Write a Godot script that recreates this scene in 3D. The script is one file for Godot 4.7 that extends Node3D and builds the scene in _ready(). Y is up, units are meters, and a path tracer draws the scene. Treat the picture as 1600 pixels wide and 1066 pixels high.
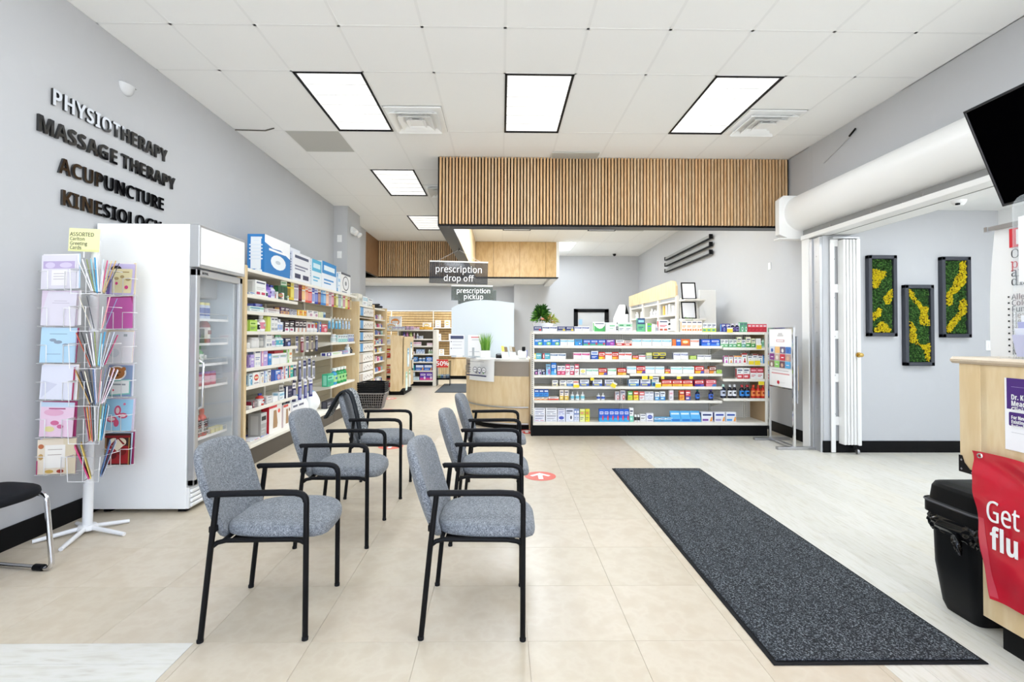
extends Node3D
# A pharmacy waiting area. Metres; x to the right, y up, depth d away from the camera (Godot z = -d).

class MB:
	var v := PackedVector3Array()
	var n := PackedVector3Array()
	var c := PackedColorArray()
	var col := Color.WHITE
	func paint(k: Color) -> MB:
		col = k.srgb_to_linear()
		return self
	func tri(a: Vector3, b: Vector3, d: Vector3, na: Vector3, nb: Vector3, nd: Vector3) -> void:
		if (b - a).cross(d - a).dot(na + nb + nd) > 0.0:
			v.append_array([a, d, b]); n.append_array([na, nd, nb])
		else:
			v.append_array([a, b, d]); n.append_array([na, nb, nd])
		c.append_array([col, col, col])
	func quad(a: Vector3, b: Vector3, d: Vector3, e: Vector3, nr: Vector3) -> void:
		tri(a, b, d, nr, nr, nr); tri(a, d, e, nr, nr, nr)
	func ob(ce: Vector3, s: Vector3, bs := Basis(), bev := 0.0) -> MB:   # a box with chamfered edges
		var h := s * 0.5
		var b := minf(bev, minf(h.x, minf(h.y, h.z)) * 0.9)
		var ax := [bs.x, bs.y, bs.z]
		for i in 3:
			var j := (i + 1) % 3
			var k := (i + 2) % 3
			for sg in [-1.0, 1.0]:
				var o: Vector3 = ce + ax[i] * (h[i] * sg)
				var u: Vector3 = ax[j] * (h[j] - b)
				var w: Vector3 = ax[k] * (h[k] - b)
				quad(o - u - w, o + u - w, o + u + w, o - u + w, ax[i] * sg)
		if b > 0.0:
			for i in 3:
				var j := (i + 1) % 3
				var k := (i + 2) % 3
				for sj in [-1.0, 1.0]:
					for sk in [-1.0, 1.0]:
						var l: Vector3 = ax[i] * (h[i] - b)
						var p: Vector3 = ce + ax[j] * (h[j] * sj) + ax[k] * ((h[k] - b) * sk)
						var q: Vector3 = ce + ax[j] * ((h[j] - b) * sj) + ax[k] * (h[k] * sk)
						quad(p - l, p + l, q + l, q - l, (ax[j] * sj + ax[k] * sk).normalized())
			for sx in [-1.0, 1.0]:
				for sy in [-1.0, 1.0]:
					for sz in [-1.0, 1.0]:
						var cx: Vector3 = ax[0] * sx
						var cy: Vector3 = ax[1] * sy
						var cz: Vector3 = ax[2] * sz
						var nr := (cx + cy + cz).normalized()
						var i0 := ce + cx * (h.x - b) + cy * (h.y - b) + cz * (h.z - b)
						tri(i0 + cx * b, i0 + cy * b, i0 + cz * b, nr, nr, nr)
		return self
	func box(x0: float, x1: float, y0: float, y1: float, d0: float, d1: float, bev := 0.0) -> MB:
		return ob(Vector3((x0 + x1) / 2, (y0 + y1) / 2, -(d0 + d1) / 2), Vector3(absf(x1 - x0), absf(y1 - y0), absf(d1 - d0)), Basis(), bev)
	func tube(pts: Array, r: float, sides := 8, r2 := -1.0, flat := 1.0) -> MB:
		var np := pts.size()
		var rings := []
		var t0: Vector3 = (pts[1] - pts[0]).normalized()
		var up := Vector3.UP if absf(t0.y) < 0.9 else Vector3.RIGHT
		var a := t0.cross(up).normalized()
		for i in np:
			var t: Vector3
			if i == 0: t = t0
			elif i == np - 1: t = (pts[i] - pts[i - 1]).normalized()
			else: t = ((pts[i + 1] - pts[i]).normalized() + (pts[i] - pts[i - 1]).normalized()).normalized()
			a = (a - t * a.dot(t)).normalized()
			var b := t.cross(a)
			var rr := r if r2 < 0.0 else lerpf(r, r2, float(i) / (np - 1))
			var ring := []
			for s in sides:
				var th := TAU * s / sides
				ring.append([pts[i] + (a * cos(th) + b * sin(th) * flat) * rr, a * cos(th) + b * sin(th)])
			rings.append(ring)
		for i in np - 1:
			for s in sides:
				var p: Array = rings[i][s]
				var q: Array = rings[i][(s + 1) % sides]
				var u: Array = rings[i + 1][(s + 1) % sides]
				var w: Array = rings[i + 1][s]
				tri(p[0], q[0], u[0], p[1], q[1], u[1]); tri(p[0], u[0], w[0], p[1], u[1], w[1])
		for e in [0, np - 1]:
			var nr: Vector3 = (pts[0] - pts[1]).normalized() if e == 0 else (pts[np - 1] - pts[np - 2]).normalized()
			for s in sides:
				tri(pts[e], rings[e][s][0], rings[e][(s + 1) % sides][0], nr, nr, nr)
		return self
	func lathe(ce: Vector3, prof: Array, seg := 14, sx := 1.0, sz := 1.0, bs := Basis()) -> MB:   # prof: Vector2(radius, height)
		for i in prof.size() - 1:
			var p: Vector2 = prof[i]
			var q: Vector2 = prof[i + 1]
			var nr2 := Vector2(q.y - p.y, p.x - q.x).normalized()
			for s in seg:
				var a := TAU * s / seg
				var b := TAU * (s + 1) / seg
				var ca := Vector3(cos(a) * sx, 0, sin(a) * sz)
				var cb := Vector3(cos(b) * sx, 0, sin(b) * sz)
				var na := bs * Vector3(cos(a) * nr2.x, nr2.y, sin(a) * nr2.x)
				var nb := bs * Vector3(cos(b) * nr2.x, nr2.y, sin(b) * nr2.x)
				var v0 := ce + bs * (ca * p.x + Vector3.UP * p.y)
				var v1 := ce + bs * (cb * p.x + Vector3.UP * p.y)
				var v2 := ce + bs * (cb * q.x + Vector3.UP * q.y)
				var v3 := ce + bs * (ca * q.x + Vector3.UP * q.y)
				if p.x > 0.0: tri(v0, v1, v2, na, nb, nb)
				if q.x > 0.0: tri(v0, v2, v3, na, nb, na)
		return self
	func face(poly: PackedVector2Array, o: Vector3, bs: Basis, z := 0.0) -> MB:   # a flat polygon in the plane bs.x, bs.y
		var ix := Geometry2D.triangulate_polygon(poly)
		for i in range(0, ix.size(), 3):
			tri(o + bs * Vector3(poly[ix[i]].x, poly[ix[i]].y, z), o + bs * Vector3(poly[ix[i + 1]].x, poly[ix[i + 1]].y, z), o + bs * Vector3(poly[ix[i + 2]].x, poly[ix[i + 2]].y, z), bs.z, bs.z, bs.z)
		return self
	func prism(poly: PackedVector2Array, o: Vector3, bs: Basis, z0: float, z1: float) -> MB:
		face(poly, o, bs, z1)
		face(poly, o + bs.z * (2.0 * z0), Basis(bs.x, bs.y, -bs.z), z0)
		var sg := -1.0 if Geometry2D.is_polygon_clockwise(poly) else 1.0
		for i in poly.size():
			var a := poly[i]
			var b := poly[(i + 1) % poly.size()]
			var e := (b - a).normalized()
			quad(o + bs * Vector3(a.x, a.y, z0), o + bs * Vector3(b.x, b.y, z0), o + bs * Vector3(b.x, b.y, z1), o + bs * Vector3(a.x, a.y, z1), bs * Vector3(e.y * sg, -e.x * sg, 0))
		return self
	func sheet(f: Callable, nu: int, nv: int, thick := 0.0, closed := false) -> MB:   # smooth grid of f(u, v); with thick, two skins
		var p := []
		for i in nu + 1:
			var row := []
			for j in nv + 1: row.append(f.call(float(i) / nu, float(j) / nv))
			p.append(row)
		var nn := []
		for i in nu + 1:
			var row := []
			for j in nv + 1:
				var i0 := maxi(i - 1, 0)
				var i1 := mini(i + 1, nu)
				if closed:
					i0 = i - 1 if i > 0 else nu - 1
					i1 = i + 1 if i < nu else 1
				var du: Vector3 = p[i1][j] - p[i0][j]
				var dv: Vector3 = p[i][mini(j + 1, nv)] - p[i][maxi(j - 1, 0)]
				var nr := du.cross(dv)
				row.append(nr.normalized() if nr.length() > 1e-12 else Vector3.UP)
			nn.append(row)
		for j in [0, nv]:   # a pole: every point of the row is the same
			if p[0][j].distance_to(p[nu / 2][j]) < 1e-6 and p[0][j].distance_to(p[nu / 3][j]) < 1e-6:
				var sm := Vector3.ZERO
				for i in nu: sm += nn[i][1 if j == 0 else nv - 1]
				for i in nu + 1: nn[i][j] = sm.normalized()
		for sk in ([0.5, -0.5] if thick > 0.0 else [0.0]):
			var sg: float = -1.0 if sk < 0.0 else 1.0
			for i in nu:
				for j in nv:
					var q := []
					for k in [[i, j], [i + 1, j], [i + 1, j + 1], [i, j + 1]]:
						q.append([p[k[0]][k[1]] + nn[k[0]][k[1]] * (thick * sk), nn[k[0]][k[1]] * sg])
					tri(q[0][0], q[1][0], q[2][0], q[0][1], q[1][1], q[2][1]); tri(q[0][0], q[2][0], q[3][0], q[0][1], q[2][1], q[3][1])
		if thick > 0.0 and not closed:
			for e in [[0, 0], [0, 1], [1, 0], [1, 1]]:
				var m: int = nv if e[0] == 0 else nu
				for k in m:
					var a: Array = [e[1] * nu, k] if e[0] == 0 else [k, e[1] * nv]
					var b: Array = [e[1] * nu, k + 1] if e[0] == 0 else [k + 1, e[1] * nv]
					var h := thick * 0.5
					var pa: Vector3 = p[a[0]][a[1]]
					var pb: Vector3 = p[b[0]][b[1]]
					var na: Vector3 = nn[a[0]][a[1]]
					var nb: Vector3 = nn[b[0]][b[1]]
					var out := (pb - pa).cross(na)
					var mid: Vector3 = p[nu / 2][nv / 2]
					if out.dot(pa - mid) < 0: out = -out
					quad(pa + na * h, pb + nb * h, pb - nb * h, pa - na * h, out.normalized())
		return self
	func put(o: MB, t: Transform3D) -> MB:
		for i in o.v.size():
			v.append(t * o.v[i]); n.append((t.basis * o.n[i]).normalized()); c.append(o.c[i])
		return self
	func mesh() -> ArrayMesh:
		var a := []
		a.resize(Mesh.ARRAY_MAX)
		a[Mesh.ARRAY_VERTEX] = v; a[Mesh.ARRAY_NORMAL] = n; a[Mesh.ARRAY_COLOR] = c
		var m := ArrayMesh.new()
		m.add_surface_from_arrays(Mesh.PRIMITIVE_TRIANGLES, a)
		return m

var M := {}
var used := {}
var rng := RandomNumberGenerator.new()

func P(x: float, y: float, d: float) -> Vector3: return Vector3(x, y, -d)
func hexc(s: String) -> Color: return Color.html(s)
func numbered(s: String) -> String:
	used[s] = used.get(s, -1) + 1
	return s if used[s] == 0 else "%s_%03d" % [s, used[s]]
func node(m: Mesh, mt: Material) -> MeshInstance3D:
	var o := MeshInstance3D.new()
	o.mesh = m; o.material_override = mt
	return o
func tag(o: Node, label: String, cat: String, group := "") -> void:
	o.set_meta("label", label); o.set_meta("category", cat)
	if group: o.set_meta("group", group)
func thing(called: String, label: String, cat: String, at := Vector3.ZERO, turn := 0.0, group := "") -> Node3D:
	var o := Node3D.new()
	o.name = numbered(called); add_child(o)
	o.position = at; o.rotation.y = turn
	tag(o, label, cat, group)
	return o
func single(called: String, b, mt: Material, label: String, cat: String, at := Vector3.ZERO, turn := 0.0, group := "") -> MeshInstance3D:
	var o := node(b.mesh() if b is MB else b, mt)
	o.name = numbered(called); add_child(o)
	o.position = at; o.rotation.y = turn
	tag(o, label, cat, group)
	return o
func part(called: String, b, mt: Material, parent: Node, at := Vector3.ZERO) -> MeshInstance3D:
	var o := node(b.mesh() if b is MB else b, mt)
	o.name = called
	parent.add_child(o, true)
	o.position = at
	return o
func struct(called: String, b: MB, mt: Material) -> MeshInstance3D:
	var o := node(b.mesh(), mt)
	o.name = numbered(called); add_child(o)
	o.set_meta("kind", "structure")
	return o
func mat(col: String, rough := 0.6, metal := 0.0) -> StandardMaterial3D:
	var m := StandardMaterial3D.new()
	m.albedo_color = hexc(col); m.roughness = rough; m.metallic = metal
	if m.albedo_color.get_luminance() < 0.12 and rough >= 0.25: m.metallic_specular = 0.28   # dull black plastics and powder coats
	return m
func vmat(rough := 0.5, metal := 0.0) -> StandardMaterial3D:
	var m := StandardMaterial3D.new()
	m.vertex_color_use_as_albedo = true; m.roughness = rough; m.metallic = metal
	return m
func noise_tex(freq: float, cols: Array, offs: Array, size := 512, oct := 4, kind := FastNoiseLite.TYPE_SIMPLEX_SMOOTH, sd := 1) -> NoiseTexture2D:
	var f := FastNoiseLite.new()
	f.noise_type = kind; f.frequency = freq; f.fractal_octaves = oct; f.seed = sd
	var g := Gradient.new()
	var pc := PackedColorArray()
	for k in cols: pc.append(hexc(k))
	g.offsets = PackedFloat32Array(offs); g.colors = pc
	var t := NoiseTexture2D.new()
	t.width = size; t.height = size; t.seamless = true; t.noise = f; t.color_ramp = g
	return t
func tri_mat(tex: Texture2D, scale: Vector3, rough := 0.5, world := true) -> StandardMaterial3D:
	var m := StandardMaterial3D.new()
	m.albedo_texture = tex; m.uv1_triplanar = true; m.uv1_world_triplanar = world; m.uv1_scale = scale; m.roughness = rough
	return m
var fonts := {}
func font(face_name: String, bold: bool) -> SystemFont:
	var k := face_name + str(bold)
	if not fonts.has(k):
		var f := SystemFont.new()
		f.font_names = PackedStringArray([face_name]); f.font_weight = 700 if bold else 400
		fonts[k] = f
	return fonts[k]
func words(s: String, size: float, depth := 0.002, bold := true, face_name := "Droid Sans", align := HORIZONTAL_ALIGNMENT_CENTER) -> TextMesh:   # size: height of the line in metres
	var t := TextMesh.new()
	t.text = s; t.font = font(face_name, bold); t.font_size = 32; t.pixel_size = size / 32.0; t.depth = depth; t.curve_step = 4.0
	t.horizontal_alignment = align
	return t
func rect(x0: float, y0: float, x1: float, y1: float) -> PackedVector2Array:
	return PackedVector2Array([Vector2(x0, y0), Vector2(x1, y0), Vector2(x1, y1), Vector2(x0, y1)])
func disc(cx: float, cy: float, rx: float, ry: float, k := 14) -> PackedVector2Array:
	var p := PackedVector2Array()
	for i in k: p.append(Vector2(cx + cos(TAU * i / k) * rx, cy + sin(TAU * i / k) * ry))
	return p
func rrect(x0: float, y0: float, x1: float, y1: float, r: float, k := 5) -> PackedVector2Array:
	var p := PackedVector2Array()
	for q in [[x1 - r, y0 + r, -90], [x1 - r, y1 - r, 0], [x0 + r, y1 - r, 90], [x0 + r, y0 + r, 180]]:
		for i in k + 1:
			var a := deg_to_rad(q[2] + 90.0 * i / k)
			p.append(Vector2(q[0] + cos(a) * r, q[1] + sin(a) * r))
	return p
func arc(ce: Vector3, a: Vector3, b: Vector3, k := 5) -> Array:   # quarter bend from ce + a to ce + b
	var p := []
	for i in k + 1:
		var t := PI / 2 * i / k
		p.append(ce + a * cos(t) + b * sin(t))
	return p
func area_light(called: String, at: Vector3, size: Vector2, energy: float, basis_ := Basis(Vector3.RIGHT, -PI / 2), col := Color(0.93, 0.965, 1.0)) -> void:
	var l := AreaLight3D.new()
	l.name = called; l.area_size = size; l.light_energy = energy; l.light_color = col; l.shadow_enabled = true
	l.set("area_range", 30.0); l.set("area_attenuation", 2.0)
	add_child(l, true)
	l.transform = Transform3D(basis_, at)

const FACE_R := Basis(Vector3(0, 0, -1), Vector3(0, 1, 0), Vector3(1, 0, 0))     # reads along depth, faces +x
const FACE_L := Basis(Vector3(0, 0, 1), Vector3(0, 1, 0), Vector3(-1, 0, 0))     # faces -x

func _ready() -> void:
	rng.seed = 7
	camera_and_light()
	materials()
	room()
	lights()
	fascia()
	wall_things()
	floor_things()
	chairs()
	fridge()
	counter_right()
	clinic()
	card_rack()
	drop_off()
	pharmacy_back()
	medicine_rack()
	left_shelves()
	rear_store()

func camera_and_light() -> void:
	var cam := Camera3D.new()
	cam.name = "camera"
	var k := 763.17
	var near := 0.05
	cam.projection = Camera3D.PROJECTION_FRUSTUM
	cam.keep_aspect = Camera3D.KEEP_HEIGHT
	cam.near = near; cam.far = 60.0
	cam.size = 1066.0 / k * near
	cam.frustum_offset = Vector2((800.0 - 793.09) / k * near, (510.04 - 533.0) / k * near)
	cam.transform = Transform3D(Basis(Vector3.UP, -0.0130) * Basis(Vector3.RIGHT, 0.0166) * Basis(Vector3.BACK, 0.0035), Vector3(0, 1.36, 0))
	add_child(cam)
	cam.current = true
	var we := WorldEnvironment.new()
	we.name = "environment"
	var e := Environment.new()
	var sky := Sky.new()
	var sm := ProceduralSkyMaterial.new()
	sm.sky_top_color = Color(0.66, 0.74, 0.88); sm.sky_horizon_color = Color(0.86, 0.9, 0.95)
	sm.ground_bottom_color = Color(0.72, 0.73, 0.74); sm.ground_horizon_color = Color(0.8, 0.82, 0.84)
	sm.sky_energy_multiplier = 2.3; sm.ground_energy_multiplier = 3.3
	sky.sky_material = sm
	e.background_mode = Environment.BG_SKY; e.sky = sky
	e.tonemap_mode = Environment.TONE_MAPPER_LINEAR
	e.tonemap_exposure = 0.97
	e.sdfgi_enabled = true; e.ssao_enabled = true; e.ssil_enabled = true
	we.environment = e
	add_child(we)

const MEDY := [1.404, 1.213, 1.027, 0.814, 0.661, 0.472, 0.837, 1.195, 0.978, 0.769, 0.505, 0.183]
const LAMP := 1.75
const CEIL := 3.724

func materials() -> void:
	M.paint = tri_mat(noise_tex(0.012, ["bfc0c2", "c0c1c3"], [0.2, 0.8], 256, 3), Vector3(0.7, 0.7, 0.7), 0.75)
	M.white_paint = mat("f0f0ee", 0.6)
	M.door_white = mat("f0efec", 0.38)
	M.black_base = mat("0c0c0d", 0.55)
	M.ceil_tile = tri_mat(noise_tex(0.25, ["eeeeec", "f3f3f1", "f6f6f4"], [0.2, 0.5, 0.8], 512, 2, FastNoiseLite.TYPE_SIMPLEX, 3), Vector3(2, 2, 2), 0.95)
	M.ceil_grid = mat("ebebe9", 0.6)
	M.grey_tile = mat("bdbcb6", 0.8)
	var beige := noise_tex(0.011, ["cabca6", "cec1ac", "d2c6b2", "cdbfaa"], [0.15, 0.42, 0.6, 0.85], 1024, 6, FastNoiseLite.TYPE_SIMPLEX_SMOOTH, 11)
	M.tile = []
	for i in 3:
		var m := tri_mat(beige, Vector3(0.55, 0.55, 0.55), 0.34)
		m.uv1_offset = Vector3(0.31 * i, 0, 0.17 * i)
		m.albedo_color = [Color(1, 1, 1), Color(0.985, 0.985, 0.98), Color(0.995, 0.99, 0.985)][i]
		M.tile.append(m)
	M.grout = mat("cdbfa8", 0.6)
	var grain := noise_tex(0.010, ["d0cbbf", "d9d6cb", "dedbd3", "dad7cd", "cac4b7"], [0.1, 0.35, 0.55, 0.75, 0.97], 1024, 6, FastNoiseLite.TYPE_SIMPLEX_SMOOTH, 23)
	M.plank = []
	for i in 4:
		var m := tri_mat(grain, Vector3(2.1, 2.1, 0.33), 0.36)
		m.uv1_offset = Vector3(0.23 * i, 0, 0.37 * i)
		m.albedo_color = [Color(1, 1, 1), Color(0.97, 0.97, 0.965), Color(1, 0.995, 0.98), Color(0.985, 0.985, 0.98)][i]
		M.plank.append(m)
	M.plank_x = tri_mat(grain, Vector3(0.33, 2.1, 2.1), 0.36)
	M.wood_slat = []
	var slat := noise_tex(0.02, ["c6a176", "d2af85", "dbbb93", "cba87d"], [0.15, 0.45, 0.65, 0.9], 512, 5, FastNoiseLite.TYPE_SIMPLEX_SMOOTH, 31)
	for i in 5:
		var m := tri_mat(slat, Vector3(3.0, 0.35, 3.0), 0.55)
		m.albedo_color = [Color(1, 1, 1), Color(0.93, 0.91, 0.88), Color(1, 0.97, 0.92), Color(0.95, 0.95, 0.95), Color(0.98, 0.93, 0.88)][i]
		m.uv1_offset = Vector3(0.19 * i, 0.1 * i, 0)
		M.wood_slat.append(m)
	M.brown_wood = tri_mat(noise_tex(0.015, ["8a6646", "977352", "8f6c4b"], [0.2, 0.5, 0.8], 512, 5, FastNoiseLite.TYPE_SIMPLEX_SMOOTH, 37), Vector3(1.2, 0.4, 1.2), 0.5)
	M.maple = tri_mat(noise_tex(0.014, ["dcc193", "e2c99e", "e6d0a8", "dfc598"], [0.2, 0.45, 0.65, 0.9], 512, 5, FastNoiseLite.TYPE_SIMPLEX_SMOOTH, 41), Vector3(1.6, 0.28, 1.6), 0.42)
	M.maple_dark = tri_mat(noise_tex(0.014, ["bd9a66", "c6a571", "ccac7b", "c09d6a"], [0.2, 0.45, 0.65, 0.9], 512, 5, FastNoiseLite.TYPE_SIMPLEX_SMOOTH, 43), Vector3(1.2, 0.35, 1.2), 0.45)
	M.black_gloss = mat("0f0f10", 0.3)
	M.black = mat("121214", 0.5)
	M.black_soft = mat("1b1b1d", 0.7)
	M.felt = mat("0e0d0d", 0.95)
	M.white = mat("f2f2f0", 0.45)
	M.white_gloss = mat("f4f4f4", 0.25)
	M.chrome = mat("d8d8da", 0.12, 1.0)
	M.steel = mat("b9b9bb", 0.32, 1.0)
	M.alu = mat("c9cacc", 0.4, 0.8)
	M.print = vmat(0.45)
	M.gloss_print = vmat(0.2)
	M.cream = mat("f1ece0", 0.45)
	M.cream_back = mat("c9c2b2", 0.55)
	M.diffuser = mat("f4f4f4", 0.6)
	M.diffuser.emission_enabled = true; M.diffuser.emission = Color(1, 1, 1); M.diffuser.emission_energy_multiplier = 0.66
	M.glass = mat("eef4f4", 0.03)
	M.glass.transparency = BaseMaterial3D.TRANSPARENCY_ALPHA
	M.glass.albedo_color.a = 0.04
	M.red = mat("d8402f", 0.5)

func room() -> void:
	# floor: a slab with vinyl tiles and planks laid on it
	var fl := struct("floor", MB.new().box(-6.7, 6.2, -0.15, -0.004, -2.7, 15.6), M.grout)
	part("vinyl_sheet", MB.new().box(-6.5, 1.585, -0.004, 0.0, 7.443, 15.4).box(-6.5, -3.1, -0.004, 0, 7, 7.443).box(1.585, 4.2, -0.004, 0, 6.62, 15.4).box(-1.345, 1.585, -0.004, 0, -2.5, 1.23), M.tile[0], fl)
	part("plank_sheet", MB.new().box(1.585, 5.85, -0.004, 0, -2.5, 1.5).box(-3.1, -1.345, -0.004, 0, -2.5, 1.37), M.plank[0], fl)
	var g := 0.0006
	var zs := []
	for i in 14: zs.append(2.186 - 0.478 * 2 + 0.478 * i)
	for i in 13:
		var k := -7
		while 0.123 + 0.478 * k < 1.585:
			var x0 := maxf(0.123 + 0.478 * k, -3.1)
			var x1 := minf(0.123 + 0.478 * (k + 1), 1.585)
			k += 1
			if i < 2: x0 = maxf(x0, -1.345)
			if x1 - x0 < 0.02: continue
			part("floor_tile", MB.new().box(x0 + g, x1 - g, -0.004, 0.0, zs[i] + g, zs[i + 1] - g, 0.0006), M.tile[rng.randi() % 3], fl)
	var col := 0
	var x := 1.585
	while x < 5.85:
		var x1 := minf(x + 0.152, 5.85)
		var d := 1.5 - 1.22 * fmod(col * 0.37, 1.0)
		while d < 6.62:
			var d1 := minf(d + 1.22, 6.62)
			if d1 > 1.52 and not (x > 3.9 and d > 5.7):
				part("floor_plank", MB.new().box(x + g, x1 - g, -0.004, 0, maxf(d, 1.5) + g, d1 - g, 0.0006), M.plank[rng.randi() % 4], fl)
			d = d1
		x = x1; col += 1
	for r in 6:
		var d0 := 2.186 - 0.136 * (r + 1)
		var a := -3.1
		for b in [-2.46 + 0.4 * (r % 3), -1.345]:
			part("floor_plank", MB.new().box(a + g, b - g, -0.004, 0, d0 + g, d0 + 0.136 - g, 0.0006), M.plank_x, fl)
			a = b
	# ceiling with its grid and tiles
	var ce := struct("ceiling", MB.new().box(-6.7, 6.2, CEIL + 0.05, CEIL + 0.2, -2.7, 15.6), M.white_paint)
	var gx := []
	for k in range(-2, 10): gx.append(clampf(-1.9 + 0.6408 * k, -3.098, 3.856))
	gx.append(3.856)
	var gz := [-2.5, -0.8, 0.5, 1.79, 3.08, 3.73, 4.385, 5.678, 7.0, 8.335, 9.725, 11.06, 12.4, 13.7, 14.6]
	var lamp_cells := ["0,1", "3,1", "6,1", "0,3", "3,3", "6,3", "0,6", "3,6", "6,6", "0,8", "0,10", "3,8", "6,8", "3,10", "6,10", "5,12", "3,9", "6,9"]
	var bars := MB.new()
	for a in gx: bars.box(a - 0.011, a + 0.011, CEIL + 0.0008, CEIL + 0.02, -2.5, 14.6)
	for b in gz: bars.box(-3.098, 3.856, CEIL + 0.0008, CEIL + 0.02, b - 0.011, b + 0.011)
	part("ceiling_grid", bars, M.ceil_grid, ce)
	for i in gx.size() - 1:
		for j in gz.size() - 1:
			var key := "%d,%d" % [i - 2, j]
			if key in lamp_cells or gx[i + 1] - gx[i] < 0.02: continue
			var a0: float = gx[i] + 0.0105
			var a1: float = gx[i + 1] - 0.0105
			var b0: float = gz[j] + 0.0105
			var b1: float = gz[j + 1] - 0.0105
			if key in ["1,6", "7,6", "1,8"]: b1 = gz[j + 1] - 0.645    # the vent takes the far half
			if key == "-1,7":
				part("grey_ceiling_tile", MB.new().box(a0, a1, CEIL - 0.001, CEIL + 0.014, b0, b0 + 0.64), M.grey_tile, ce)
				b0 += 0.65
			if key == "7,10":
				part("grey_ceiling_tile", MB.new().box(a0, a1, CEIL - 0.001, CEIL + 0.014, b0 + 1.0, b1), M.grey_tile, ce)
				b1 = b0 + 0.99
			part("ceiling_tile", MB.new().box(a0, a1, CEIL + 0.002, CEIL + 0.016, b0, b1), M.ceil_tile, ce)
	part("side_soffit", MB.new().box(3.856, 6.0, CEIL, CEIL + 0.05, -2.5, 15.4).box(-6.5, -3.098, CEIL, CEIL + 0.05, -2.5, 15.4).box(-3.098, 3.856, CEIL, CEIL + 0.05, 14.6, 15.4), M.white_paint, ce)
	struct("ceiling_rear", MB.new().box(-6.5, 1.25, 2.86, 2.98, 12.6, 15.3), M.ceil_tile)
	struct("ceiling_clinic", MB.new().box(3.99, 5.86, 2.84, 2.96, -2.5, 5.66), M.white_paint)
	# walls
	struct("wall_left", MB.new().box(-3.28, -3.098, 0, CEIL + 0.05, -2.5, 11.16), M.paint)
	struct("wall_left_pilaster", MB.new().box(-3.098, -2.845, 0, CEIL + 0.01, 9.03, 9.81), M.paint)
	struct("baseboard_left", MB.new().box(-3.098, -3.083, 0, 0.14, -2.5, 9.03, 0.003), M.black_base)
	struct("wall_right_header", MB.new().box(3.852, 4.0, 2.62, CEIL + 0.05, -2.5, 5.659), M.paint)
	struct("wall_clinic", MB.new().box(3.76, 6.0, 0, 2.53, 5.66, 5.98).box(3.853, 6.0, 2.53, CEIL + 0.05, 5.66, 5.98), M.paint)
	struct("baseboard_clinic", MB.new().box(3.752, 5.85, 0, 0.135, 5.648, 5.66, 0.003).box(3.748, 3.76, 0, 0.135, 5.648, 5.98, 0.003), M.black_base)
	struct("wall_clinic_side", MB.new().box(5.85, 6.0, 0, CEIL + 0.05, -2.5, 5.66), M.white_paint)
	var skew := PackedVector2Array([Vector2(3.852, 5.98), Vector2(4.12, 14.6), Vector2(4.35, 14.6), Vector2(4.2, 5.98)])
	struct("wall_right", MB.new().prism(skew, Vector3.ZERO, Basis(Vector3.RIGHT, Vector3.FORWARD, Vector3.UP), 0, CEIL + 0.05), M.paint)
	var sk2 := PackedVector2Array([Vector2(3.838, 5.98), Vector2(3.88, 7.4), Vector2(3.896, 7.4), Vector2(3.853, 5.98)])
	struct("baseboard_right", MB.new().prism(sk2, Vector3.ZERO, Basis(Vector3.RIGHT, Vector3.FORWARD, Vector3.UP), 0, 0.14), M.black_base)
	struct("wall_back", MB.new().box(0.38, 4.4, 0, CEIL + 0.05, 14.6, 14.75), M.paint)
	struct("wall_rear", MB.new().box(-6.7, 4.4, 0, CEIL + 0.05, 15.3, 15.45), M.paint)
	struct("wall_rear_left", MB.new().box(-6.7, -6.5, 0, CEIL + 0.05, 11.0, 15.4).box(-6.5, -3.28, 0, CEIL + 0.05, 11.0, 11.16), M.paint)
	struct("wall_front", MB.new().box(-3.28, 6.0, 0, 0.3, -2.65, -2.5).box(-3.28, 6.0, 3.1, CEIL + 0.05, -2.65, -2.5).box(-3.28, -2.7, 0.3, 3.1, -2.65, -2.5).box(5.4, 6.0, 0.3, 3.1, -2.65, -2.5), M.paint)
	var w := struct("window_1", MB.new().box(-2.7, 5.4, 0.3, 0.36, -2.62, -2.54).box(-2.7, 5.4, 3.04, 3.1, -2.62, -2.54).box(-2.7, -2.64, 0.3, 3.1, -2.62, -2.54).box(-0.03, 0.03, 0.3, 3.1, -2.62, -2.54).box(2.67, 2.73, 0.3, 3.1, -2.62, -2.54).box(5.34, 5.4, 0.3, 3.1, -2.62, -2.54), M.alu)
	for q in [[-2.64, -0.03], [0.03, 2.67], [2.73, 5.34]]:
		part("pane", MB.new().box(q[0], q[1], 0.36, 3.04, -2.583, -2.577), M.glass, w)

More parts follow.
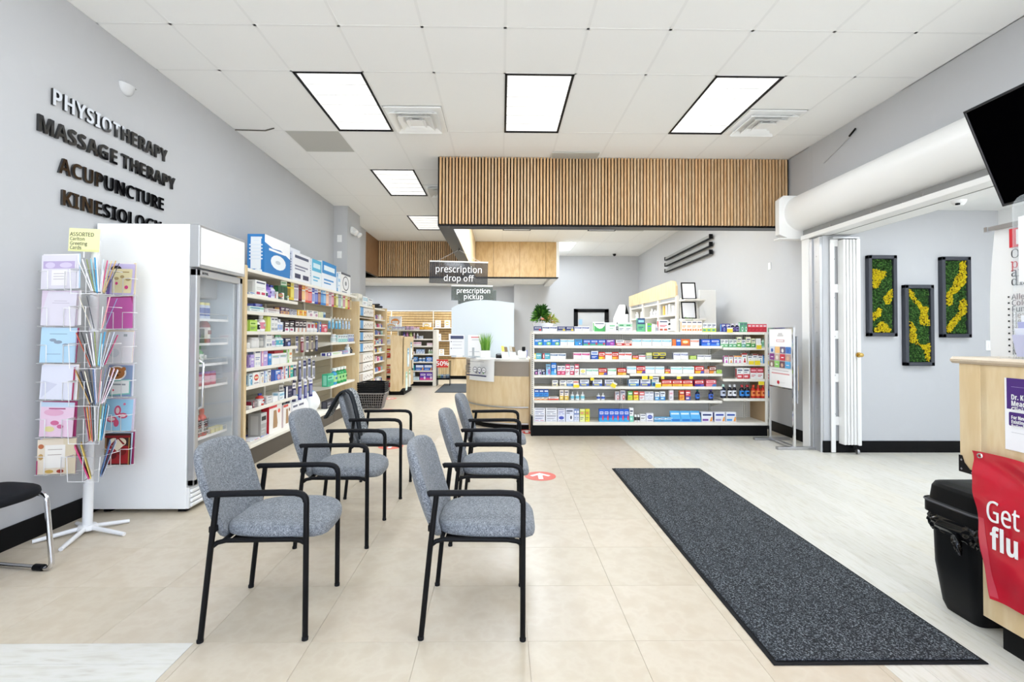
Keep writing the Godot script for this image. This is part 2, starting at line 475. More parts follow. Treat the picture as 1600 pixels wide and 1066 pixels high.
func troffer(x0: float, x1: float, d0: float, d1: float, y: float, label: String, frame: Material, power := 1.0) -> void:
	var o := thing("ceiling_light", label, "light", P((x0 + x1) / 2, y, (d0 + d1) / 2), 0, "recessed ceiling lights")
	var w := (x1 - x0) / 2 - 0.004
	var h := (d1 - d0) / 2 - 0.004
	var f := 0.022
	part("frame", MB.new().box(-w, -w + f, -0.006, 0.03, -h, h, 0.002).box(w - f, w, -0.006, 0.03, -h, h, 0.002).box(-w, w, -0.006, 0.03, -h, -h + f, 0.002).box(-w, w, -0.006, 0.03, h - f, h, 0.002), frame, o)
	part("diffuser", MB.new().box(-w + f, w - f, 0.008, 0.018, -h + f, h - f), M.diffuser, o)
	var ribs := MB.new()
	for i in range(1, 6): ribs.box(-w + f, w - f, 0.002, 0.008, -h + f + (2 * h - 2 * f) * i / 6.0 - 0.004, -h + f + (2 * h - 2 * f) * i / 6.0 + 0.004)
	for i in range(1, 3): ribs.box(-w + f + (2 * w - 2 * f) * i / 3.0 - 0.001, -w + f + (2 * w - 2 * f) * i / 3.0 + 0.001, 0.004, 0.008, -h + f, h - f)
	part("louvre_ribs", ribs, M.white, o)
	area_light("ceiling_light_lamp", P((x0 + x1) / 2, y - 0.012, (d0 + d1) / 2), Vector2(2 * w - 0.05, 2 * h - 0.05), LAMP * power)

func lights() -> void:
	var a := [-1.9, 0.0224, 1.9448]
	var nm := ["left of the three lights in the near row", "middle of the three lights in the near row", "right of the three lights in the near row"]
	for i in 3:
		troffer(a[i], a[i] + 0.6408, 4.385, 5.678, CEIL, "large black framed ceiling light, " + nm[i], M.black)
		for z in [[-0.8, 0.5], [1.79, 3.08]]:
			troffer(a[i], a[i] + 0.6408, z[0], z[1], CEIL, "black framed ceiling light behind the viewpoint, above the entrance", M.black)
	troffer(a[0], a[0] + 0.6408, 7.0, 8.335, CEIL, "black framed ceiling light left of the slatted fascia, in front of another", M.black)
	troffer(a[0], a[0] + 0.6408, 9.725, 11.06, CEIL, "farthest black framed ceiling light, partly hidden by the slatted fascia", M.black)
	for q in [[0.0224, 7.0, "first"], [1.9448, 7.0, "second"]]:
		troffer(q[0], q[0] + 0.6408, q[1], q[1] + 1.335, CEIL, "ceiling light behind the slatted fascia, %s from the wood beam" % q[2], M.black, 4.0 if q[0] < 1.0 else 1.2)
	for q in [0.0224, 1.9448]:
		troffer(q, q + 0.6408, 8.335, 9.725, CEIL, "added unseen fill light in the pharmacy ceiling, hidden behind the slatted fascia", M.black, 4.5 if q < 1.0 else 1.2)  # extra row added out of sight to brighten the pharmacy
		troffer(q, q + 0.6408, 9.725, 11.06, CEIL, "sliver of a ceiling light just under the fascia, %s one" % ["left" if q < 1.0 else "right"], M.black, 4.0 if q < 1.0 else 1.2)
	troffer(1.304, 1.9448, 12.4, 13.7, CEIL, "white ceiling light in the pharmacy beside a grey ceiling panel", M.white, 3.5)
	for q in [[-4.4, -3.15, 13.5, 14.1, "left"], [-1.55, -0.25, 13.5, 14.1, "right"]]:
		troffer(q[0], q[1], q[2], q[3], 2.855, "flat ceiling light of the rear aisle, on the %s under the far slats" % q[4], M.white, 4.0)
	for z in [0.5, 3.4]:
		troffer(4.6, 5.2, z, z + 1.2, 2.835, "ceiling light inside the clinic, hidden behind the white roller shutter", M.white, 1.7)

func vent(x: float, d: float, label: String) -> void:
	var o := thing("ceiling_vent", label, "vent", P(x, CEIL, d), 0, "square ceiling vents")
	var s := 0.305
	part("plate", MB.new().box(-s, s, -0.006, 0.012, -s, s, 0.004), M.white, o)
	for q in [[0.26, 0.03], [0.18, 0.042], [0.1, 0.05]]:
		var r := MB.new()
		for k in 4:
			var b := Basis(Vector3.UP, PI / 2 * k) * Basis(Vector3.RIGHT, 0.55)
			r.ob(Basis(Vector3.UP, PI / 2 * k) * Vector3(0, -0.022 - q[1] * 0.2, q[0] - 0.03), Vector3(2 * q[0] - 0.03, 0.004, 0.07), b)
		part("louvre", r, M.white, o)
	part("core", MB.new().box(-0.07, 0.07, -0.04, -0.034, -0.07, 0.07, 0.002), M.white, o)

func fascia() -> void:
	# slatted bulkhead round the pharmacy
	var y0 := 2.80
	var f := struct("wall_fascia_front", MB.new().box(-0.85, 3.852, y0 + 0.02, CEIL, 6.52, 6.66), M.felt)
	part("edge_trim", MB.new().box(-0.85, 3.852, y0, y0 + 0.024, 6.485, 6.68, 0.002).box(-0.85, -0.838, y0, CEIL, 6.485, 6.53).box(3.84, 3.852, y0, CEIL, 6.485, 6.53), M.black_gloss, f)
	part("inner_board", MB.new().box(-0.66, 3.852, y0 + 0.024, CEIL, 6.66, 6.68), M.maple, f)
	var n := 108
	var pitch := (3.838 + 0.836) / n
	var sl: Array = []
	for i in 5: sl.append(MB.new().box(-0.0135, 0.0135, y0 + 0.026, CEIL - 0.002, -0.035, 0.0, 0.002).mesh())
	for i in n:
		part("slat", sl[i % 5], M.wood_slat[rng.randi() % 5], f, P(-0.836 + pitch * (i + 0.5), 0, 6.5))
	var s := struct("wall_fascia_side", MB.new().box(-0.85, -0.68, y0 + 0.02, CEIL, 6.66, 12.4), M.felt)
	part("edge_trim", MB.new().box(-0.85, -0.655, y0, y0 + 0.022, 6.68, 12.4), M.black_gloss, s)
	var dz := 6.68
	while dz < 12.3:
		part("board", MB.new().box(-0.68, -0.66, y0 + 0.022, CEIL, dz + 0.001, minf(dz + 1.43, 12.4) - 0.001, 0.001), M.maple, s)
		dz += 1.43
	var b := struct("wall_fascia_back", MB.new().box(-0.66, 1.25, y0 + 0.02, CEIL, 12.415, 12.6), M.felt)
	part("edge_trim", MB.new().box(-0.66, 1.45, y0, y0 + 0.022, 12.395, 12.6), M.black, b)
	var xs := [-0.66, -0.205, 0.465, 1.13, 1.25]
	xs = [-0.655, -0.205, 0.462, 1.128, 1.40]
	for i in 4:
		part("board", MB.new().box(xs[i] + 0.003, xs[i + 1] - 0.003, y0 + 0.022, CEIL - 0.004, 12.4, 12.416, 0.001), M.maple_dark, b)
	part("end_board", MB.new().box(1.40, 1.47, y0 + 0.022, CEIL, 12.397, 12.6, 0.002), M.white_paint, b)
	struct("wall_fascia_return", MB.new().box(1.27, 1.45, y0, CEIL, 12.6, 14.6), M.white_paint)
	var l := struct("wall_fascia_left", MB.new().box(-6.5, -0.85, y0 + 0.02, CEIL, 12.44, 12.6), M.felt)
	part("edge_trim", MB.new().box(-6.5, -0.85, y0 - 0.002, y0 + 0.02, 12.405, 12.6).box(-3.14, -3.118, y0, CEIL, 12.395, 12.43), M.black, l)
	var m2 := MB.new().box(-0.0165, 0.0165, y0 + 0.022, CEIL - 0.002, -0.04, 0.0, 0.002).mesh()
	for i in 43:
		part("slat", m2, M.wood_slat[rng.randi() % 5], l, P(-3.09 + 0.0525 * i, 0, 12.41))
	struct("wall_fascia_end", MB.new().box(-3.16, -3.12, y0 + 0.004, CEIL, 11.16, 12.4), M.brown_wood)
	struct("trim_1", MB.new().box(-3.162, -3.117, y0 - 0.004, y0 + 0.006, 11.16, 12.4).box(-3.162, -3.116, y0, CEIL, 11.16, 11.175), M.black)

func wall_things() -> void:
	vent(-0.9386, 5.36, "square white ceiling vent beside the left near ceiling light")
	vent(2.906, 5.36, "square white ceiling vent beside the right near ceiling light")
	vent(-0.9386, 8.02, "square white ceiling vent partly hidden by the slatted fascia")
	single("return_air_grille", MB.new().box(-0.31, 0.31, -0.012, 0.002, -0.1, 0.1, 0.003), M.grey_tile, "flat grey ceiling grille touching the top of the slatted fascia", "vent", P(0.96, CEIL - 0.001, 6.37))
	# raised letters on the left wall
	var rows := [["PHYSIOTHERAPY", 3.35, 4.515, 2.928, 0.112, "top"], ["MASSAGE THERAPY", 3.25, 4.628, 2.706, 0.112, "second"], ["ACUPUNCTURE", 3.418, 4.484, 2.476, 0.11, "third"], ["KINESIOLOGY", 3.437, 4.45, 2.258, 0.108, "bottom"]]
	M.letters = mat("0b0b0d", 0.06)
	M.letters.metallic_specular = 0.8
	for r in rows:
		var o := thing("wall_lettering", "black raised letters reading %s, %s line of the wall sign" % [r[0], r[5]], "sign", P(-3.094, r[3], r[1]), 0, "wall sign of four lines")
		var fo := font("Droid Sans", true)
		var full: float = fo.get_string_size(r[0], HORIZONTAL_ALIGNMENT_LEFT, -1, 32).x
		var px: float = r[4] / 0.714 / 32.0
		var sx: float = (r[2] - r[1]) / (full * px)
		for i in r[0].length():
			if r[0][i] == " ": continue
			var t := words(r[0][i], r[4] / 0.714, 0.016, true, "Droid Sans", HORIZONTAL_ALIGNMENT_LEFT)
			t.vertical_alignment = VERTICAL_ALIGNMENT_BOTTOM
			var off: float = fo.get_string_size(r[0].substr(0, i), HORIZONTAL_ALIGNMENT_LEFT, -1, 32).x * px * sx
			var q := part("letter", t, M.letters, o)
			var bb := t.get_aabb()
			var low: float = -fo.get_descent(32) * px
			q.transform = Transform3D(FACE_R * Basis.from_scale(Vector3(sx, 1, 1)), Vector3(0.008, -(fo.get_descent(32) * px), -off))
			if i == 0: o.set_meta("note", "%s %s" % [bb, low])
	# wall fittings
	var lm := thing("emergency_light", "white half bowl fitting high on the left wall above the letters", "wall light", P(-3.098, 3.36, 4.03))
	part("shell", MB.new().sheet(func(u, v): return Vector3(sin(PI * v / 2) * cos(PI * (u - 0.5)) * 0.05, -cos(PI * v / 2) * 0.085 + 0.04, sin(PI * (u - 0.5)) * sin(PI * v / 2) * 0.075), 14, 8), mat("d0d1d2", 0.5), lm)
	part("rim", MB.new().ob(Vector3(0.02, 0.043, 0), Vector3(0.04, 0.006, 0.15), Basis(), 0.002), mat("c4c5c6", 0.5), lm)
	var el := thing("emergency_light", "white twin head emergency light on the grey wall pilaster", "wall light", P(-2.845, 3.31, 9.3))
	part("case", MB.new().ob(Vector3(0.035, 0, 0), Vector3(0.07, 0.13, 0.3), Basis(), 0.02), M.white, el)
	for k in [-1, 1]:
		part("lamp_head", MB.new().lathe(Vector3(0.1, -0.04, 0.12 * k), [Vector2(0.0, -0.03), Vector2(0.05, -0.03), Vector2(0.055, 0.0), Vector2(0.03, 0.04), Vector2(0.0, 0.045)], 12, 1, 1, Basis(Vector3(0, 0, 1), 0.7)), M.white, el)
	for k in 2:
		var wp := thing("wall_plate", ["upper", "lower"][k] + " white wall plate on the pilaster above the left shelves", "wall plate", P(-2.99, 3.12 - 0.30 * k, 9.03), 0, "wall plates on the pilaster")
		part("plate", MB.new().ob(Vector3(0, 0, 0.005), Vector3(0.085, 0.13, 0.01), Basis(), 0.004), M.white, wp)
		part("insert", MB.new().ob(Vector3(0, 0, 0.011), Vector3(0.04, 0.07, 0.006), Basis(), 0.002), M.white_gloss, wp)
	var sag := thing("ceiling_gap_strip", "dark bent strip of loose ceiling edge beside the left wall", "ceiling trim")
	part("strip", MB.new().tube([P(-3.09, CEIL - 0.006, 5.66), P(-2.75, CEIL - 0.008, 5.67), P(-2.62, CEIL - 0.004, 5.61)], 0.008, 5), mat("6e6a62", 0.7), sag)
	var cb := thing("cable", "thin loose wire with a dark tip on the grey header above the roller shutter", "cable")
	part("wire", MB.new().tube([P(3.845, 3.42, 5.75), P(3.835, 3.5, 5.45), P(3.83, 3.56, 5.3)], 0.004, 5), M.alu, cb)
	part("tip", MB.new().tube([P(3.83, 3.56, 5.3), P(3.825, 3.6, 5.2)], 0.011, 6), M.black, cb)
	# three rails on the pharmacy wall
	for k in 3:
		var o := thing("wall_rail", "long grey wall rail with black ends, %s of three behind the medicine rack" % ["top", "middle", "bottom"][k], "rail", Vector3.ZERO, 0, "three wall rails")
		var y: float = 3.20 - 0.145 * k
		var b := Basis(Vector3.UP, -0.0311)
		var c := P(3.93, y, 10.35)
		part("bar", MB.new().ob(c, Vector3(0.05, 0.06, 2.7), b, 0.004), mat("8d8d8b", 0.5), o)
		part("under_strip", MB.new().ob(c + Vector3(-0.001, -0.034, 0), Vector3(0.056, 0.014, 2.71), b), M.black, o)
		for e in [-1.0, 1.0]:
			part("end_cap", MB.new().ob(c + b * Vector3(-0.004, -0.004, 1.36 * e), Vector3(0.07, 0.085, 0.02), b, 0.003), M.black, o)
	single("wall_plate", MB.new().ob(Vector3(-0.006, 0, 0), Vector3(0.012, 0.1, 0.06), Basis(), 0.003), M.white, "small white plate on the grey wall right of the three rails", "wall plate", P(3.885, 2.36, 7.0))
	single("ceiling_camera", MB.new().lathe(Vector3.ZERO, [Vector2(0.0, -0.07), Vector2(0.035, -0.055), Vector2(0.05, -0.02), Vector2(0.05, 0.0)], 12), M.black, "tiny black dome camera on the pharmacy ceiling", "camera", P(3.3, CEIL, 14.2))

func floor_things() -> void:
	# runner mat
	var o := thing("runner_mat", "long charcoal entrance mat with a thin black rubber edge", "mat", P(1.575, 0, 3.49))
	M.carpet = tri_mat(noise_tex(0.1, ["0b0d11", "23272c", "3e4348", "7e8388"], [0.3, 0.46, 0.58, 0.78], 1024, 2, FastNoiseLite.TYPE_VALUE, 51), Vector3(2.2, 2.2, 2.2), 1.0)
	M.carpet.heightmap_enabled = true
	M.carpet.heightmap_texture = M.carpet.albedo_texture
	M.carpet.heightmap_scale = 0.12
	part("border", MB.new().box(-0.449, 0.449, 0, 0.006, -1.473, 1.473, 0.004), M.black_soft, o)
	part("pile", MB.new().box(-0.429, 0.429, 0.006, 0.014, -1.453, 1.453, 0.006), M.carpet, o)
	var fm := thing("floor_mat", "grey mat lying on the floor in the far aisle", "mat", P(-0.95, 0, 12.4))
	part("border", MB.new().box(-0.6, 0.9, 0, 0.006, -1.0, 1.0, 0.003), M.black_soft, fm)
	part("pile", MB.new().box(-0.57, 0.87, 0.006, 0.012, -0.97, 0.97, 0.003), mat("4c5156", 1.0), fm)
	# arrow stickers
	var st := [[0.38, 4.71, "red floor sticker with white arrow beside the middle waiting chair", "d9614f"], [0.36, 6.86, "red floor sticker half under the corner of the medicine rack", "cf3028"], [-2.02, 8.75, "pale red floor sticker in the aisle near the shopping baskets", "e58a7c"], [-2.35, 10.35, "pale red floor sticker far down the aisle by the wooden end panel", "e58a7c"], [-1.33, 5.95, "red floor sticker behind the seat of the far left waiting chair", "e0705e"]]
	for q in st:
		var s := thing("floor_sticker", q[2], "floor sticker", P(q[0], 0, q[1]), 0, "red arrow floor stickers")
		var fb := Basis(Vector3.RIGHT, Vector3.FORWARD, Vector3.UP)
		var disc_poly := disc(0, 0, 0.15, 0.15, 32)
		part("disc", MB.new().prism(disc_poly, Vector3.ZERO, fb, 0.0, 0.0015), mat(q[3], 0.5), s)
		part("arrow", MB.new().prism(PackedVector2Array([Vector2(-0.022, -0.1), Vector2(0.022, -0.1), Vector2(0.022, 0.03), Vector2(0.075, -0.015), Vector2(0.1, 0.012), Vector2(0, 0.1), Vector2(-0.1, 0.012), Vector2(-0.075, -0.015), Vector2(-0.022, 0.03)]), Vector3.ZERO, fb, 0.0015, 0.0025), M.white, s)

func pad(w: float, h: float, t: float, e2: float, e1: float, bend: Callable, nu := 40, nv := 20) -> MB:   # cushion: superellipsoid, then bent
	var n := 2.0 / e2
	var f := func(u: float, v: float) -> Vector3:
		var ca := cos(TAU * u)
		var sa := sin(TAU * u)
		var q := 1.0 / pow(pow(absf(ca), n) + pow(absf(sa), n), 1.0 / n)
		var s := 1.0 - absf(2.0 * v - 1.0)
		var r := sin(PI / 2 * s)
		var m := 2.0 / e1
		return bend.call(ca * q * w * r, sa * q * h * r, t * pow(maxf(1.0 - pow(r, m), 0.0), 1.0 / m) * (1.0 if v > 0.5 else -1.0))
	var m := MB.new().sheet(f, nu, nv, 0.0, true)
	var ctr := Vector3.ZERO
	for p in m.v: ctr += p
	ctr /= m.v.size()
	var s := 0.0
	for i in m.v.size(): s += m.n[i].dot(m.v[i] - ctr)
	if s < 0.0:
		for i in m.n.size(): m.n[i] = -m.n[i]
		for i in range(0, m.v.size(), 3):
			var a := m.v[i]; m.v[i] = m.v[i + 1]; m.v[i + 1] = a
			var b := m.n[i]; m.n[i] = m.n[i + 1]; m.n[i + 1] = b
	return m

func make_chair(label: String) -> Node3D:
	var o := thing("waiting_chair", label, "chair", Vector3.ZERO, 0, "waiting chairs in two rows")
	M.tweed = tri_mat(noise_tex(0.19, ["4e5258", "71757b", "83878c", "a4a8ac"], [0.22, 0.44, 0.58, 0.82], 512, 2, FastNoiseLite.TYPE_VALUE, 61), Vector3(3.4, 3.4, 3.4), 0.95, false)
	M.tweed.rim_enabled = true; M.tweed.rim = 0.25
	M.tweed.heightmap_enabled = true; M.tweed.heightmap_texture = M.tweed.albedo_texture; M.tweed.heightmap_scale = 0.04
	var fr := mat("0d0d0f", 0.42)
	# seat: narrower at the back, waterfall front
	var seat := pad(0.232, 0.222, 0.038, 0.5, 0.55, func(a, b, c):
		var k: float = 1.0 - 0.12 * clampf(-a / 0.23, 0, 1)
		return Vector3(a + 0.055, 0.455 + c * (1.25 if c > 0 else 0.9) - 0.02 * pow(clampf(a / 0.23, 0, 1), 3.0) + 0.012 * (b / 0.22) * (b / 0.22), b * k))
	part("seat", seat, M.tweed, o)
	part("seat_pan", MB.new().box(-0.13, 0.19, 0.418, 0.43, -0.17, 0.17, 0.004), fr, o)
	var back := pad(0.224, 0.215, 0.03, 0.36, 0.5, func(a, b, c):
		var y: float = 0.625 + b * (1.0 - 0.06 * (a / 0.22) * (a / 0.22))
		var w: float = a * (1.0 - 0.07 * clampf(-b / 0.2, 0, 1))
		return Vector3(-0.145 - 0.27 * (y - 0.41) + 0.045 * (a / 0.22) * (a / 0.22) - 0.02 * sin((y - 0.41) * 5.0) + c - 0.04, y, w))
	part("backrest", back, M.tweed, o)
	for s in [-1.0, 1.0]:
		var z: float = 0.235 * s
		var front := [Vector3(0.226, 0.0, z), Vector3(0.226, 0.595, z)] + arc(Vector3(0.186, 0.605, z), Vector3(0.04, 0, 0), Vector3(0, 0.04, 0), 6)
		part("leg", MB.new().tube(front, 0.0125, 10), fr, o)
		part("leg", MB.new().tube([Vector3(-0.228, 0.0, z), Vector3(-0.186, 0.43, z), Vector3(-0.162, 0.638, z)], 0.0125, 10), fr, o)
		part("armrest", MB.new().tube([Vector3(-0.198, 0.644, z), Vector3(-0.19, 0.648, z), Vector3(-0.05, 0.65, z), Vector3(0.12, 0.652, z), Vector3(0.18, 0.65, z)] + arc(Vector3(0.186, 0.612, z), Vector3(0, 0.036, 0), Vector3(0.038, 0, 0), 5), 0.0165, 12, -1.0, 0.85), mat("131316", 0.5), o)
		part("side_rail", MB.new().tube([Vector3(-0.19, 0.412, z * 0.98), Vector3(-0.165, 0.43, z * 0.95), Vector3(-0.13, 0.437, z * 0.93), Vector3(0.16, 0.437, z * 0.93), Vector3(0.2, 0.434, z * 0.96), Vector3(0.222, 0.428, z)], 0.011, 8), fr, o)
		for x in [0.226, -0.228]:
			part("foot_glide", MB.new().lathe(Vector3(x, 0, z), [Vector2(0, 0.0), Vector2(0.014, 0.0), Vector2(0.0145, 0.012), Vector2(0.012, 0.016)], 10), M.black_soft, o)
	part("cross_bar", MB.new().tube([Vector3(-0.14, 0.437, -0.22), Vector3(-0.14, 0.437, 0.22)], 0.01, 8).tube([Vector3(0.14, 0.437, -0.22), Vector3(0.14, 0.437, 0.22)], 0.01, 8), fr, o)
	for s in [-1.0, 1.0]: part("back_bracket", MB.new().ob(Vector3(-0.185, 0.49, 0.21 * s), Vector3(0.03, 0.03, 0.05), Basis(), 0.004), fr, o)
	return o

func chairs() -> void:
	var sp := [[-1.10, 2.432, 1.9, "grey tweed waiting chair nearest the drinks fridge, front of the left row"], [-1.075, 3.368, 0.0, "grey tweed waiting chair in the middle of the left row"], [-1.055, 4.296, 0.5, "grey tweed waiting chair with a dark scarf over its back"],
		[-0.119, 2.432, -1.5, "grey tweed waiting chair at the front of the right row"], [-0.094, 3.40, 0.0, "grey tweed waiting chair in the middle of the right row"], [-0.067, 4.292, 0.0, "grey tweed waiting chair before the wooden drop off desk, rear of right row"]]
	var first: Node3D
	for i in 6:
		var c: Node3D
		if i == 0:
			c = make_chair(sp[0][3]); first = c
		else:
			c = first.duplicate(); c.name = numbered("waiting_chair"); add_child(c)
			c.set_meta("label", sp[i][3])
		c.position = P(sp[i][0], 0, sp[i][1]); c.rotation.y = deg_to_rad(sp[i][2])
	# scarf over the third chair
	var sc := thing("scarf", "dark scarf with a grey knitted edge draped over a waiting chair", "scarf", P(-1.022, -0.055, 4.296))
	var knit := tri_mat(noise_tex(0.09, ["14191e", "2c343b", "a8aeb0", "dcdedd"], [0.3, 0.46, 0.54, 0.75], 256, 1, FastNoiseLite.TYPE_SIMPLEX, 71), Vector3(4, 4, 4), 0.95, false)
	var path := [Vector3(-0.47, 0.70, 0), Vector3(-0.42, 0.79, 0), Vector3(-0.37, 0.88, 0), Vector3(-0.335, 0.922, 0), Vector3(-0.295, 0.935, 0), Vector3(-0.255, 0.905, 0), Vector3(-0.228, 0.83, 0), Vector3(-0.2, 0.72, 0), Vector3(-0.178, 0.61, 0), Vector3(-0.165, 0.53, 0)]
	var strip := func(z0: float, z1: float, wob: float) -> MB:
		return MB.new().sheet(func(u, v):
			var t: float = u * 9.0
			var i := mini(int(t), 8)
			var p: Vector3 = path[i].lerp(path[i + 1], t - i)
			return p + Vector3(0.006 * sin(v * 9.0 + wob) + 0.004, 0.004 * cos(v * 7.0), lerpf(z0, z1, v) + 0.02 * u), 22, 6, 0.012)
	part("dark_band", strip.call(0.075, 0.165, 0.0), mat("1b2026", 0.95), sc)
	part("knitted_band", strip.call(-0.03, 0.08, 2.0), knit, sc)
	var fr := MB.new()
	for i in 16:
		var z := -0.01 + 0.013 * i
		fr.tube([Vector3(-0.158, 0.535, z), Vector3(-0.15 + 0.008 * sin(i * 2.1), 0.5, z + 0.004 * sin(i * 3.0))], 0.004, 4)
	part("fringe", fr, knit, sc)
	# cantilever chair cut by the frame
	var bc := thing("visitor_chair", "black padded chair on a chrome cantilever frame by the left wall", "chair", P(-2.79, 0, 2.66), deg_to_rad(-8))
	part("seat", pad(0.26, 0.23, 0.04, 0.6, 0.55, func(a, b, c): return Vector3(a - 0.05, 0.47 + c - 0.06 * pow(clampf(-a / 0.26, 0, 1), 2.0), b)), mat("17181c", 0.75), bc)
	part("backrest", pad(0.22, 0.22, 0.03, 0.6, 0.6, func(a, b, c): return Vector3(-0.36 - 0.15 * b + c, 0.78 + b, a)), mat("17181c", 0.75), bc)
	for s in [-1.0, 1.0]:
		var z: float = 0.215 * s
		part("frame_tube", MB.new().tube([Vector3(-0.36, 0.9, z), Vector3(-0.30, 0.46, z), Vector3(0.12, 0.435, z)] + arc(Vector3(0.12, 0.395, z), Vector3(0, 0.04, 0), Vector3(0.04, 0, 0)) + [Vector3(0.2, 0.06, z)] + arc(Vector3(0.165, 0.05, z), Vector3(0.036, 0, 0), Vector3(0, -0.036, 0)) + [Vector3(-0.32, 0.014, z)], 0.0135, 10), M.chrome, bc)
		part("floor_glide", MB.new().tube([Vector3(0.09, 0.015, z), Vector3(0.15, 0.016, z)], 0.019, 10), M.black, bc)

func fridge() -> void:
	var o := thing("drinks_fridge", "tall white glass door drinks fridge against the left wall", "fridge", P(-2.72, 0, 4.08))
	# local: x -0.36..0.40 (front +x), z -0.33..0.33 (near side +z)
	var body := mat("f9f9f7", 0.4)
	var inner := mat("d3dbe2", 0.4)
	part("cabinet", MB.new().box(-0.36, 0.34, 0.03, 2.195, -0.335, -0.30, 0.004).box(-0.36, 0.34, 0.03, 2.195, 0.30, 0.335, 0.004).box(-0.355, -0.33, 0.035, 2.19, -0.30, 0.30).box(-0.33, 0.338, 1.86, 2.192, -0.30, 0.30).box(-0.33, 0.338, 0.034, 0.2, -0.30, 0.30), body, o)
	part("liner", MB.new().box(-0.325, -0.315, 0.2, 1.86, -0.29, 0.30).box(-0.32, 0.33, 0.2, 0.21, -0.29, 0.3).box(-0.32, 0.33, 1.85, 1.862, -0.29, 0.3).box(-0.32, 0.33, 0.2, 1.86, -0.292, -0.282).box(-0.32, 0.33, 0.2, 1.86, 0.292, 0.302), inner, o)
	var sign_box := part("header_sign", MB.new().box(0.34, 0.415, 1.865, 2.195, -0.335, 0.335, 0.006), M.alu, o)
	part("sign_panel", MB.new().box(0.415, 0.419, 1.89, 2.172, -0.312, 0.312), mat("f7f6f2", 0.3), sign_box)
	part("grille_base", MB.new().box(0.33, 0.36, 0.03, 0.19, -0.33, 0.335, 0.004), M.white, o)
	for k in 4: part("grille_slat", MB.new().box(0.36, 0.378, 0.045 + 0.035 * k, 0.068 + 0.035 * k, -0.32, 0.325, 0.004), M.white_gloss, o)
	part("foot", MB.new().box(0.26, 0.32, 0, 0.03, -0.3, -0.25).box(0.26, 0.32, 0, 0.03, 0.25, 0.3).box(-0.3, -0.25, 0, 0.03, 0.25, 0.3).box(-0.3, -0.25, 0, 0.03, -0.3, -0.25), M.black, o)
	var d := part("door", MB.new().box(0.345, 0.395, 0.2, 1.855, 0.285, 0.335, 0.006).box(0.345, 0.395, 0.2, 1.855, -0.33, -0.28, 0.006).box(0.345, 0.395, 0.2, 0.25, -0.33, 0.335, 0.006).box(0.345, 0.395, 1.80, 1.855, -0.33, 0.335, 0.006), M.alu, o)
	part("pane", MB.new().box(0.365, 0.372, 0.25, 1.80, -0.28, 0.285), M.glass, d)
	part("handle", MB.new().tube([Vector3(0.40, 0.78, 0.3), Vector3(0.435, 0.80, 0.3), Vector3(0.437, 1.13, 0.3), Vector3(0.40, 1.15, 0.3)], 0.009, 8), M.chrome, d)
	var lt := words("ROYAL", 0.026, 0.001)
	var lp := part("door_lettering", lt, M.black, d)
	lp.transform = Transform3D(FACE_R, Vector3(0.3955, 1.828, 0.22))
	part("evaporator_box", MB.new().box(-0.3, 0.2, 1.66, 1.84, -0.28, 0.29, 0.01), mat("c9ccd0", 0.4), o)
	part("air_grille", MB.new().box(0.2, 0.204, 1.72, 1.78, -0.12, 0.03), mat("8f9296", 0.5), o)
	var ys := [1.475, 1.275, 1.105, 0.925, 0.515, 0.3]
	for y in ys:
		var s := MB.new().box(-0.3, 0.29, y - 0.012, y, -0.275, 0.285).box(0.29, 0.298, y - 0.014, y + 0.006, -0.275, 0.285)
		s.tube([Vector3(0.3, y, 0.28), Vector3(0.3, y + 0.045, 0.28), Vector3(0.3, y + 0.045, -0.27), Vector3(0.3, y, -0.27)], 0.004, 5)
		part("shelf", s, M.white_gloss, o)
	# drinks on its shelves
	var put := func(kind: String, x: float, y: float, z: float, w: float, h: float, cols: Array, label: String, cat: String, grp := "") -> void:
		product(kind, "plain", w, h, w, cols, P(-2.72 + x, y, 4.08 - z), PI / 2, label, cat, grp)
	for i in 3: put.call("can", 0.24, 1.476, 0.09 - 0.07 * i, 0.062, 0.14, ["c9d3ea", "4a5fb0", "e8e08a"], ["first", "second", "third"][i] + " blue patterned can from the left on the upper fridge shelf", "can", "cans in the fridge")
	put.call("bottle", 0.25, 1.276, 0.1, 0.06, 0.17, ["5a3fa8", "7d62c4", "3a2a70"], "small purple bottle on the second fridge shelf", "bottle")
	put.call("carton", 0.22, 1.276, 0.05, 0.09, 0.12, ["3a3638", "5b5458", "d8d4d0"], "dark carton on the second fridge shelf beside the red bottle", "box")
	put.call("bottle", 0.22, 1.276, -0.06, 0.095, 0.24, ["9c2a28", "e6d9d2", "b8322c"], "large red drink bottle on the second fridge shelf", "bottle")
	put.call("bottle", 0.25, 1.106, 0.1, 0.06, 0.13, ["8fa86c", "dfe8d8", "e9efe6"], "pale green bottle on the third fridge shelf", "bottle")
	put.call("bottle", 0.23, 1.106, 0.03, 0.075, 0.15, ["2f9a4a", "f2f6f0", "1f8a3c"], "green drink bottle marked Spin on the third fridge shelf", "bottle")
	for i in 4: put.call("can", 0.24, 0.926, 0.1 - 0.08 * i, 0.07, 0.115, ["c8506e", "e6b0c4", "8a5aa8"], ["first", "second", "third", "fourth"][i] + " pink drink can from the left on the fourth fridge shelf", "can", "pink cans in the fridge")
	for i in 2:
		put.call("prime", 0.24, 0.516, 0.075 - 0.085 * i, 0.078, 0.22, ["d22a22", "f4f0ee", "c01f1c"], ["left", "right"][i] + " red sports bottle with big white lettering, low in the fridge", "bottle", "red bottles in the fridge")
	for i in 3: put.call("carton", 0.26, 0.516, -0.1 - 0.06 * i, 0.05, 0.045, ["e9e2a8", "f4f2ea", "c9c4b0"], ["first", "second", "third"][i] + " tiny price label stand beside the red sports bottles", "label", "labels in the fridge")

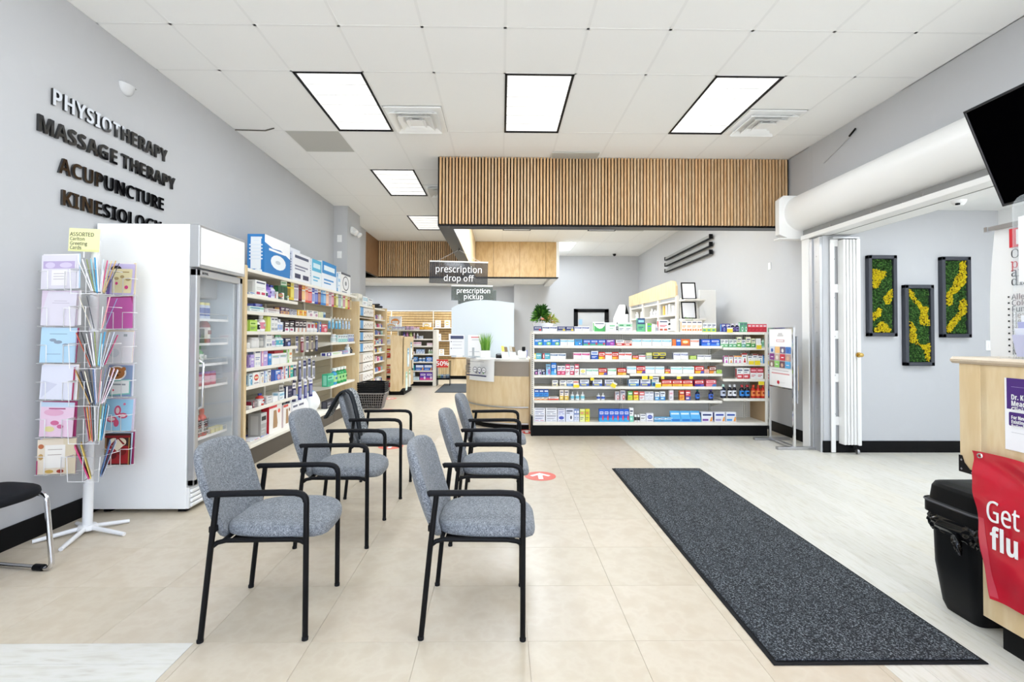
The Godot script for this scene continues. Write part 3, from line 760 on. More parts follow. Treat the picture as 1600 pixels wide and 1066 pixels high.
var cache := {}
func ink(m: MB, s: String, w: float, h: float, z: float, ops: Array) -> void:
	for q in ops:   # [colour, polygon in 0..1]
		var p := PackedVector2Array()
		for k in q[1]: p.append(Vector2((k.x - 0.5) * w, k.y * h))
		m.paint(hexc(q[0])).face(p, Vector3.ZERO, Basis(), z)
		z += 0.0004

func design(style: String, c: Array) -> Array:
	var a: String = c[0]
	var b: String = c[1]
	var d: String = c[2]
	var dark := hexc(a).get_luminance() < 0.5
	var tx := "f6f4f0" if dark else "5a6078"
	var o := []
	match style:
		"plain": pass
		"band": o = [[b, rect(0, 0.52, 1, 0.86)], [d, rect(0.1, 0.62, 0.72, 0.76)], [tx, rect(0.08, 0.3, 0.7, 0.35)], [tx, rect(0.08, 0.18, 0.5, 0.22)]]
		"thin": o = [[b, PackedVector2Array([Vector2(0.02, 0.62), Vector2(0.9, 0.56), Vector2(0.98, 0.72), Vector2(0.98, 0.84), Vector2(0.02, 0.84)])], [d, rect(0.15, 0.68, 0.8, 0.77)]]
		"top": o = [[b, rect(0, 0.55, 1, 1)], [d, rect(0.12, 0.68, 0.88, 0.86)], [b, rect(0.12, 0.3, 0.8, 0.36)], [b, rect(0.12, 0.18, 0.6, 0.23)]]
		"bottom": o = [[b, rect(0, 0, 1, 0.42)], [d, rect(0.12, 0.12, 0.7, 0.3)], [tx, rect(0.1, 0.72, 0.85, 0.84)], [tx, rect(0.1, 0.56, 0.6, 0.62)]]
		"left": o = [[b, rect(0, 0, 0.28, 1)], [d, rect(0.38, 0.55, 0.9, 0.72)], [d, rect(0.38, 0.32, 0.75, 0.38)], ["ffffff", rect(0.09, 0.2, 0.19, 0.8)]]
		"oval": o = [[b, disc(0.5, 0.58, 0.36, 0.26)], [d, rect(0.24, 0.5, 0.76, 0.66)], [tx, rect(0.15, 0.1, 0.85, 0.16)]]
		"logo": o = [["f6f4f0", rect(0.12, 0.6, 0.88, 0.8)], [a, rect(0.18, 0.66, 0.8, 0.74)], [b, rect(0, 0, 1, 0.3)], [d, disc(0.78, 0.3, 0.16, 0.2)]]
		"pain": o = [["f7f2ec", PackedVector2Array([Vector2(0.06, 0.52), Vector2(0.92, 0.56), Vector2(0.92, 0.86), Vector2(0.06, 0.82)])], [a, rect(0.12, 0.6, 0.8, 0.76)], [b, rect(0, 0, 1, 0.36)], [d, PackedVector2Array([Vector2(0.55, 0), Vector2(1, 0), Vector2(1, 0.36), Vector2(0.7, 0.36)])]]
		"swoosh": o = [[b, PackedVector2Array([Vector2(0, 0), Vector2(1, 0), Vector2(1, 0.62), Vector2(0.75, 0.34), Vector2(0.5, 0.28), Vector2(0.25, 0.4), Vector2(0, 0.66)])], [d, disc(0.5, 0.5, 0.12, 0.14)], [tx, rect(0.1, 0.78, 0.9, 0.86)]]
		"wave": o = [["ffffff", PackedVector2Array([Vector2(0, 1), Vector2(0, 0.8), Vector2(0.3, 0.7), Vector2(0.6, 0.72), Vector2(1, 0.55), Vector2(1, 1)])], [b, disc(0.52, 0.36, 0.3, 0.2)], [d, disc(0.5, 0.36, 0.1, 0.05)], ["ffffff", rect(0.15, 0.62, 0.8, 0.68)]]
		"pic": o = [[b, disc(0.68, 0.3, 0.26, 0.26)], [d, disc(0.66, 0.32, 0.12, 0.14)], [tx, rect(0.1, 0.76, 0.86, 0.88)], [tx, rect(0.1, 0.62, 0.5, 0.68)]]
		"baby": o = [[d, rect(0, 0.84, 1, 1)], [b, disc(0.55, 0.4, 0.12, 0.1)], [b, PackedVector2Array([Vector2(0.28, 0.08), Vector2(0.8, 0.08), Vector2(0.72, 0.28), Vector2(0.5, 0.34), Vector2(0.36, 0.26)])], [tx, rect(0.14, 0.64, 0.8, 0.74)]]
		"pads": o = [["f4f6fa", rect(0.06, 0.52, 0.94, 0.9)], [b, rect(0.1, 0.62, 0.86, 0.8)], [d, rect(0.08, 0.1, 0.6, 0.3)], ["f0a03c", PackedVector2Array([Vector2(0.72, 0.06), Vector2(0.94, 0.06), Vector2(0.97, 0.5), Vector2(0.86, 0.5)])]]
		"lines": o = [[tx, rect(0.1, 0.8, 0.9, 0.9)], [b, rect(0.1, 0.5, 0.86, 0.56)], [b, rect(0.1, 0.4, 0.7, 0.45)], [d, rect(0.1, 0.1, 0.42, 0.26)], [d, rect(0.56, 0.1, 0.9, 0.26)]]
		"fan": o = [["4c4f56", disc(0.5, 0.5, 0.34, 0.36, 20)], ["e8e8ea", disc(0.5, 0.5, 0.29, 0.31, 20)], ["7d8088", disc(0.5, 0.5, 0.1, 0.11)], [b, rect(0, 0.9, 1, 1)], [d, rect(0.1, 0.04, 0.6, 0.1)]]
		"foot": o = [["efebe6", rect(0.0, 0.0, 1, 1)], [b, rect(0.0, 0.9, 0.6, 1)], ["a8845c", PackedVector2Array([Vector2(0.3, 0.14), Vector2(0.62, 0.14), Vector2(0.66, 0.3), Vector2(0.56, 0.8), Vector2(0.34, 0.8)])], [d, disc(0.76, 0.74, 0.1, 0.08)]]
		"dots":
			o = [[b, rect(0, 0, 0.2, 1)]]
			for i in 9: o.append([d if i % 3 else "6a5a50", disc(0.3 + 0.08 * i, 0.35 + 0.3 * fmod(i * 0.618, 1.0), 0.025, 0.12, 6)])
	return o

func body_of(kind: String, style: String, w: float, h: float, d: float, c: Array) -> Array:   # [body mesh, [[part name, mesh]]]
	var key := "%s|%s|%.3f|%.3f|%.3f|%s" % [kind, style, w, h, d, ",".join(c)]
	if cache.has(key): return cache[key]
	var m := MB.new().paint(hexc(c[0]))
	var sub := []
	match kind:
		"carton":
			m.ob(Vector3(0, h / 2, 0), Vector3(w, h, d), Basis(), 0.0012)
			ink(m, style, w * 0.985, h, d / 2 + 0.0004, design(style, c))
			m.paint(hexc(c[1])).quad(Vector3(-w / 2 - 0.0003, h * 0.1, -d * 0.3), Vector3(-w / 2 - 0.0003, h * 0.1, d * 0.3), Vector3(-w / 2 - 0.0003, h * 0.9, d * 0.3), Vector3(-w / 2 - 0.0003, h * 0.9, -d * 0.3), Vector3.LEFT)
		"tray":   # open fronted box: low lip, raked sides
			m.prism(PackedVector2Array([Vector2(-d / 2, 0), Vector2(d / 2, 0), Vector2(d / 2, h * 0.32), Vector2(-d / 2, h)]), Vector3(-w / 2 + w, 0, 0), Basis(Vector3(0, 0, 1), Vector3(0, 1, 0), Vector3(-1, 0, 0)), 0.0, w)
			ink(m, style, w, h * 0.32, d / 2 + 0.0004, [[c[1], rect(0.1, 0.2, 0.9, 0.8)]])
			var pk := MB.new().paint(hexc(c[2])).ob(Vector3(0, h * 0.5, -d * 0.1), Vector3(w * 0.84, h * 0.62, d * 0.4), Basis(Vector3.RIGHT, -0.3), 0.002)
			sub.append(["packets", pk])
		"bottle", "spray", "prime":
			var r := w / 2
			m.lathe(Vector3.ZERO, [Vector2(0, 0), Vector2(r * 0.9, 0), Vector2(r, h * 0.03), Vector2(r, h * 0.16)], 12, 1, d / w)
			m.paint(hexc(c[1])).lathe(Vector3.ZERO, [Vector2(r * 1.01, h * 0.16), Vector2(r * 1.01, h * 0.56)], 12, 1, d / w)
			m.paint(hexc(c[0])).lathe(Vector3.ZERO, [Vector2(r, h * 0.56), Vector2(r * 0.98, h * 0.64), Vector2(r * 0.7, h * 0.74), Vector2(r * 0.42, h * 0.79), Vector2(r * 0.4, h * 0.84)], 12, 1, d / w)
			m.paint(hexc(c[0]).darkened(0.2)).face(rect(-r * 0.5, h * 0.32, r * 0.5, h * 0.46), Vector3.ZERO, Basis(), d / 2 * 1.02)
			var cp := MB.new().paint(hexc(c[2]))
			if kind == "spray":
				cp.ob(Vector3(0, h * 0.92, 0.01), Vector3(w * 0.5, h * 0.14, w * 0.9), Basis(), 0.004)
			else:
				cp.lathe(Vector3.ZERO, [Vector2(r * 0.5, h * 0.83), Vector2(r * 0.5, h * 0.98), Vector2(r * 0.4, h), Vector2(0, h)], 10)
			sub.append(["cap", cp])
		"dropper":
			var r := w / 2
			m.lathe(Vector3.ZERO, [Vector2(0, 0), Vector2(r * 0.95, 0), Vector2(r, h * 0.04), Vector2(r, h * 0.18)], 12, 1, d / w)
			m.paint(hexc(c[1])).lathe(Vector3.ZERO, [Vector2(r * 1.01, h * 0.18), Vector2(r * 1.01, h * 0.5)], 12, 1, d / w)
			m.paint(hexc(c[0])).lathe(Vector3.ZERO, [Vector2(r, h * 0.5), Vector2(r * 0.95, h * 0.62), Vector2(r * 0.35, h * 0.7)], 12, 1, d / w)
			sub.append(["nozzle", MB.new().paint(hexc(c[2])).lathe(Vector3.ZERO, [Vector2(r * 0.36, h * 0.68), Vector2(r * 0.3, h * 0.8), Vector2(r * 0.14, h * 0.98), Vector2(0, h)], 8)])
		"jar", "can":
			var r := w / 2
			m.lathe(Vector3.ZERO, [Vector2(0, 0), Vector2(r * 0.92, 0), Vector2(r, h * 0.05), Vector2(r, h * 0.2)], 12)
			m.paint(hexc(c[1])).lathe(Vector3.ZERO, [Vector2(r * 1.005, h * 0.2), Vector2(r * 1.005, h * 0.68)], 12)
			m.paint(hexc(c[0])).lathe(Vector3.ZERO, [Vector2(r, h * 0.68), Vector2(r, h * 0.8), Vector2(r * 0.86, h * 0.86), Vector2(0, h * 0.86)], 12)
			sub.append(["lid", MB.new().paint(hexc(c[2])).lathe(Vector3.ZERO, [Vector2(r * 0.9, h * 0.84), Vector2(r * 0.9, h * 0.98), Vector2(r * 0.82, h), Vector2(0, h)], 12)])
		"tube":   # stands on its cap
			m.sheet(func(u, v): return Vector3(cos(TAU * u) * w / 2, h * 0.16 + v * h * 0.84, -sin(TAU * u) * w / 2 * (1.0 - v * 0.93)), 14, 4, 0.0, true)
			m.paint(hexc(c[1])).face(rect(-w * 0.3, h * 0.4, w * 0.3, h * 0.8), Vector3.ZERO, Basis(), w * 0.34)
			sub.append(["cap", MB.new().paint(hexc(c[2])).lathe(Vector3.ZERO, [Vector2(0, 0), Vector2(w * 0.4, 0), Vector2(w * 0.46, h * 0.17), Vector2(0, h * 0.17)], 12)])
		"pack":   # header card with a bubble, hangs from a hook
			m.ob(Vector3(0, h / 2, 0), Vector3(w, h, 0.003), Basis(), 0.001)
			ink(m, style, w, h, 0.0022, [[c[1], rect(0.04, 0.7, 0.96, 0.98)], [c[2], rect(0.12, 0.78, 0.8, 0.88)]])
			sub.append(["bubble", MB.new().paint(hexc(c[2])).ob(Vector3(0, h * 0.36, 0.008), Vector3(w * 0.7, h * 0.5, 0.014), Basis(), 0.006)])
		"sack":   # soft plastic bag
			m.sheet(func(u, v):
				var k := sin(PI * clampf(v * 0.9 + 0.06, 0, 1))
				return Vector3(cos(TAU * u) * w / 2 * (0.75 + 0.25 * k) * (1 + 0.06 * sin(u * 31.0 + v * 7.0)), h * v, -sin(TAU * u) * d / 2 * (0.15 + 0.85 * k) * (1 + 0.08 * cos(u * 25.0))), 20, 8, 0.0, true)
			sub.append(["tie", MB.new().paint(hexc(c[1])).ob(Vector3(0, h, 0), Vector3(w * 0.3, h * 0.1, d * 0.2), Basis(), 0.004)])
	var r2 := [m.mesh(), []]
	for q in sub: r2[1].append([q[0], q[1].mesh()])
	cache[key] = r2
	return r2

const KIND_NAME := {"carton": "product_carton", "tray": "dispenser_box", "bottle": "product_bottle", "spray": "spray_bottle", "prime": "sports_bottle", "dropper": "dropper_bottle", "jar": "product_jar", "can": "drink_can", "tube": "cream_tube", "pack": "hanging_pack", "sack": "plastic_bag"}
const KIND_CAT := {"carton": "box", "tray": "box", "bottle": "bottle", "spray": "bottle", "prime": "bottle", "dropper": "bottle", "jar": "jar", "can": "can", "tube": "tube", "pack": "package", "sack": "bag"}

func product(kind: String, style: String, w: float, h: float, d: float, c: Array, at: Vector3, turn: float, label: String, cat := "", grp := "") -> MeshInstance3D:
	var b := body_of(kind, style, w, h, d, c)
	var gl: Material = M.gloss_print if kind in ["bottle", "jar", "can", "prime", "spray", "tube"] else M.print
	var o := single(KIND_NAME[kind], b[0], gl, label, cat if cat else KIND_CAT[kind], at, turn, grp)
	for q in b[1]: part(q[0], q[1], gl, o)
	if kind == "prime":
		for k in 2:
			var t := part("lettering", words("PRIME", 0.042, 0.001), M.black, o)
			t.transform = Transform3D(Basis(Vector3(0, 1, 0), Vector3(-1, 0, 0), Vector3(0, 0, 1)), Vector3(-0.014 + 0.03 * k, h * 0.36, d / 2 * 1.01))
	if label.contains("marked Spin"):
		var t := part("lettering", words("Spin", 0.05, 0.001, true), M.white, o)
		t.position = Vector3(0, h * 0.42, d / 2 * 1.04)
	return o

const ORD := ["first", "second", "third", "fourth", "fifth", "sixth", "seventh", "eighth", "ninth", "tenth"]
const TENS := ["eleventh", "twelfth", "thirteenth", "fourteenth", "fifteenth", "sixteenth", "seventeenth", "eighteenth", "nineteenth", "twentieth", "twenty-first", "twenty-second", "twenty-third", "twenty-fourth"]
func nth(i: int) -> String: return ORD[i] if i < 10 else TENS[i - 10]
func hue_word(s: String) -> String:
	var c := hexc(s)
	if c.s < 0.12: return "white" if c.v > 0.88 else "pale grey" if c.v > 0.7 else "grey" if c.v > 0.35 else "black"
	if c.v < 0.4: return "dark " + ("brown" if c.h < 0.12 else "green" if c.h < 0.45 else "blue" if c.h < 0.72 else "wine")
	var tone := "pale " if c.s < 0.35 and c.v > 0.75 else ""
	var k := c.h
	var nm := "red" if k < 0.03 or k > 0.96 else "orange" if k < 0.1 else "yellow" if k < 0.18 else "green" if k < 0.45 else "turquoise" if k < 0.53 else "blue" if k < 0.7 else "purple" if k < 0.8 else "pink"
	return tone + nm
const CNT := ["", "", "two", "three", "four", "five", "six", "seven", "eight", "nine", "ten"]
# rows of goods: "start;width;height;depth;count;step;kind;style;colours;look" with lengths in millimetres along the shelf
func goods(rows: Array, place: String, y: float, front: float, facing: String) -> void:
	for r in rows:
		var q: PackedStringArray = r.split(";")
		var u := float(q[0]) / 1000.0
		var w := float(q[1]) / 1000.0
		var h := float(q[2]) / 1000.0
		var d := float(q[3]) / 1000.0
		var n := int(q[4])
		var up := 0.0
		if q.size() > 10: up = float(q[10]) / 1000.0
		for i in n:
			var c := u + w / 2 + float(q[5]) / 1000.0 * i
			var lab := "%s, %s" % [q[9], place]
			if n > 1: lab = "%s of %s %s, %s" % [["left", "right"][i] if n == 2 else ORD[i], CNT[n], q[9], place]
			var at := P(c, y + up, front + d / 2) if facing == "front" else P(front - d / 2, y + up, c)
			var jit := 0.0 if q[6] == "pack" else rng.randf_range(-0.025, 0.025)
			product(q[6], q[7], w, h, d, Array(q[8].split(",")), at, jit if facing == "front" else PI / 2 + jit, lab, "", q[9] if n > 1 else "")

func face_part(called: String, ops: Array, w: float, h: float, mt: Material, parent: Node, t: Transform3D, thick := 0.001) -> MeshInstance3D:   # a printed sheet, its print raised a hair
	var m := MB.new().paint(hexc(ops[0])).ob(Vector3(0, h / 2, -thick / 2), Vector3(w, h, thick))
	ink(m, "", w, h, 0.0003, ops.slice(1))
	var o := part(called, m, mt, parent)
	o.transform = t
	return o

func counter_right() -> void:
	var o := thing("reception_counter", "maple reception counter with a speckled stone coloured top at the right", "counter")
	part("front_panel", MB.new().box(2.13, 2.16, 0.128, 1.233, 0.2, 2.148, 0.002), M.maple, o)
	part("end_panel", MB.new().box(2.13, 2.75, 0.128, 1.233, 2.118, 2.148, 0.002), M.maple, o)
	part("overhang_panel", MB.new().box(2.13, 2.165, 0.748, 1.233, 2.148, 2.248, 0.002).box(2.165, 2.75, 0.748, 1.233, 2.215, 2.248, 0.002), M.maple, o)
	part("back_panel", MB.new().box(2.72, 2.75, 0.0, 1.233, 0.2, 2.12), M.maple, o)
	part("kick_plate", MB.new().box(2.19, 2.2, 0, 0.13, 0.2, 2.12).box(2.2, 2.75, 0, 0.13, 2.1, 2.12), M.black_base, o)
	var stone := tri_mat(noise_tex(0.22, ["8f7a62", "c4b096", "d2c1a8", "dccdb6", "a8927a"], [0.12, 0.28, 0.5, 0.75, 0.95], 512, 3, FastNoiseLite.TYPE_SIMPLEX, 81), Vector3(4, 4, 4), 0.3)
	M.stone = stone
	part("countertop", MB.new().box(2.115, 2.8, 1.233, 1.264, 0.2, 2.288, 0.011), stone, o)
	var br := part("corner_bracket", MB.new().prism(PackedVector2Array([Vector2(0, 0), Vector2(0.085, 0), Vector2(0.085, 0.014), Vector2(0.05, 0.02), Vector2(0.025, 0.045), Vector2(0.014, 0.075), Vector2(0, 0.075)]), Vector3.ZERO, FACE_L, 0, 0.004), M.black, o)
	br.position = P(2.128, 0.735, 2.248)
	var sc := MB.new()
	for q in [[0.014, 0.014], [0.014, 0.055], [0.065, 0.008]]: sc.lathe(P(2.123, 0.735 + q[1], 2.248 - q[0]), [Vector2(0, 0.002), Vector2(0.005, 0)], 8, 1, 1, Basis(Vector3(0, 0, 1), PI / 2))
	part("screw", sc, M.steel, br, -br.position)
	# purple notice
	var ps := thing("notice", "white notice with purple panels taped to the reception counter", "poster", P(2.127, 0.885, 1.90), 0)
	var pur := "4b2a78"
	face_part("sheet", ["f7f6f8", [pur, rect(0.03, 0.57, 1, 1)], [pur, rrect(0.06, 0.34, 1, 0.53, 0.02)], ["cbbfe0", rect(0.1, 0.88, 1, 0.883)], ["cbbfe0", rect(0.1, 0.6, 1, 0.603)], ["c8c8cc", rect(0.1, 0.25, 0.3, 0.256)]], 0.28, 0.30, M.print, ps, Transform3D(FACE_L, Vector3(0, 0, 0)))
	for q in [["Dr. Kou", 0.222, 0.03], ["Meadow", 0.196, 0.03], ["Clinic in", 0.17, 0.03], ["For New &", 0.138, 0.02], ["Existing", 0.12, 0.02], ["Patients.", 0.102, 0.02]]:
		var t := part("lettering", words(q[0], q[2], 0.0008, true, "Droid Sans", HORIZONTAL_ALIGNMENT_LEFT), M.white, ps)
		t.transform = Transform3D(FACE_L * Basis.from_scale(Vector3(0.72, 1, 1)), Vector3(-0.003, q[1], -0.112))
	# red vinyl banner
	var bn := thing("vinyl_banner", "creased red vinyl banner with white lettering hung on the reception counter", "banner")
	M.vinyl = mat("c4122c", 0.22)
	M.vinyl.clearcoat_enabled = true; M.vinyl.clearcoat = 0.4
	var fb := func(u: float, v: float) -> Vector3:   # u: far -> near, v: up
		var d: float = lerpf(2.085, 2.155, pow(v, 0.8)) - u * 1.0
		var wave: float = 0.004 * sin(u * 23.0 + v * 5.0) + 0.005 * sin(v * 15.0 + u * 9.0) + 0.004 * sin(u * 41.0 - v * 19.0) * (1.0 - v * 0.5) + 0.004 * cos(v * 33.0 + u * 17.0) * smoothstep(0.55, 0.9, v)
		return P(2.098 + wave - 0.012 * sin(PI * v) , lerpf(0.235, 0.855, v) + 0.006 * sin(u * 12.0) - (0.004 if v > 0.98 else 0.0), d)
	part("sheet", MB.new().sheet(fb, 60, 40, 0.0016), M.vinyl, bn)
	part("hem", MB.new().sheet(func(u, v): return fb.call(0.004 + 0.03 * u, 0.02 + 0.52 * v) - Vector3(0.0022, 0, 0), 3, 24, 0.0008), mat("cf4a58", 0.12), bn)
	var gr := MB.new()
	gr.lathe(fb.call(0.03, 0.965) - Vector3(0.003, 0, 0), [Vector2(0.006, 0.002), Vector2(0.011, 0.003), Vector2(0.013, 0.0)], 14, 1, 1, Basis(Vector3(0, 0, 1), PI / 2))
	part("grommet", gr, M.chrome, bn)
	for q in [["Get", 0.575, 2.072, 0.118, false], ["flu", 0.462, 2.056, 0.125, true]]:
		var t := part("lettering", words(q[0], q[3], 0.002, q[4], "Droid Sans", HORIZONTAL_ALIGNMENT_LEFT), M.white, bn)
		t.transform = Transform3D(FACE_L * Basis.from_scale(Vector3(0.74, 1, 1)), P(2.071, q[1] + q[3] * 0.36, q[2]))
	bin()
	# acrylic shield with a sheet and a leaflet holder
	var sh := thing("acrylic_shield", "clear acrylic sneeze shield standing on the reception counter", "shield", P(2.3, 1.264, 2.157))
	var clear := mat("e6eef2", 0.03)
	clear.transparency = BaseMaterial3D.TRANSPARENCY_ALPHA; clear.albedo_color.a = 0.12
	part("pane", MB.new().prism(rrect(0, 0, 1.1, 0.72, 0.05), Vector3.ZERO, FACE_L, 0, 0.006), clear, sh)
	part("foot", MB.new().box(-0.08, 0.08, 0, 0.006, -0.02, 0.02, 0.002), clear, sh, Vector3(0, 0, 0.12))
	var nt := thing("notice", "white printed notice stuck on the clear acrylic shield", "poster", P(2.292, 1.60, 1.895))
	face_part("sheet", ["f6f6f6", ["8a8d92", rect(0.06, 0.84, 0.6, 0.9)], ["8a8d92", rect(0.06, 0.74, 0.5, 0.78)], ["c06ab0", rect(0.06, 0.66, 0.5, 0.68)], ["6aa080", rect(0.06, 0.3, 0.9, 0.31)]], 0.47, 0.29, M.print, nt, Transform3D(FACE_L, Vector3.ZERO))
	var lh := thing("leaflet_holder", "clear leaflet holder with violet edged leaflets on the reception counter", "leaflet holder", P(2.25, 1.264, 2.04))
	part("holder", MB.new().box(-0.01, 0.0, 0, 0.2, -0.07, 0.07, 0.002).box(-0.07, 0.0, 0, 0.006, -0.07, 0.07), clear, lh)
	for k in 4:
		part("leaflet", MB.new().paint(hexc(["eceff4", "b4b6dc", "e6e9f2", "c8cae4"][k])).ob(Vector3(-0.015 - 0.012 * k, 0.1 - 0.015 * k, 0.02), Vector3(0.003, 0.17 - 0.025 * k, 0.09), Basis(Vector3(0, 0, 1), 0.08 + 0.05 * k), 0.0006), M.print, lh)
	# wall television
	M.dark_screen = mat("010102", 0.3)
	M.dark_screen.metallic_specular = 0.06
	var tv := thing("television", "black flat television tilted down from the header at upper right", "television")
	var a := P(2.504, 2.577, 2.6)
	var b := P(2.715, 2.062, 2.6)
	var upv := (a - b).normalized()
	var alongv := Vector3(0, 0, 1)
	var nrm := alongv.cross(upv).normalized() * 1.0
	if nrm.x > 0: nrm = -nrm
	var bs := Basis(alongv, upv, alongv.cross(upv))
	if bs.z.x > 0: bs = Basis(-alongv, upv, (-alongv).cross(upv))
	var hh := (a - b).length()
	var c := (a + b) / 2 + alongv * 0.49
	part("case", MB.new().ob(c - bs.z * 0.02, Vector3(0.98, hh, 0.03), bs, 0.006).ob(c - bs.z * 0.05, Vector3(0.7, hh * 0.6, 0.04), bs, 0.01), M.black, tv)
	part("screen", MB.new().ob(c - bs.z * 0.004, Vector3(0.955, hh - 0.028, 0.004), bs), M.dark_screen, tv)
	part("bezel", MB.new().ob(c + bs.y * (hh / 2 - 0.006), Vector3(0.98, 0.012, 0.008), bs, 0.002).ob(c - bs.y * (hh / 2 - 0.006), Vector3(0.98, 0.012, 0.008), bs, 0.002).ob(c + bs.x * 0.484, Vector3(0.012, hh, 0.008), bs, 0.002).ob(c - bs.x * 0.484, Vector3(0.012, hh, 0.008), bs, 0.002), mat("26262a", 0.3), tv)
	var mt := MB.new()
	var hub := c - bs.z * 0.08
	mt.ob(hub, Vector3(0.25, 0.25, 0.02), bs, 0.003)
	mt.tube([hub, hub + Vector3(0.35, 0.05, 0), Vector3(3.52, hub.y + 0.42, hub.z)], 0.022, 8)
	part("wall_arm", mt, M.white, tv)
	# hanging information banner
	var hb := thing("information_banner", "tall white roll up banner with a red square logo behind the counter", "banner", P(3.0, 0, 2.95))
	part("top_rail", MB.new().box(-0.02, 0.012, 2.0, 2.03, 0.0, 0.02).box(-0.016, 0.008, 2.003, 2.028, -0.95, 0), M.steel, hb)
	# local z runs toward the camera, so build with explicit vectors
	part("sheet", MB.new().sheet(func(u, v): return Vector3(0.004 * sin(v * 6.0 + 1.0), lerpf(0.12, 2.01, v), 0.025 - 0.03 * sin(PI * pow(v, 2.0)) * (1.0 - u) + u * 0.85), 10, 24, 0.002), mat("f3f2f0", 0.6), hb)
	part("base", MB.new().box(-0.12, 0.12, 0, 0.1, -0.9, 0.0, 0.02), M.alu, hb)
	part("support_pole", MB.new().tube([Vector3(0.03, 0.1, 0.45), Vector3(0.03, 2.0, 0.45)], 0.012, 8), M.alu, hb)
	part("logo_square", MB.new().ob(Vector3(-0.008, 1.935, 0.18), Vector3(0.003, 0.11, 0.12)), mat("d22230", 0.5), hb)
	var lt := part("logo_letter", words("P", 0.12, 0.002, true), M.white, hb)
	lt.transform = Transform3D(FACE_L, Vector3(-0.011, 1.935, 0.185))
	var ln := [["Our", 1.84, 0.07, "3a3a3e"], ["pre", 1.782, 0.07, "c8202c"], ["and", 1.732, 0.07, "3a3a3e"], ["dis", 1.68, 0.07, "3a3a3e"]]
	for q in ln:
		var t := part("lettering", words(q[0], q[2], 0.001, false, "Droid Serif", HORIZONTAL_ALIGNMENT_LEFT), mat(q[3], 0.6), hb)
		t.transform = Transform3D(FACE_L, Vector3(-0.009, q[1], 0.125))
	var bl := ["Allergie", "Cold", "Fun", "Hea", "Hem", "Head", "Impe", "Indi", "Itch", "Me"]
	for i in bl.size():
		var t := part("lettering", words(bl[i], 0.044, 0.001, false, "Droid Sans", HORIZONTAL_ALIGNMENT_LEFT), mat("55565c", 0.6), hb)
		t.transform = Transform3D(FACE_L, Vector3(-0.009, 1.589 - 0.0357 * i, 0.128))
		part("bullet", MB.new().ob(Vector3(-0.009, 1.591 - 0.0357 * i, 0.112), Vector3(0.002, 0.009, 0.009)), M.black, hb)

func bin() -> void:
	var o := thing("waste_bin", "black waste bin with a domed lid and liner beside the reception counter", "bin", P(2.345, 0, 2.36))
	var sec := func(w: float, d: float, y: float, u: float) -> Vector3:   # rounded rectangle
		var a := TAU * u
		var k := 0.32
		return Vector3(signf(cos(a)) * pow(absf(cos(a)), k) * w, y, -signf(sin(a)) * pow(absf(sin(a)), k) * d)
	var plast := mat("0f1012", 0.38)
	part("body", MB.new().sheet(func(u, v):
		var q := [[0.0, 0.115, 0.095], [0.03, 0.125, 0.105], [0.5, 0.145, 0.135], [1.0, 0.15, 0.14]]
		var t: float = v
		var i := 0
		while i < 2 and t > q[i + 1][0]: i += 1
		var f: float = (t - q[i][0]) / (q[i + 1][0] - q[i][0])
		return sec.call(lerpf(q[i][1], q[i + 1][1], f), lerpf(q[i][2], q[i + 1][2], f), v * 0.44, u), 48, 12, 0.0, true).lathe(Vector3(0, 0.001, 0), [Vector2(0.1, 0), Vector2(0, 0)], 12), plast, o)
	var bag := mat("0c0c0e", 0.12)
	part("liner", MB.new().sheet(func(u, v):
		var cr: float = 0.003 * sin(u * 61.0 + v * 9.0) + 0.003 * sin(u * 143.0 - v * 17.0) + 0.002 * sin(u * 29.0 + v * 40.0)
		var b := 0.012 * sin(PI * v)
		return sec.call(0.153 + b + cr, 0.143 + b + cr, 0.375 + 0.11 * v + 0.012 * sin(u * 17.0) * (1.0 - v), u), 120, 10, 0.0, true), bag, o)
	part("liner_knot", MB.new().sheet(func(u, v):
		var r: float = 0.016 * (0.45 + 0.6 * sin(PI * pow(v, 0.7))) * (1 + 0.25 * sin(u * 37.0 + v * 11.0))
		return Vector3(-0.172 - 0.006 * v + cos(TAU * u) * r, 0.41 - 0.085 * v, 0.035 + 0.03 * v + sin(TAU * u) * r), 18, 10, 0.0, true), bag, o)
	part("lid", MB.new().sheet(func(u, v):
		var q := [[0.16, 0.155, 0.465], [0.172, 0.168, 0.47], [0.172, 0.168, 0.525], [0.166, 0.162, 0.53], [0.158, 0.152, 0.535], [0.15, 0.146, 0.60], [0.14, 0.135, 0.622], [0.10, 0.10, 0.632], [0.0, 0.0, 0.636]]
		var t: float = v * 8.0
		var i := mini(int(t), 7)
		return sec.call(lerpf(q[i][0], q[i + 1][0], t - i), lerpf(q[i][1], q[i + 1][1], t - i), lerpf(q[i][2], q[i + 1][2], t - i), u), 48, 32, 0.0, true), plast, o)
	part("lid_rim", MB.new().sheet(func(u, v): return sec.call(0.174 + 0.003 * sin(PI * v), 0.170 + 0.003 * sin(PI * v), 0.522 + 0.01 * v, u), 48, 3, 0.0, true), mat("4a4b4f", 0.4), o)

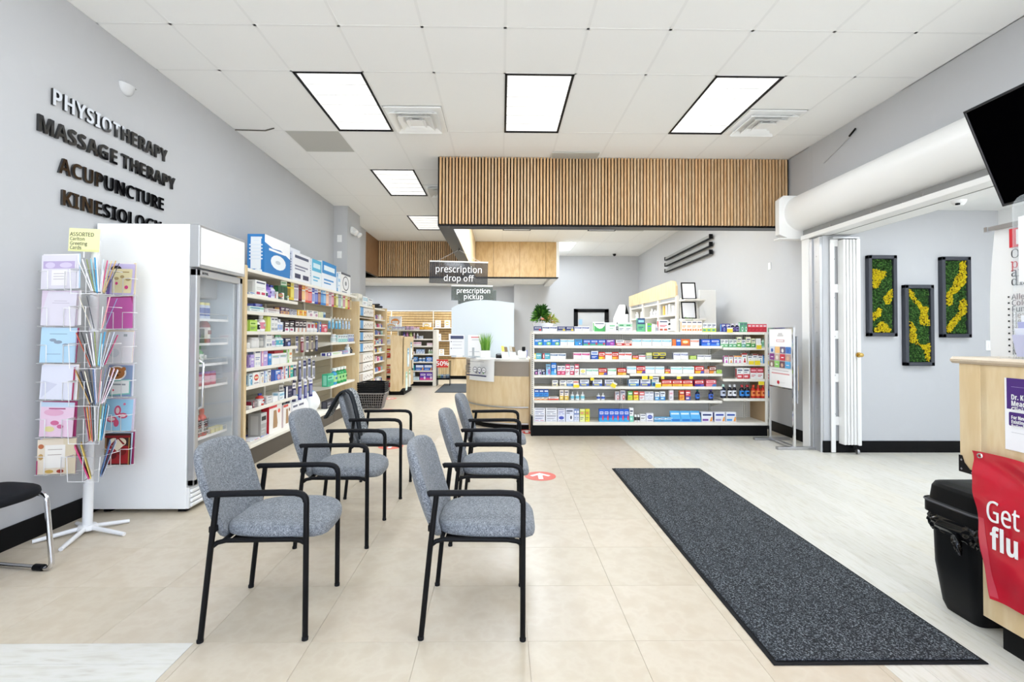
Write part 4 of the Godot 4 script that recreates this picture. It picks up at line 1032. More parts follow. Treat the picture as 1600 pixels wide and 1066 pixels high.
func clinic() -> void:
	# roller shutter in its curved housing
	var o := thing("roller_shutter", "long white curved roller shutter housing above the clinic opening", "shutter")
	var prof := PackedVector2Array()
	prof.append(Vector2(3.85, 3.125))
	for i in 15:
		var a := deg_to_rad(90.0 + 180.0 * i / 14.0)
		prof.append(Vector2(3.78 + 0.225 * cos(a), 2.90 + 0.225 * sin(a)))
	prof.append(Vector2(3.85, 2.675))
	var hous := MB.new()
	for i in prof.size() - 1:
		var p := prof[i]
		var q := prof[i + 1]
		var n0 := Vector3(p.x - 3.78, p.y - 2.90, 0).normalized()
		var n1 := Vector3(q.x - 3.78, q.y - 2.90, 0).normalized()
		hous.tri(P(p.x, p.y, -2.4), P(q.x, q.y, -2.4), P(q.x, q.y, 6.08), n0, n1, n1)
		hous.tri(P(p.x, p.y, -2.4), P(q.x, q.y, 6.08), P(p.x, p.y, 6.08), n0, n1, n0)
	part("housing", hous, M.door_white, o)
	var eb := part("end_plate", MB.new().prism(PackedVector2Array([Vector2(3.49, 2.63), Vector2(3.60, 2.585), Vector2(3.85, 2.585), Vector2(3.85, 3.12), Vector2(3.55, 3.12), Vector2(3.49, 3.07)]), Vector3.ZERO, Basis(), -6.16, -6.075), M.door_white, o)
	part("end_flange", MB.new().box(3.485, 3.85, 2.57, 2.585, 6.06, 6.19, 0.003), M.door_white, eb)
	part("channel", MB.new().box(3.79, 3.85, 2.60, 2.68, -2.4, 6.07).box(3.845, 3.852, 2.53, 2.62, -2.4, 6.07), mat("a4a4a2", 0.6), o)
	part("track", MB.new().box(3.70, 3.77, 2.535, 2.588, -2.4, 5.98, 0.004).box(3.765, 3.85, 2.535, 2.545, -2.4, 5.655), M.door_white, o)
	var bl := MB.new()
	for k in 9: bl.lathe(P(3.789, 2.63, 0.6 + 0.62 * k), [Vector2(0, 0.006), Vector2(0.012, 0.004), Vector2(0.012, 0.0)], 8, 1, 1, Basis(Vector3(0, 0, 1), PI / 2))
	bl.tube([P(3.785, 2.62, 4.35), P(3.77, 2.61, 4.42), P(3.785, 2.62, 4.55)], 0.005, 6)
	part("track_bolt", bl, M.steel, o)
	struct("trim_2", MB.new().box(3.85, 4.06, 2.53, 2.62, -2.4, 5.66), M.white_paint)
	var dm := thing("dome_camera", "small white dome camera under the shutter track by the clinic", "camera", P(3.95, 2.53, 4.15))
	part("dome", MB.new().lathe(Vector3.ZERO, [Vector2(0, -0.05), Vector2(0.03, -0.045), Vector2(0.05, -0.02), Vector2(0.055, 0)], 14), M.white, dm)
	part("lens", MB.new().lathe(Vector3(-0.03, -0.03, 0.02), [Vector2(0, -0.015), Vector2(0.016, -0.012), Vector2(0.018, 0.0)], 10), M.black, dm)
	# side guide of the shutter
	var g := thing("shutter_guide", "white and grey metal guide rail at the side of the opening", "guide rail")
	part("white_rail", MB.new().box(3.715, 3.752, 0, 2.55, 5.85, 5.985, 0.003), M.door_white, g)
	part("channel_rail", MB.new().box(3.74, 3.758, 0, 2.52, 5.66, 5.85, 0.002).box(3.722, 3.74, 0, 2.52, 5.80, 5.85, 0.002).box(3.722, 3.74, 0, 2.52, 5.655, 5.675, 0.002), M.alu, g)
	var rv := MB.new()
	for k in 8: rv.lathe(P(3.738, 0.2 + 0.3 * k, 5.74), [Vector2(0, 0.004), Vector2(0.01, 0)], 8, 1, 1, Basis(Vector3(0, 0, 1), PI / 2))
	part("rivet", rv, M.steel, g)
	# folded accordion door
	var d := thing("folding_door", "white accordion door folded against the clinic wall beside the guide rail", "door", P(3.76, 0, 5.60))
	part("jamb_strip", MB.new().box(0.075, 0.125, 0.005, 2.48, 0.03, 0.05, 0.004), M.door_white, d)
	for y in [0.12, 0.62, 1.12, 1.66, 2.2]:
		part("hinge_tab", MB.new().box(0.115, 0.165, y + 0.2, y + 0.3, 0.032, 0.046, 0.003), M.door_white, d)
	var scw := MB.new()
	for y in [0.45, 0.9, 1.35, 1.8, 2.25]: scw.lathe(Vector3(0.118, y, -0.026), [Vector2(0, 0.003), Vector2(0.007, 0)], 8, 1, 1, Basis(Vector3.RIGHT, PI / 2))
	part("screw", scw, M.steel, d, Vector3(0, 0, 0.0))
	for k in 9:
		var x := 0.165 + 0.019 * k
		part("pleat", MB.new().box(x, x + 0.015, 0.11, 2.47, -0.06 + 0.01 * (k % 2), 0.045 - 0.012 * (k % 2), 0.004), M.door_white, d)
	part("lead_post", MB.new().box(0.335, 0.37, 0.10, 2.48, -0.05, 0.05, 0.005), M.door_white, d)
	part("top_track", MB.new().box(0.06, 0.37, 2.48, 2.5, -0.04, 0.04, 0.003), M.alu, d)
	part("knob", MB.new().lathe(Vector3(0.325, 1.14, 0.075), [Vector2(0, 0.05), Vector2(0.022, 0.045), Vector2(0.026, 0.03), Vector2(0.012, 0.016), Vector2(0.012, 0.0), Vector2(0.03, -0.002), Vector2(0.03, -0.012)], 14, 1, 1, Basis(Vector3.RIGHT, PI / 2)), mat("c9a860", 0.25, 0.9), d)
	part("caster", MB.new().lathe(Vector3(0.33, 0.03, 0.03), [Vector2(0, -0.012), Vector2(0.026, -0.012), Vector2(0.028, 0.0), Vector2(0.026, 0.012), Vector2(0, 0.012)], 12, 1, 1, Basis(Vector3(0, 0, 1), PI / 2)), M.steel, d)
	part("caster_stem", MB.new().box(0.31, 0.35, 0.055, 0.11, 0.01, 0.05, 0.003), M.black, d)
	# moss pictures
	var tuft := MB.new()
	for k in 5:
		var a := TAU * k / 5.0
		tuft.ob(Vector3(cos(a) * 0.5, sin(a) * 0.5, 0.2 * (k % 2)), Vector3(0.9, 0.55, 0.7), Basis(Vector3(cos(a), sin(a), 0.6).normalized(), 1.1 + k), 0.2)
	var tm := tuft.mesh()
	var yl := [
		[[110, 165, 235, 190, 230, 230, 180, 280, 160, 340, 112, 345], [205, 430, 290, 340, 298, 400, 275, 470, 235, 490], [105, 580, 165, 520, 198, 530, 180, 590, 110, 645], [105, 735, 190, 640, 235, 665, 280, 715, 278, 742]],
		[[435, 340, 470, 345, 490, 400, 560, 490, 612, 505, 600, 560, 615, 620, 615, 670, 540, 660, 530, 600, 550, 560, 520, 490, 440, 400], [440, 630, 460, 635, 500, 715, 500, 770, 520, 830, 575, 850, 620, 825, 620, 995, 585, 990, 570, 900, 520, 840, 445, 825]],
		[[890, 100, 942, 95, 940, 290, 900, 330, 860, 370, 820, 410, 810, 480, 770, 505, 755, 470, 760, 390, 820, 320, 835, 260, 880, 200], [880, 460, 930, 430, 948, 470, 945, 560, 900, 600, 860, 650, 820, 700, 800, 740, 760, 745, 758, 690, 800, 630, 870, 560]]]
	var org := [[110.0, 80.0, 185.0, 660.0], [435.0, 335.0, 185.0, 662.0], [755.0, 92.0, 190.0, 656.0]]
	var fr := [[4.262, 1.352, 0.336, 0.945, "leftmost, with four separate yellow patches"], [4.688, 1.012, 0.342, 0.942, "middle and lowest, with yellow streaks falling rightwards"], [5.125, 1.342, 0.344, 0.942, "rightmost, with yellow streaks rising rightwards"]]
	var fm := mat("3a3d45", 0.55)
	for i in 3:
		var w: float = fr[i][2]
		var h: float = fr[i][3]
		var p := thing("moss_picture", "grey framed moss panel, " + fr[i][4], "picture", P(fr[i][0], fr[i][1], 5.66), 0, "three moss pictures on the clinic wall")
		var t := 0.042
		part("frame", MB.new().ob(Vector3(t / 2, h / 2, 0.03), Vector3(t, h, 0.06), Basis(), 0.004).ob(Vector3(w - t / 2, h / 2, 0.03), Vector3(t, h, 0.06), Basis(), 0.004).ob(Vector3(w / 2, t / 2, 0.03), Vector3(w, t, 0.06), Basis(), 0.004).ob(Vector3(w / 2, h - t / 2, 0.03), Vector3(w, t, 0.06), Basis(), 0.004), fm, p)
		part("backing", MB.new().ob(Vector3(w / 2, h / 2, 0.01), Vector3(w - t, h - t, 0.02)), mat("16260f", 0.95), p)
		var polys := []
		for q in yl[i]:
			var pg := PackedVector2Array()
			for k in range(0, q.size(), 2): pg.append(Vector2((q[k] - org[i][0]) / org[i][2], 1.0 - (q[k + 1] - org[i][1]) / org[i][3]))
			polys.append(pg)
		var tg: Array[Transform3D] = []
		var ty: Array[Transform3D] = []
		for k in 2600:
			var u := rng.randf()
			var v := rng.randf()
			var yel := false
			for pg in polys:
				if Geometry2D.is_point_in_polygon(Vector2(u + rng.randf_range(-0.02, 0.02), v + rng.randf_range(-0.008, 0.008)), pg): yel = true
			var b := Basis(Vector3(rng.randf() - 0.5, rng.randf() - 0.5, rng.randf() - 0.5).normalized(), rng.randf() * TAU).scaled(Vector3.ONE * (rng.randf_range(0.006, 0.011) if yel else rng.randf_range(0.007, 0.012)))
			var at := Vector3(t + 0.008 + u * (w - 2 * t - 0.016), t + 0.008 + v * (h - 2 * t - 0.016), 0.026 + rng.randf() * 0.016 + (0.012 if yel else 0.0))
			if yel: ty.append(Transform3D(b, at))
			else: tg.append(Transform3D(b, at))
		for q in [["green_moss", tg, ["1d3a12", "2f5a1e", "4d7a33", "274a18"]], ["yellow_moss", ty, ["c9b400", "e0cc10", "b89a08", "d8c41c"]]]:
			var mm := MultiMesh.new()
			mm.transform_format = MultiMesh.TRANSFORM_3D
			mm.use_colors = true
			mm.mesh = tm
			mm.instance_count = q[1].size()
			for k in q[1].size():
				mm.set_instance_transform(k, q[1][k])
				mm.set_instance_color(k, hexc(q[2][rng.randi() % 4]).srgb_to_linear())
			var mi := MultiMeshInstance3D.new()
			mi.multimesh = mm
			mi.material_override = vmat(0.95)
			mi.name = q[0]
			mi.set_meta("kind", "stuff")
			p.add_child(mi, true)
	single("wall_switch", MB.new().ob(Vector3(0, 0, 0.005), Vector3(0.08, 0.12, 0.01), Basis(), 0.003).ob(Vector3(0, 0, 0.012), Vector3(0.03, 0.06, 0.008), Basis(), 0.002), M.white, "white light switch low on the clinic wall beside the banner", "switch", P(5.72, 1.25, 5.66))
	# poster stand by the pharmacy wall
	var st := thing("poster_stand", "chrome poster stand with a white poster beside the medicine rack", "poster stand", P(3.5, 0, 6.07))
	for z in [-0.26, 0.265]:
		part("post", MB.new().ob(Vector3(0, 0.74, z), Vector3(0.028, 1.44, 0.028), Basis(), 0.003), M.chrome, st)
		part("foot_bar", MB.new().ob(Vector3(0.02, 0.016, z), Vector3(0.46, 0.032, 0.06), Basis(), 0.004), M.steel, st)
	part("cross_rail", MB.new().ob(Vector3(0, 1.45, 0), Vector3(0.026, 0.018, 0.55), Basis(), 0.003).ob(Vector3(0, 0.71, 0), Vector3(0.026, 0.018, 0.55), Basis(), 0.003).ob(Vector3(0.0, 0.03, 0), Vector3(0.05, 0.02, 0.5), Basis(), 0.003), M.chrome, st)
	var cols := ["d8dce8", "f0c080", "6a5a80", "4a7ac0", "8a3a88", "c8b0a0", "c83848", "b89890", "8c7468", "8cc868", "6a4a58", "58a8d8"]
	var ops := ["f6f5f3", ["d0ccca", rect(0.36, 0.87, 0.62, 0.9)], ["d0ccca", rect(0.4, 0.9, 0.58, 0.93)], ["c86a70", rect(0.32, 0.775, 0.66, 0.815)], ["f6f5f3", rect(0.34, 0.783, 0.64, 0.807)], ["d4ccca", rect(0.12, 0.27, 0.84, 0.288)], ["dc9a9a", rect(0.1, 0.215, 0.88, 0.235)], ["c8283c", disc(0.4, 0.07, 0.055, 0.032)], ["d8d8d8", rect(0.5, 0.07, 0.7, 0.076)]]
	for i in 12:
		var x := 0.03 + 0.235 * (i % 4)
		var y := 0.58 - 0.125 * (i / 4)
		ops.append([cols[i], rect(x, y, x + 0.215, y + 0.112)])
		if i in [0, 2, 3, 5, 7, 8, 10]:
			ops.append([["3c64b0", "d8b090", "e8e4d8", "", "", "", "", ""][i % 3], disc(x + 0.1, y + 0.045, 0.05, 0.035)])
		if i in [4, 6, 9, 11]: ops.append(["f4ecf0", rect(x + 0.05, y + 0.045, x + 0.165, y + 0.06)])
	face_part("poster", ops, 0.5, 0.72, M.print, st, Transform3D(FACE_L, Vector3(-0.006, 0.72, 0.002)))
	face_part("back_poster", ["d8d8d4", ["b8a078", rect(0.05, 0.05, 0.95, 0.5)]], 0.5, 0.72, M.print, st, Transform3D(FACE_R, Vector3(0.006, 0.72, 0.002)))
	var fl := thing("flyer_holder", "narrow leaflet strip hanging on the far side of the poster stand", "leaflet holder", P(3.535, 0.55, 5.83))
	part("panel", MB.new().ob(Vector3(0, 0.4, 0), Vector3(0.01, 0.8, 0.09), Basis(), 0.002), mat("a8aab0", 0.3), fl)
	part("leaflet", MB.new().ob(Vector3(0.01, 0.3, 0), Vector3(0.008, 0.3, 0.08), Basis(), 0.001), mat("b89868", 0.6), fl)

func card_rack() -> void:
	var o := thing("card_rack", "white wire spinner rack of greeting cards beside the fridge", "card rack", P(-2.825, 0, 3.40))
	var wm := mat("f2f2f2", 0.35)
	part("pole", MB.new().tube([Vector3(0.0, 0.04, 0), Vector3(0.012, 1.0, 0), Vector3(0.025, 2.0, 0)], 0.026, 14), wm, o)
	part("pole_sleeve", MB.new().tube([Vector3(0.0, 0.03, 0), Vector3(0.003, 0.33, 0)], 0.029, 14), wm, o)
	part("hub", MB.new().lathe(Vector3(0, 0.02, 0), [Vector2(0, 0.035), Vector2(0.05, 0.03), Vector2(0.06, 0.01), Vector2(0.06, 0), Vector2(0, 0)], 16), wm, o)
	for q in [[-3.017, 3.209], [-2.734, 3.096], [-2.519, 3.327], [-2.662, 3.561], [-2.998, 3.52]]:
		part("leg", MB.new().tube([Vector3(0, 0.035, 0), P(q[0] + 2.825, 0.013, q[1] - 3.40)], 0.016, 8, 0.013), wm, o)
	var sh := thing("card_sign", "yellow handwritten card sign on top of the greeting card rack", "sign", P(-2.80, 1.905, 3.30))
	face_part("sheet", ["efeeb4", ["e2e2a0", rect(0, 0, 1, 0.1)]], 0.205, 0.155, M.print, sh, Transform3D(Basis(Vector3(0, 0, 1), -0.04), Vector3(0.0, 0.0, 0)))
	for q in [["ASSORTED", 0.118, 0.034], ["Carlton", 0.087, 0.03], ["Greeting", 0.056, 0.03], ["Cards", 0.028, 0.03]]:
		var t := part("lettering", words(q[0], q[2], 0.0006, false, "Droid Sans", HORIZONTAL_ALIGNMENT_LEFT), mat("3a3c30", 0.7), sh)
		t.transform = Transform3D(Basis(Vector3(0, 0, 1), -0.04), Vector3(-0.09, q[1], 0.002))
	part("clip", MB.new().tube([Vector3(0.0, -0.04, -0.004), Vector3(0.0, 0.06, -0.004)], 0.004, 6), wm, sh)
	# wire pockets: left and right ones face the viewer, the middle one holds cards edge on
	var lx := -2.92
	var rx := -2.735
	for k in 6:
		var yl := 1.645 - 0.243 * k
		var yr := 1.63 - 0.243 * k
		var w := MB.new()
		var r := 0.0028
		for s in [[lx - 0.115, lx + 0.115, yl, 3.235], [rx - 0.09, rx + 0.095, yr, 3.515]]:
			var f := func(x: float, y: float, d: float) -> Vector3: return P(x + 2.825, y, d - 3.40)
			var a: float = s[0]
			var b: float = s[1]
			var y0: float = s[2]
			var d0: float = s[3]
			w.tube([f.call(a, y0 + 0.12, d0 + 0.06), f.call(a, y0 + 0.12, d0), f.call(a + 0.06, y0 + 0.12, d0), f.call(a + 0.06, y0, d0), f.call(a + 0.06, y0 - 0.003, d0 + 0.06)], r, 5)
			w.tube([f.call(b, y0 + 0.12, d0 + 0.06), f.call(b, y0 + 0.12, d0), f.call(b - 0.06, y0 + 0.12, d0), f.call(b - 0.06, y0, d0), f.call(b - 0.06, y0 - 0.003, d0 + 0.06)], r, 5)
			w.tube([f.call(a, y0, d0 + 0.06), f.call(a, y0, d0), f.call(b, y0, d0), f.call(b, y0, d0 + 0.06)], r, 5)
			w.tube([f.call((a + b) / 2, y0, d0 + 0.06), f.call(-2.80, y0, 3.40)], r, 5)
		var c0 := -2.80
		var c1 := -2.585
		var g := func(x: float, y: float, d: float) -> Vector3: return P(x + 2.825, y, d - 3.40)
		w.tube([g.call(c0, yl + 0.13, 3.36), g.call(c0, yl + 0.13, 3.2), g.call(c1, yl + 0.13, 3.2), g.call(c1, yl + 0.13, 3.36)], r, 5)
		w.tube([g.call(c0, yl + 0.13, 3.2), g.call(c0 + 0.01, yl - 0.03, 3.2), g.call(c1 - 0.01, yl - 0.03, 3.2), g.call(c1, yl + 0.13, 3.2)], r, 5)
		w.tube([g.call(-2.695, yl + 0.13, 3.2), g.call(-2.695, yl - 0.03, 3.2), g.call(-2.77, yl - 0.03, 3.38)], r, 5)
		part("wire_pocket", w, wm, o)
	var tier := ["top", "second", "third", "fourth", "fifth", "bottom"]
	var lc := [
		["d8d4dc", "pale lilac card with a flower band", [["b8a8cc", rect(0.05, 0.6, 0.95, 0.82)], ["d2c6de", disc(0.25, 0.7, 0.14, 0.09)], ["d2c6de", disc(0.7, 0.7, 0.18, 0.08)], ["e8e4e4", rect(0.3, 0.1, 0.75, 0.56)], ["a8a0a8", rect(0.36, 0.44, 0.7, 0.455)], ["a8a0a8", rect(0.36, 0.36, 0.66, 0.375)], ["a8a0a8", rect(0.36, 0.28, 0.7, 0.295)]]],
		["dcd6e0", "plain pearl card with faint lettering", [["b8b0bc", rect(0.35, 0.72, 0.72, 0.735)], ["b8b0bc", rect(0.3, 0.66, 0.8, 0.675)]]],
		["b9d8ec", "sky blue card with grey butterflies", [["8aa8bc", rect(0.25, 0.83, 0.75, 0.85)], ["8c98a8", disc(0.35, 0.66, 0.1, 0.045)], ["8c98a8", disc(0.5, 0.6, 0.12, 0.05)], ["8c98a8", disc(0.72, 0.52, 0.09, 0.04)], ["98b0c4", rect(0.2, 0.24, 0.6, 0.26)]]],
		["e4e4ee", "plain white card with its envelope", [["d4d4e2", PackedVector2Array([Vector2(0.05, 0.05), Vector2(0.5, 0.45), Vector2(0.06, 0.55)])], ["a83058", rect(0.95, 0, 1, 0.95)]]],
		["f0d0e0", "pink card with painted flowers", [["c8d8e8", rect(0, 0.86, 1, 1)], ["e8b0c8", disc(0.4, 0.7, 0.3, 0.1)], ["d87098", disc(0.45, 0.4, 0.13, 0.07)], ["d87098", disc(0.62, 0.3, 0.1, 0.06)], ["e8dc9c", disc(0.3, 0.22, 0.16, 0.08)], ["b04070", rect(0.25, 0.8, 0.75, 0.83)]]],
		["ecdcc4", "cream card bordered with autumn prints", [["c07048", disc(0.1, 0.8, 0.08, 0.07)], ["c8a060", disc(0.1, 0.5, 0.07, 0.09)], ["b05038", disc(0.9, 0.75, 0.08, 0.1)], ["b85a3c", disc(0.9, 0.3, 0.07, 0.12)], ["d0a850", disc(0.35, 0.08, 0.12, 0.05)], ["a84030", disc(0.65, 0.08, 0.1, 0.05)], ["f6f0e6", rect(0.22, 0.18, 0.78, 0.84)], ["a89080", rect(0.3, 0.7, 0.7, 0.715)], ["a89080", rect(0.3, 0.55, 0.68, 0.565)], ["b8306c", rect(0, 0, 0.03, 0.4)]]]]
	var rc := [
		["c9bce0", "lilac card with a paper dress print", [["8468b0", rect(0, 0, 0.12, 0.6)], ["2c2026", disc(0.3, 0.84, 0.2, 0.1)], ["e8dcb0", rect(0.2, 0.05, 0.92, 0.84)], ["a88850", rect(0.3, 0.72, 0.8, 0.75)], ["b09868", disc(0.34, 0.52, 0.09, 0.05)], ["b09868", disc(0.55, 0.58, 0.08, 0.05)], ["b09868", disc(0.78, 0.5, 0.1, 0.05)], ["d84088", disc(0.36, 0.36, 0.05, 0.05)], ["d84088", disc(0.74, 0.24, 0.07, 0.06)]]],
		["cc64ac", "plain bright magenta card", []],
		["e9e9ea", "white card with a small grey print", [["a8acac", rect(0.62, 0.84, 0.76, 0.92)], ["d2d6da", disc(0.3, 0.3, 0.2, 0.14)]]],
		["8ca0c0", "blue card with a brown bear cut out", [["f4efe6", disc(0.4, 0.75, 0.37, 0.24, 20)], ["b4743c", disc(0.15, 0.86, 0.09, 0.07)], ["b4743c", disc(0.66, 0.88, 0.09, 0.07)], ["b4743c", disc(0.4, 0.75, 0.31, 0.19, 20)], ["241610", disc(0.3, 0.76, 0.03, 0.025, 8)], ["241610", disc(0.52, 0.78, 0.03, 0.025, 8)], ["5c3018", disc(0.42, 0.68, 0.07, 0.04, 10)], ["86c8bc", PackedVector2Array([Vector2(0.12, 0.5), Vector2(0.95, 0.56), Vector2(0.98, 0.08), Vector2(0.18, 0.02)])], ["f4f6f2", PackedVector2Array([Vector2(0.16, 0.47), Vector2(0.91, 0.52), Vector2(0.93, 0.12), Vector2(0.21, 0.06)])], ["98a0a4", rect(0.3, 0.36, 0.78, 0.41)], ["e05060", disc(0.3, 0.2, 0.05, 0.035, 8)]]],
		["a4d4ec", "light blue card with a pink butterfly", [["d85478", disc(0.45, 0.64, 0.13, 0.16)], ["f0d8d8", disc(0.45, 0.64, 0.07, 0.1)], ["d85478", disc(0.25, 0.36, 0.2, 0.1)], ["f0d8d8", disc(0.25, 0.36, 0.13, 0.05)], ["d85478", disc(0.66, 0.48, 0.18, 0.09)], ["f0d8d8", disc(0.66, 0.48, 0.11, 0.045)], ["d85478", disc(0.44, 0.24, 0.1, 0.12)], ["e07898", disc(0.7, 0.85, 0.05, 0.04, 8)]]],
		["3a2420", "dark card with red roses and a cream heart", [["a82028", rect(0.08, 0.04, 0.92, 0.6)], ["6c1418", disc(0.3, 0.3, 0.18, 0.12)], ["7c181c", disc(0.65, 0.42, 0.2, 0.12)], ["c89c58", rect(0.03, 0, 0.06, 0.9)], ["c89c58", rect(0.93, 0, 0.96, 0.9)], ["f0e2c8", disc(0.36, 0.72, 0.2, 0.13)], ["f0e2c8", disc(0.64, 0.72, 0.2, 0.13)], ["f0e2c8", PackedVector2Array([Vector2(0.18, 0.68), Vector2(0.82, 0.68), Vector2(0.5, 0.42)])], ["8c1820", rect(0, 0.86, 1, 0.93)], ["8c1820", PackedVector2Array([Vector2(0.48, 0.86), Vector2(0.54, 0.86), Vector2(0.8, 0.66), Vector2(0.72, 0.64)])], ["8c1820", PackedVector2Array([Vector2(0.48, 0.86), Vector2(0.54, 0.86), Vector2(0.3, 0.6), Vector2(0.24, 0.64)])]]]]
	var env := ["e8e4ec", "d8c8d8", "c0d4e4", "f0ecec", "9a3060", "e8d8b8"]
	for k in 6:
		for s in 2:
			var q: Array = lc[k] if s == 0 else rc[k]
			var cw := 0.225 if s == 0 else 0.185
			var chh := 0.225 if s == 0 else 0.222
			var at := P(lx, 1.65 - 0.243 * k, 3.252) if s == 0 else P(rx, 1.636 - 0.243 * k, 3.532)
			var c := thing("greeting_card", "%s, %s pocket on the rack's %s side" % [q[1], tier[k], "left" if s == 0 else "right"], "card", at, deg_to_rad(rng.randf_range(-3, 3)), "greeting cards on the spinner rack")
			face_part("front", [q[0]] + q[2], cw, chh, M.print, c, Transform3D(Basis(Vector3.RIGHT, -0.05) * Basis(Vector3(0, 0, 1), rng.randf_range(-0.03, 0.03)), Vector3.ZERO), 0.003)
			for e in 2:
				var b := thing("envelope", "%s envelope edge behind the front card, %s pocket on the %s side" % [["first pale", "farther pale"][e], tier[k], "left" if s == 0 else "right"], "envelope", at + Vector3(rng.randf_range(-0.008, 0.016), 0.002, -0.012 - 0.01 * e), deg_to_rad(rng.randf_range(-4, 4)), "envelopes behind the front cards")
				part("sheet", MB.new().paint(hexc(env[(k + e * 2 + s * 3) % 6])).ob(Vector3(0, chh * 0.51, 0), Vector3(cw * 1.02, chh * 1.03, 0.004), Basis(Vector3(0, 0, 1), rng.randf_range(-0.04, 0.05)) * Basis(Vector3.RIGHT, -0.04), 0.0008), M.print, b)
	var ec := ["f2f0ee", "d8dce4", "2c3450", "e8a0a0", "b0485c", "eceaf2", "c8d0dc", "f0e8d0", "7c8cb0", "e89c3c", "8c9848", "cc3c74", "3c4450", "f4f0f0", "d85c3c", "8cc8d4", "e8c860", "4c78b4", "f0d0dc", "1c2430", "2c8cb8", "c8a060", "b8b8c8", "e4e0ea"]
	for k in 6:
		var n: int = [11, 6, 10, 11, 10, 8][k]
		for i in n:
			var t: float = (i + 0.5) / n
			var tilt := lerpf(0.36, -0.36, t)
			if absf(tilt) < 0.05: tilt = 0.06 * signf(tilt + 0.001)
			if k == 4: tilt *= 0.4
			if k in [1, 5] and absf(t - 0.5) < 0.22: continue
			var off: float = (t - 0.5) * 0.075
			var c := single("greeting_card", MB.new().paint(hexc(ec[(i * 5 + k * 7) % 24])).ob(Vector3(0, 0.115, 0), Vector3(rng.randf_range(0.003, 0.008), 0.225 + rng.randf_range(-0.02, 0.015), 0.14), Basis(), 0.001), M.print, "%s greeting card seen edge on, %s from left in the rack's %s middle pocket" % [hue_word(ec[(i * 5 + k * 7) % 24]), nth(i), tier[k]], "card", P(-2.695 + off * 0.77, 1.625 - 0.243 * k, 3.30 + off * 0.63), 0, "edge on cards in the %s middle pocket" % tier[k])
			c.basis = Basis(Vector3.UP, 0.685) * Basis(Vector3.BACK, tilt)

func fit_words(s: String, width: float, depth := 0.002, bold := false) -> TextMesh:
	var full: float = font("Droid Sans", bold).get_string_size(s, HORIZONTAL_ALIGNMENT_LEFT, -1, 32).x
	return words(s, width / full * 32.0, depth, bold)

func hung_sign(label: String, at: Vector3, w: float, h: float, lines: Array, tilt: float, smoke: Material, soffit: float) -> void:
	var o := thing("hanging_sign", label, "sign", at, 0, "hanging pharmacy signs")
	var b := Basis(Vector3(0, 0, 1), tilt)
	part("panel", MB.new().ob(Vector3.ZERO, Vector3(w, h, 0.006), b, 0.001), smoke, o)
	part("top_rail", MB.new().ob(b * Vector3(0, h / 2, 0), Vector3(w, 0.022, 0.014), b, 0.002), M.white, o)
	var wr := MB.new()
	for s in [-1.0, 1.0]: wr.tube([b * Vector3(s * w * 0.38, h / 2, 0), Vector3(0, soffit - at.y - 0.03, 0)], 0.0025, 4)
	part("wire", wr, M.steel, o)
	part("hook", MB.new().tube([Vector3(0, soffit - at.y, 0), Vector3(0.01, soffit - at.y - 0.02, 0), Vector3(-0.008, soffit - at.y - 0.04, 0)], 0.008, 6), M.black, o)
	for q in lines:
		var t := part("lettering", fit_words(q[0], q[1]), M.sign_white, o)
		t.transform = Transform3D(b, b * Vector3(q[2], q[3], 0.005))

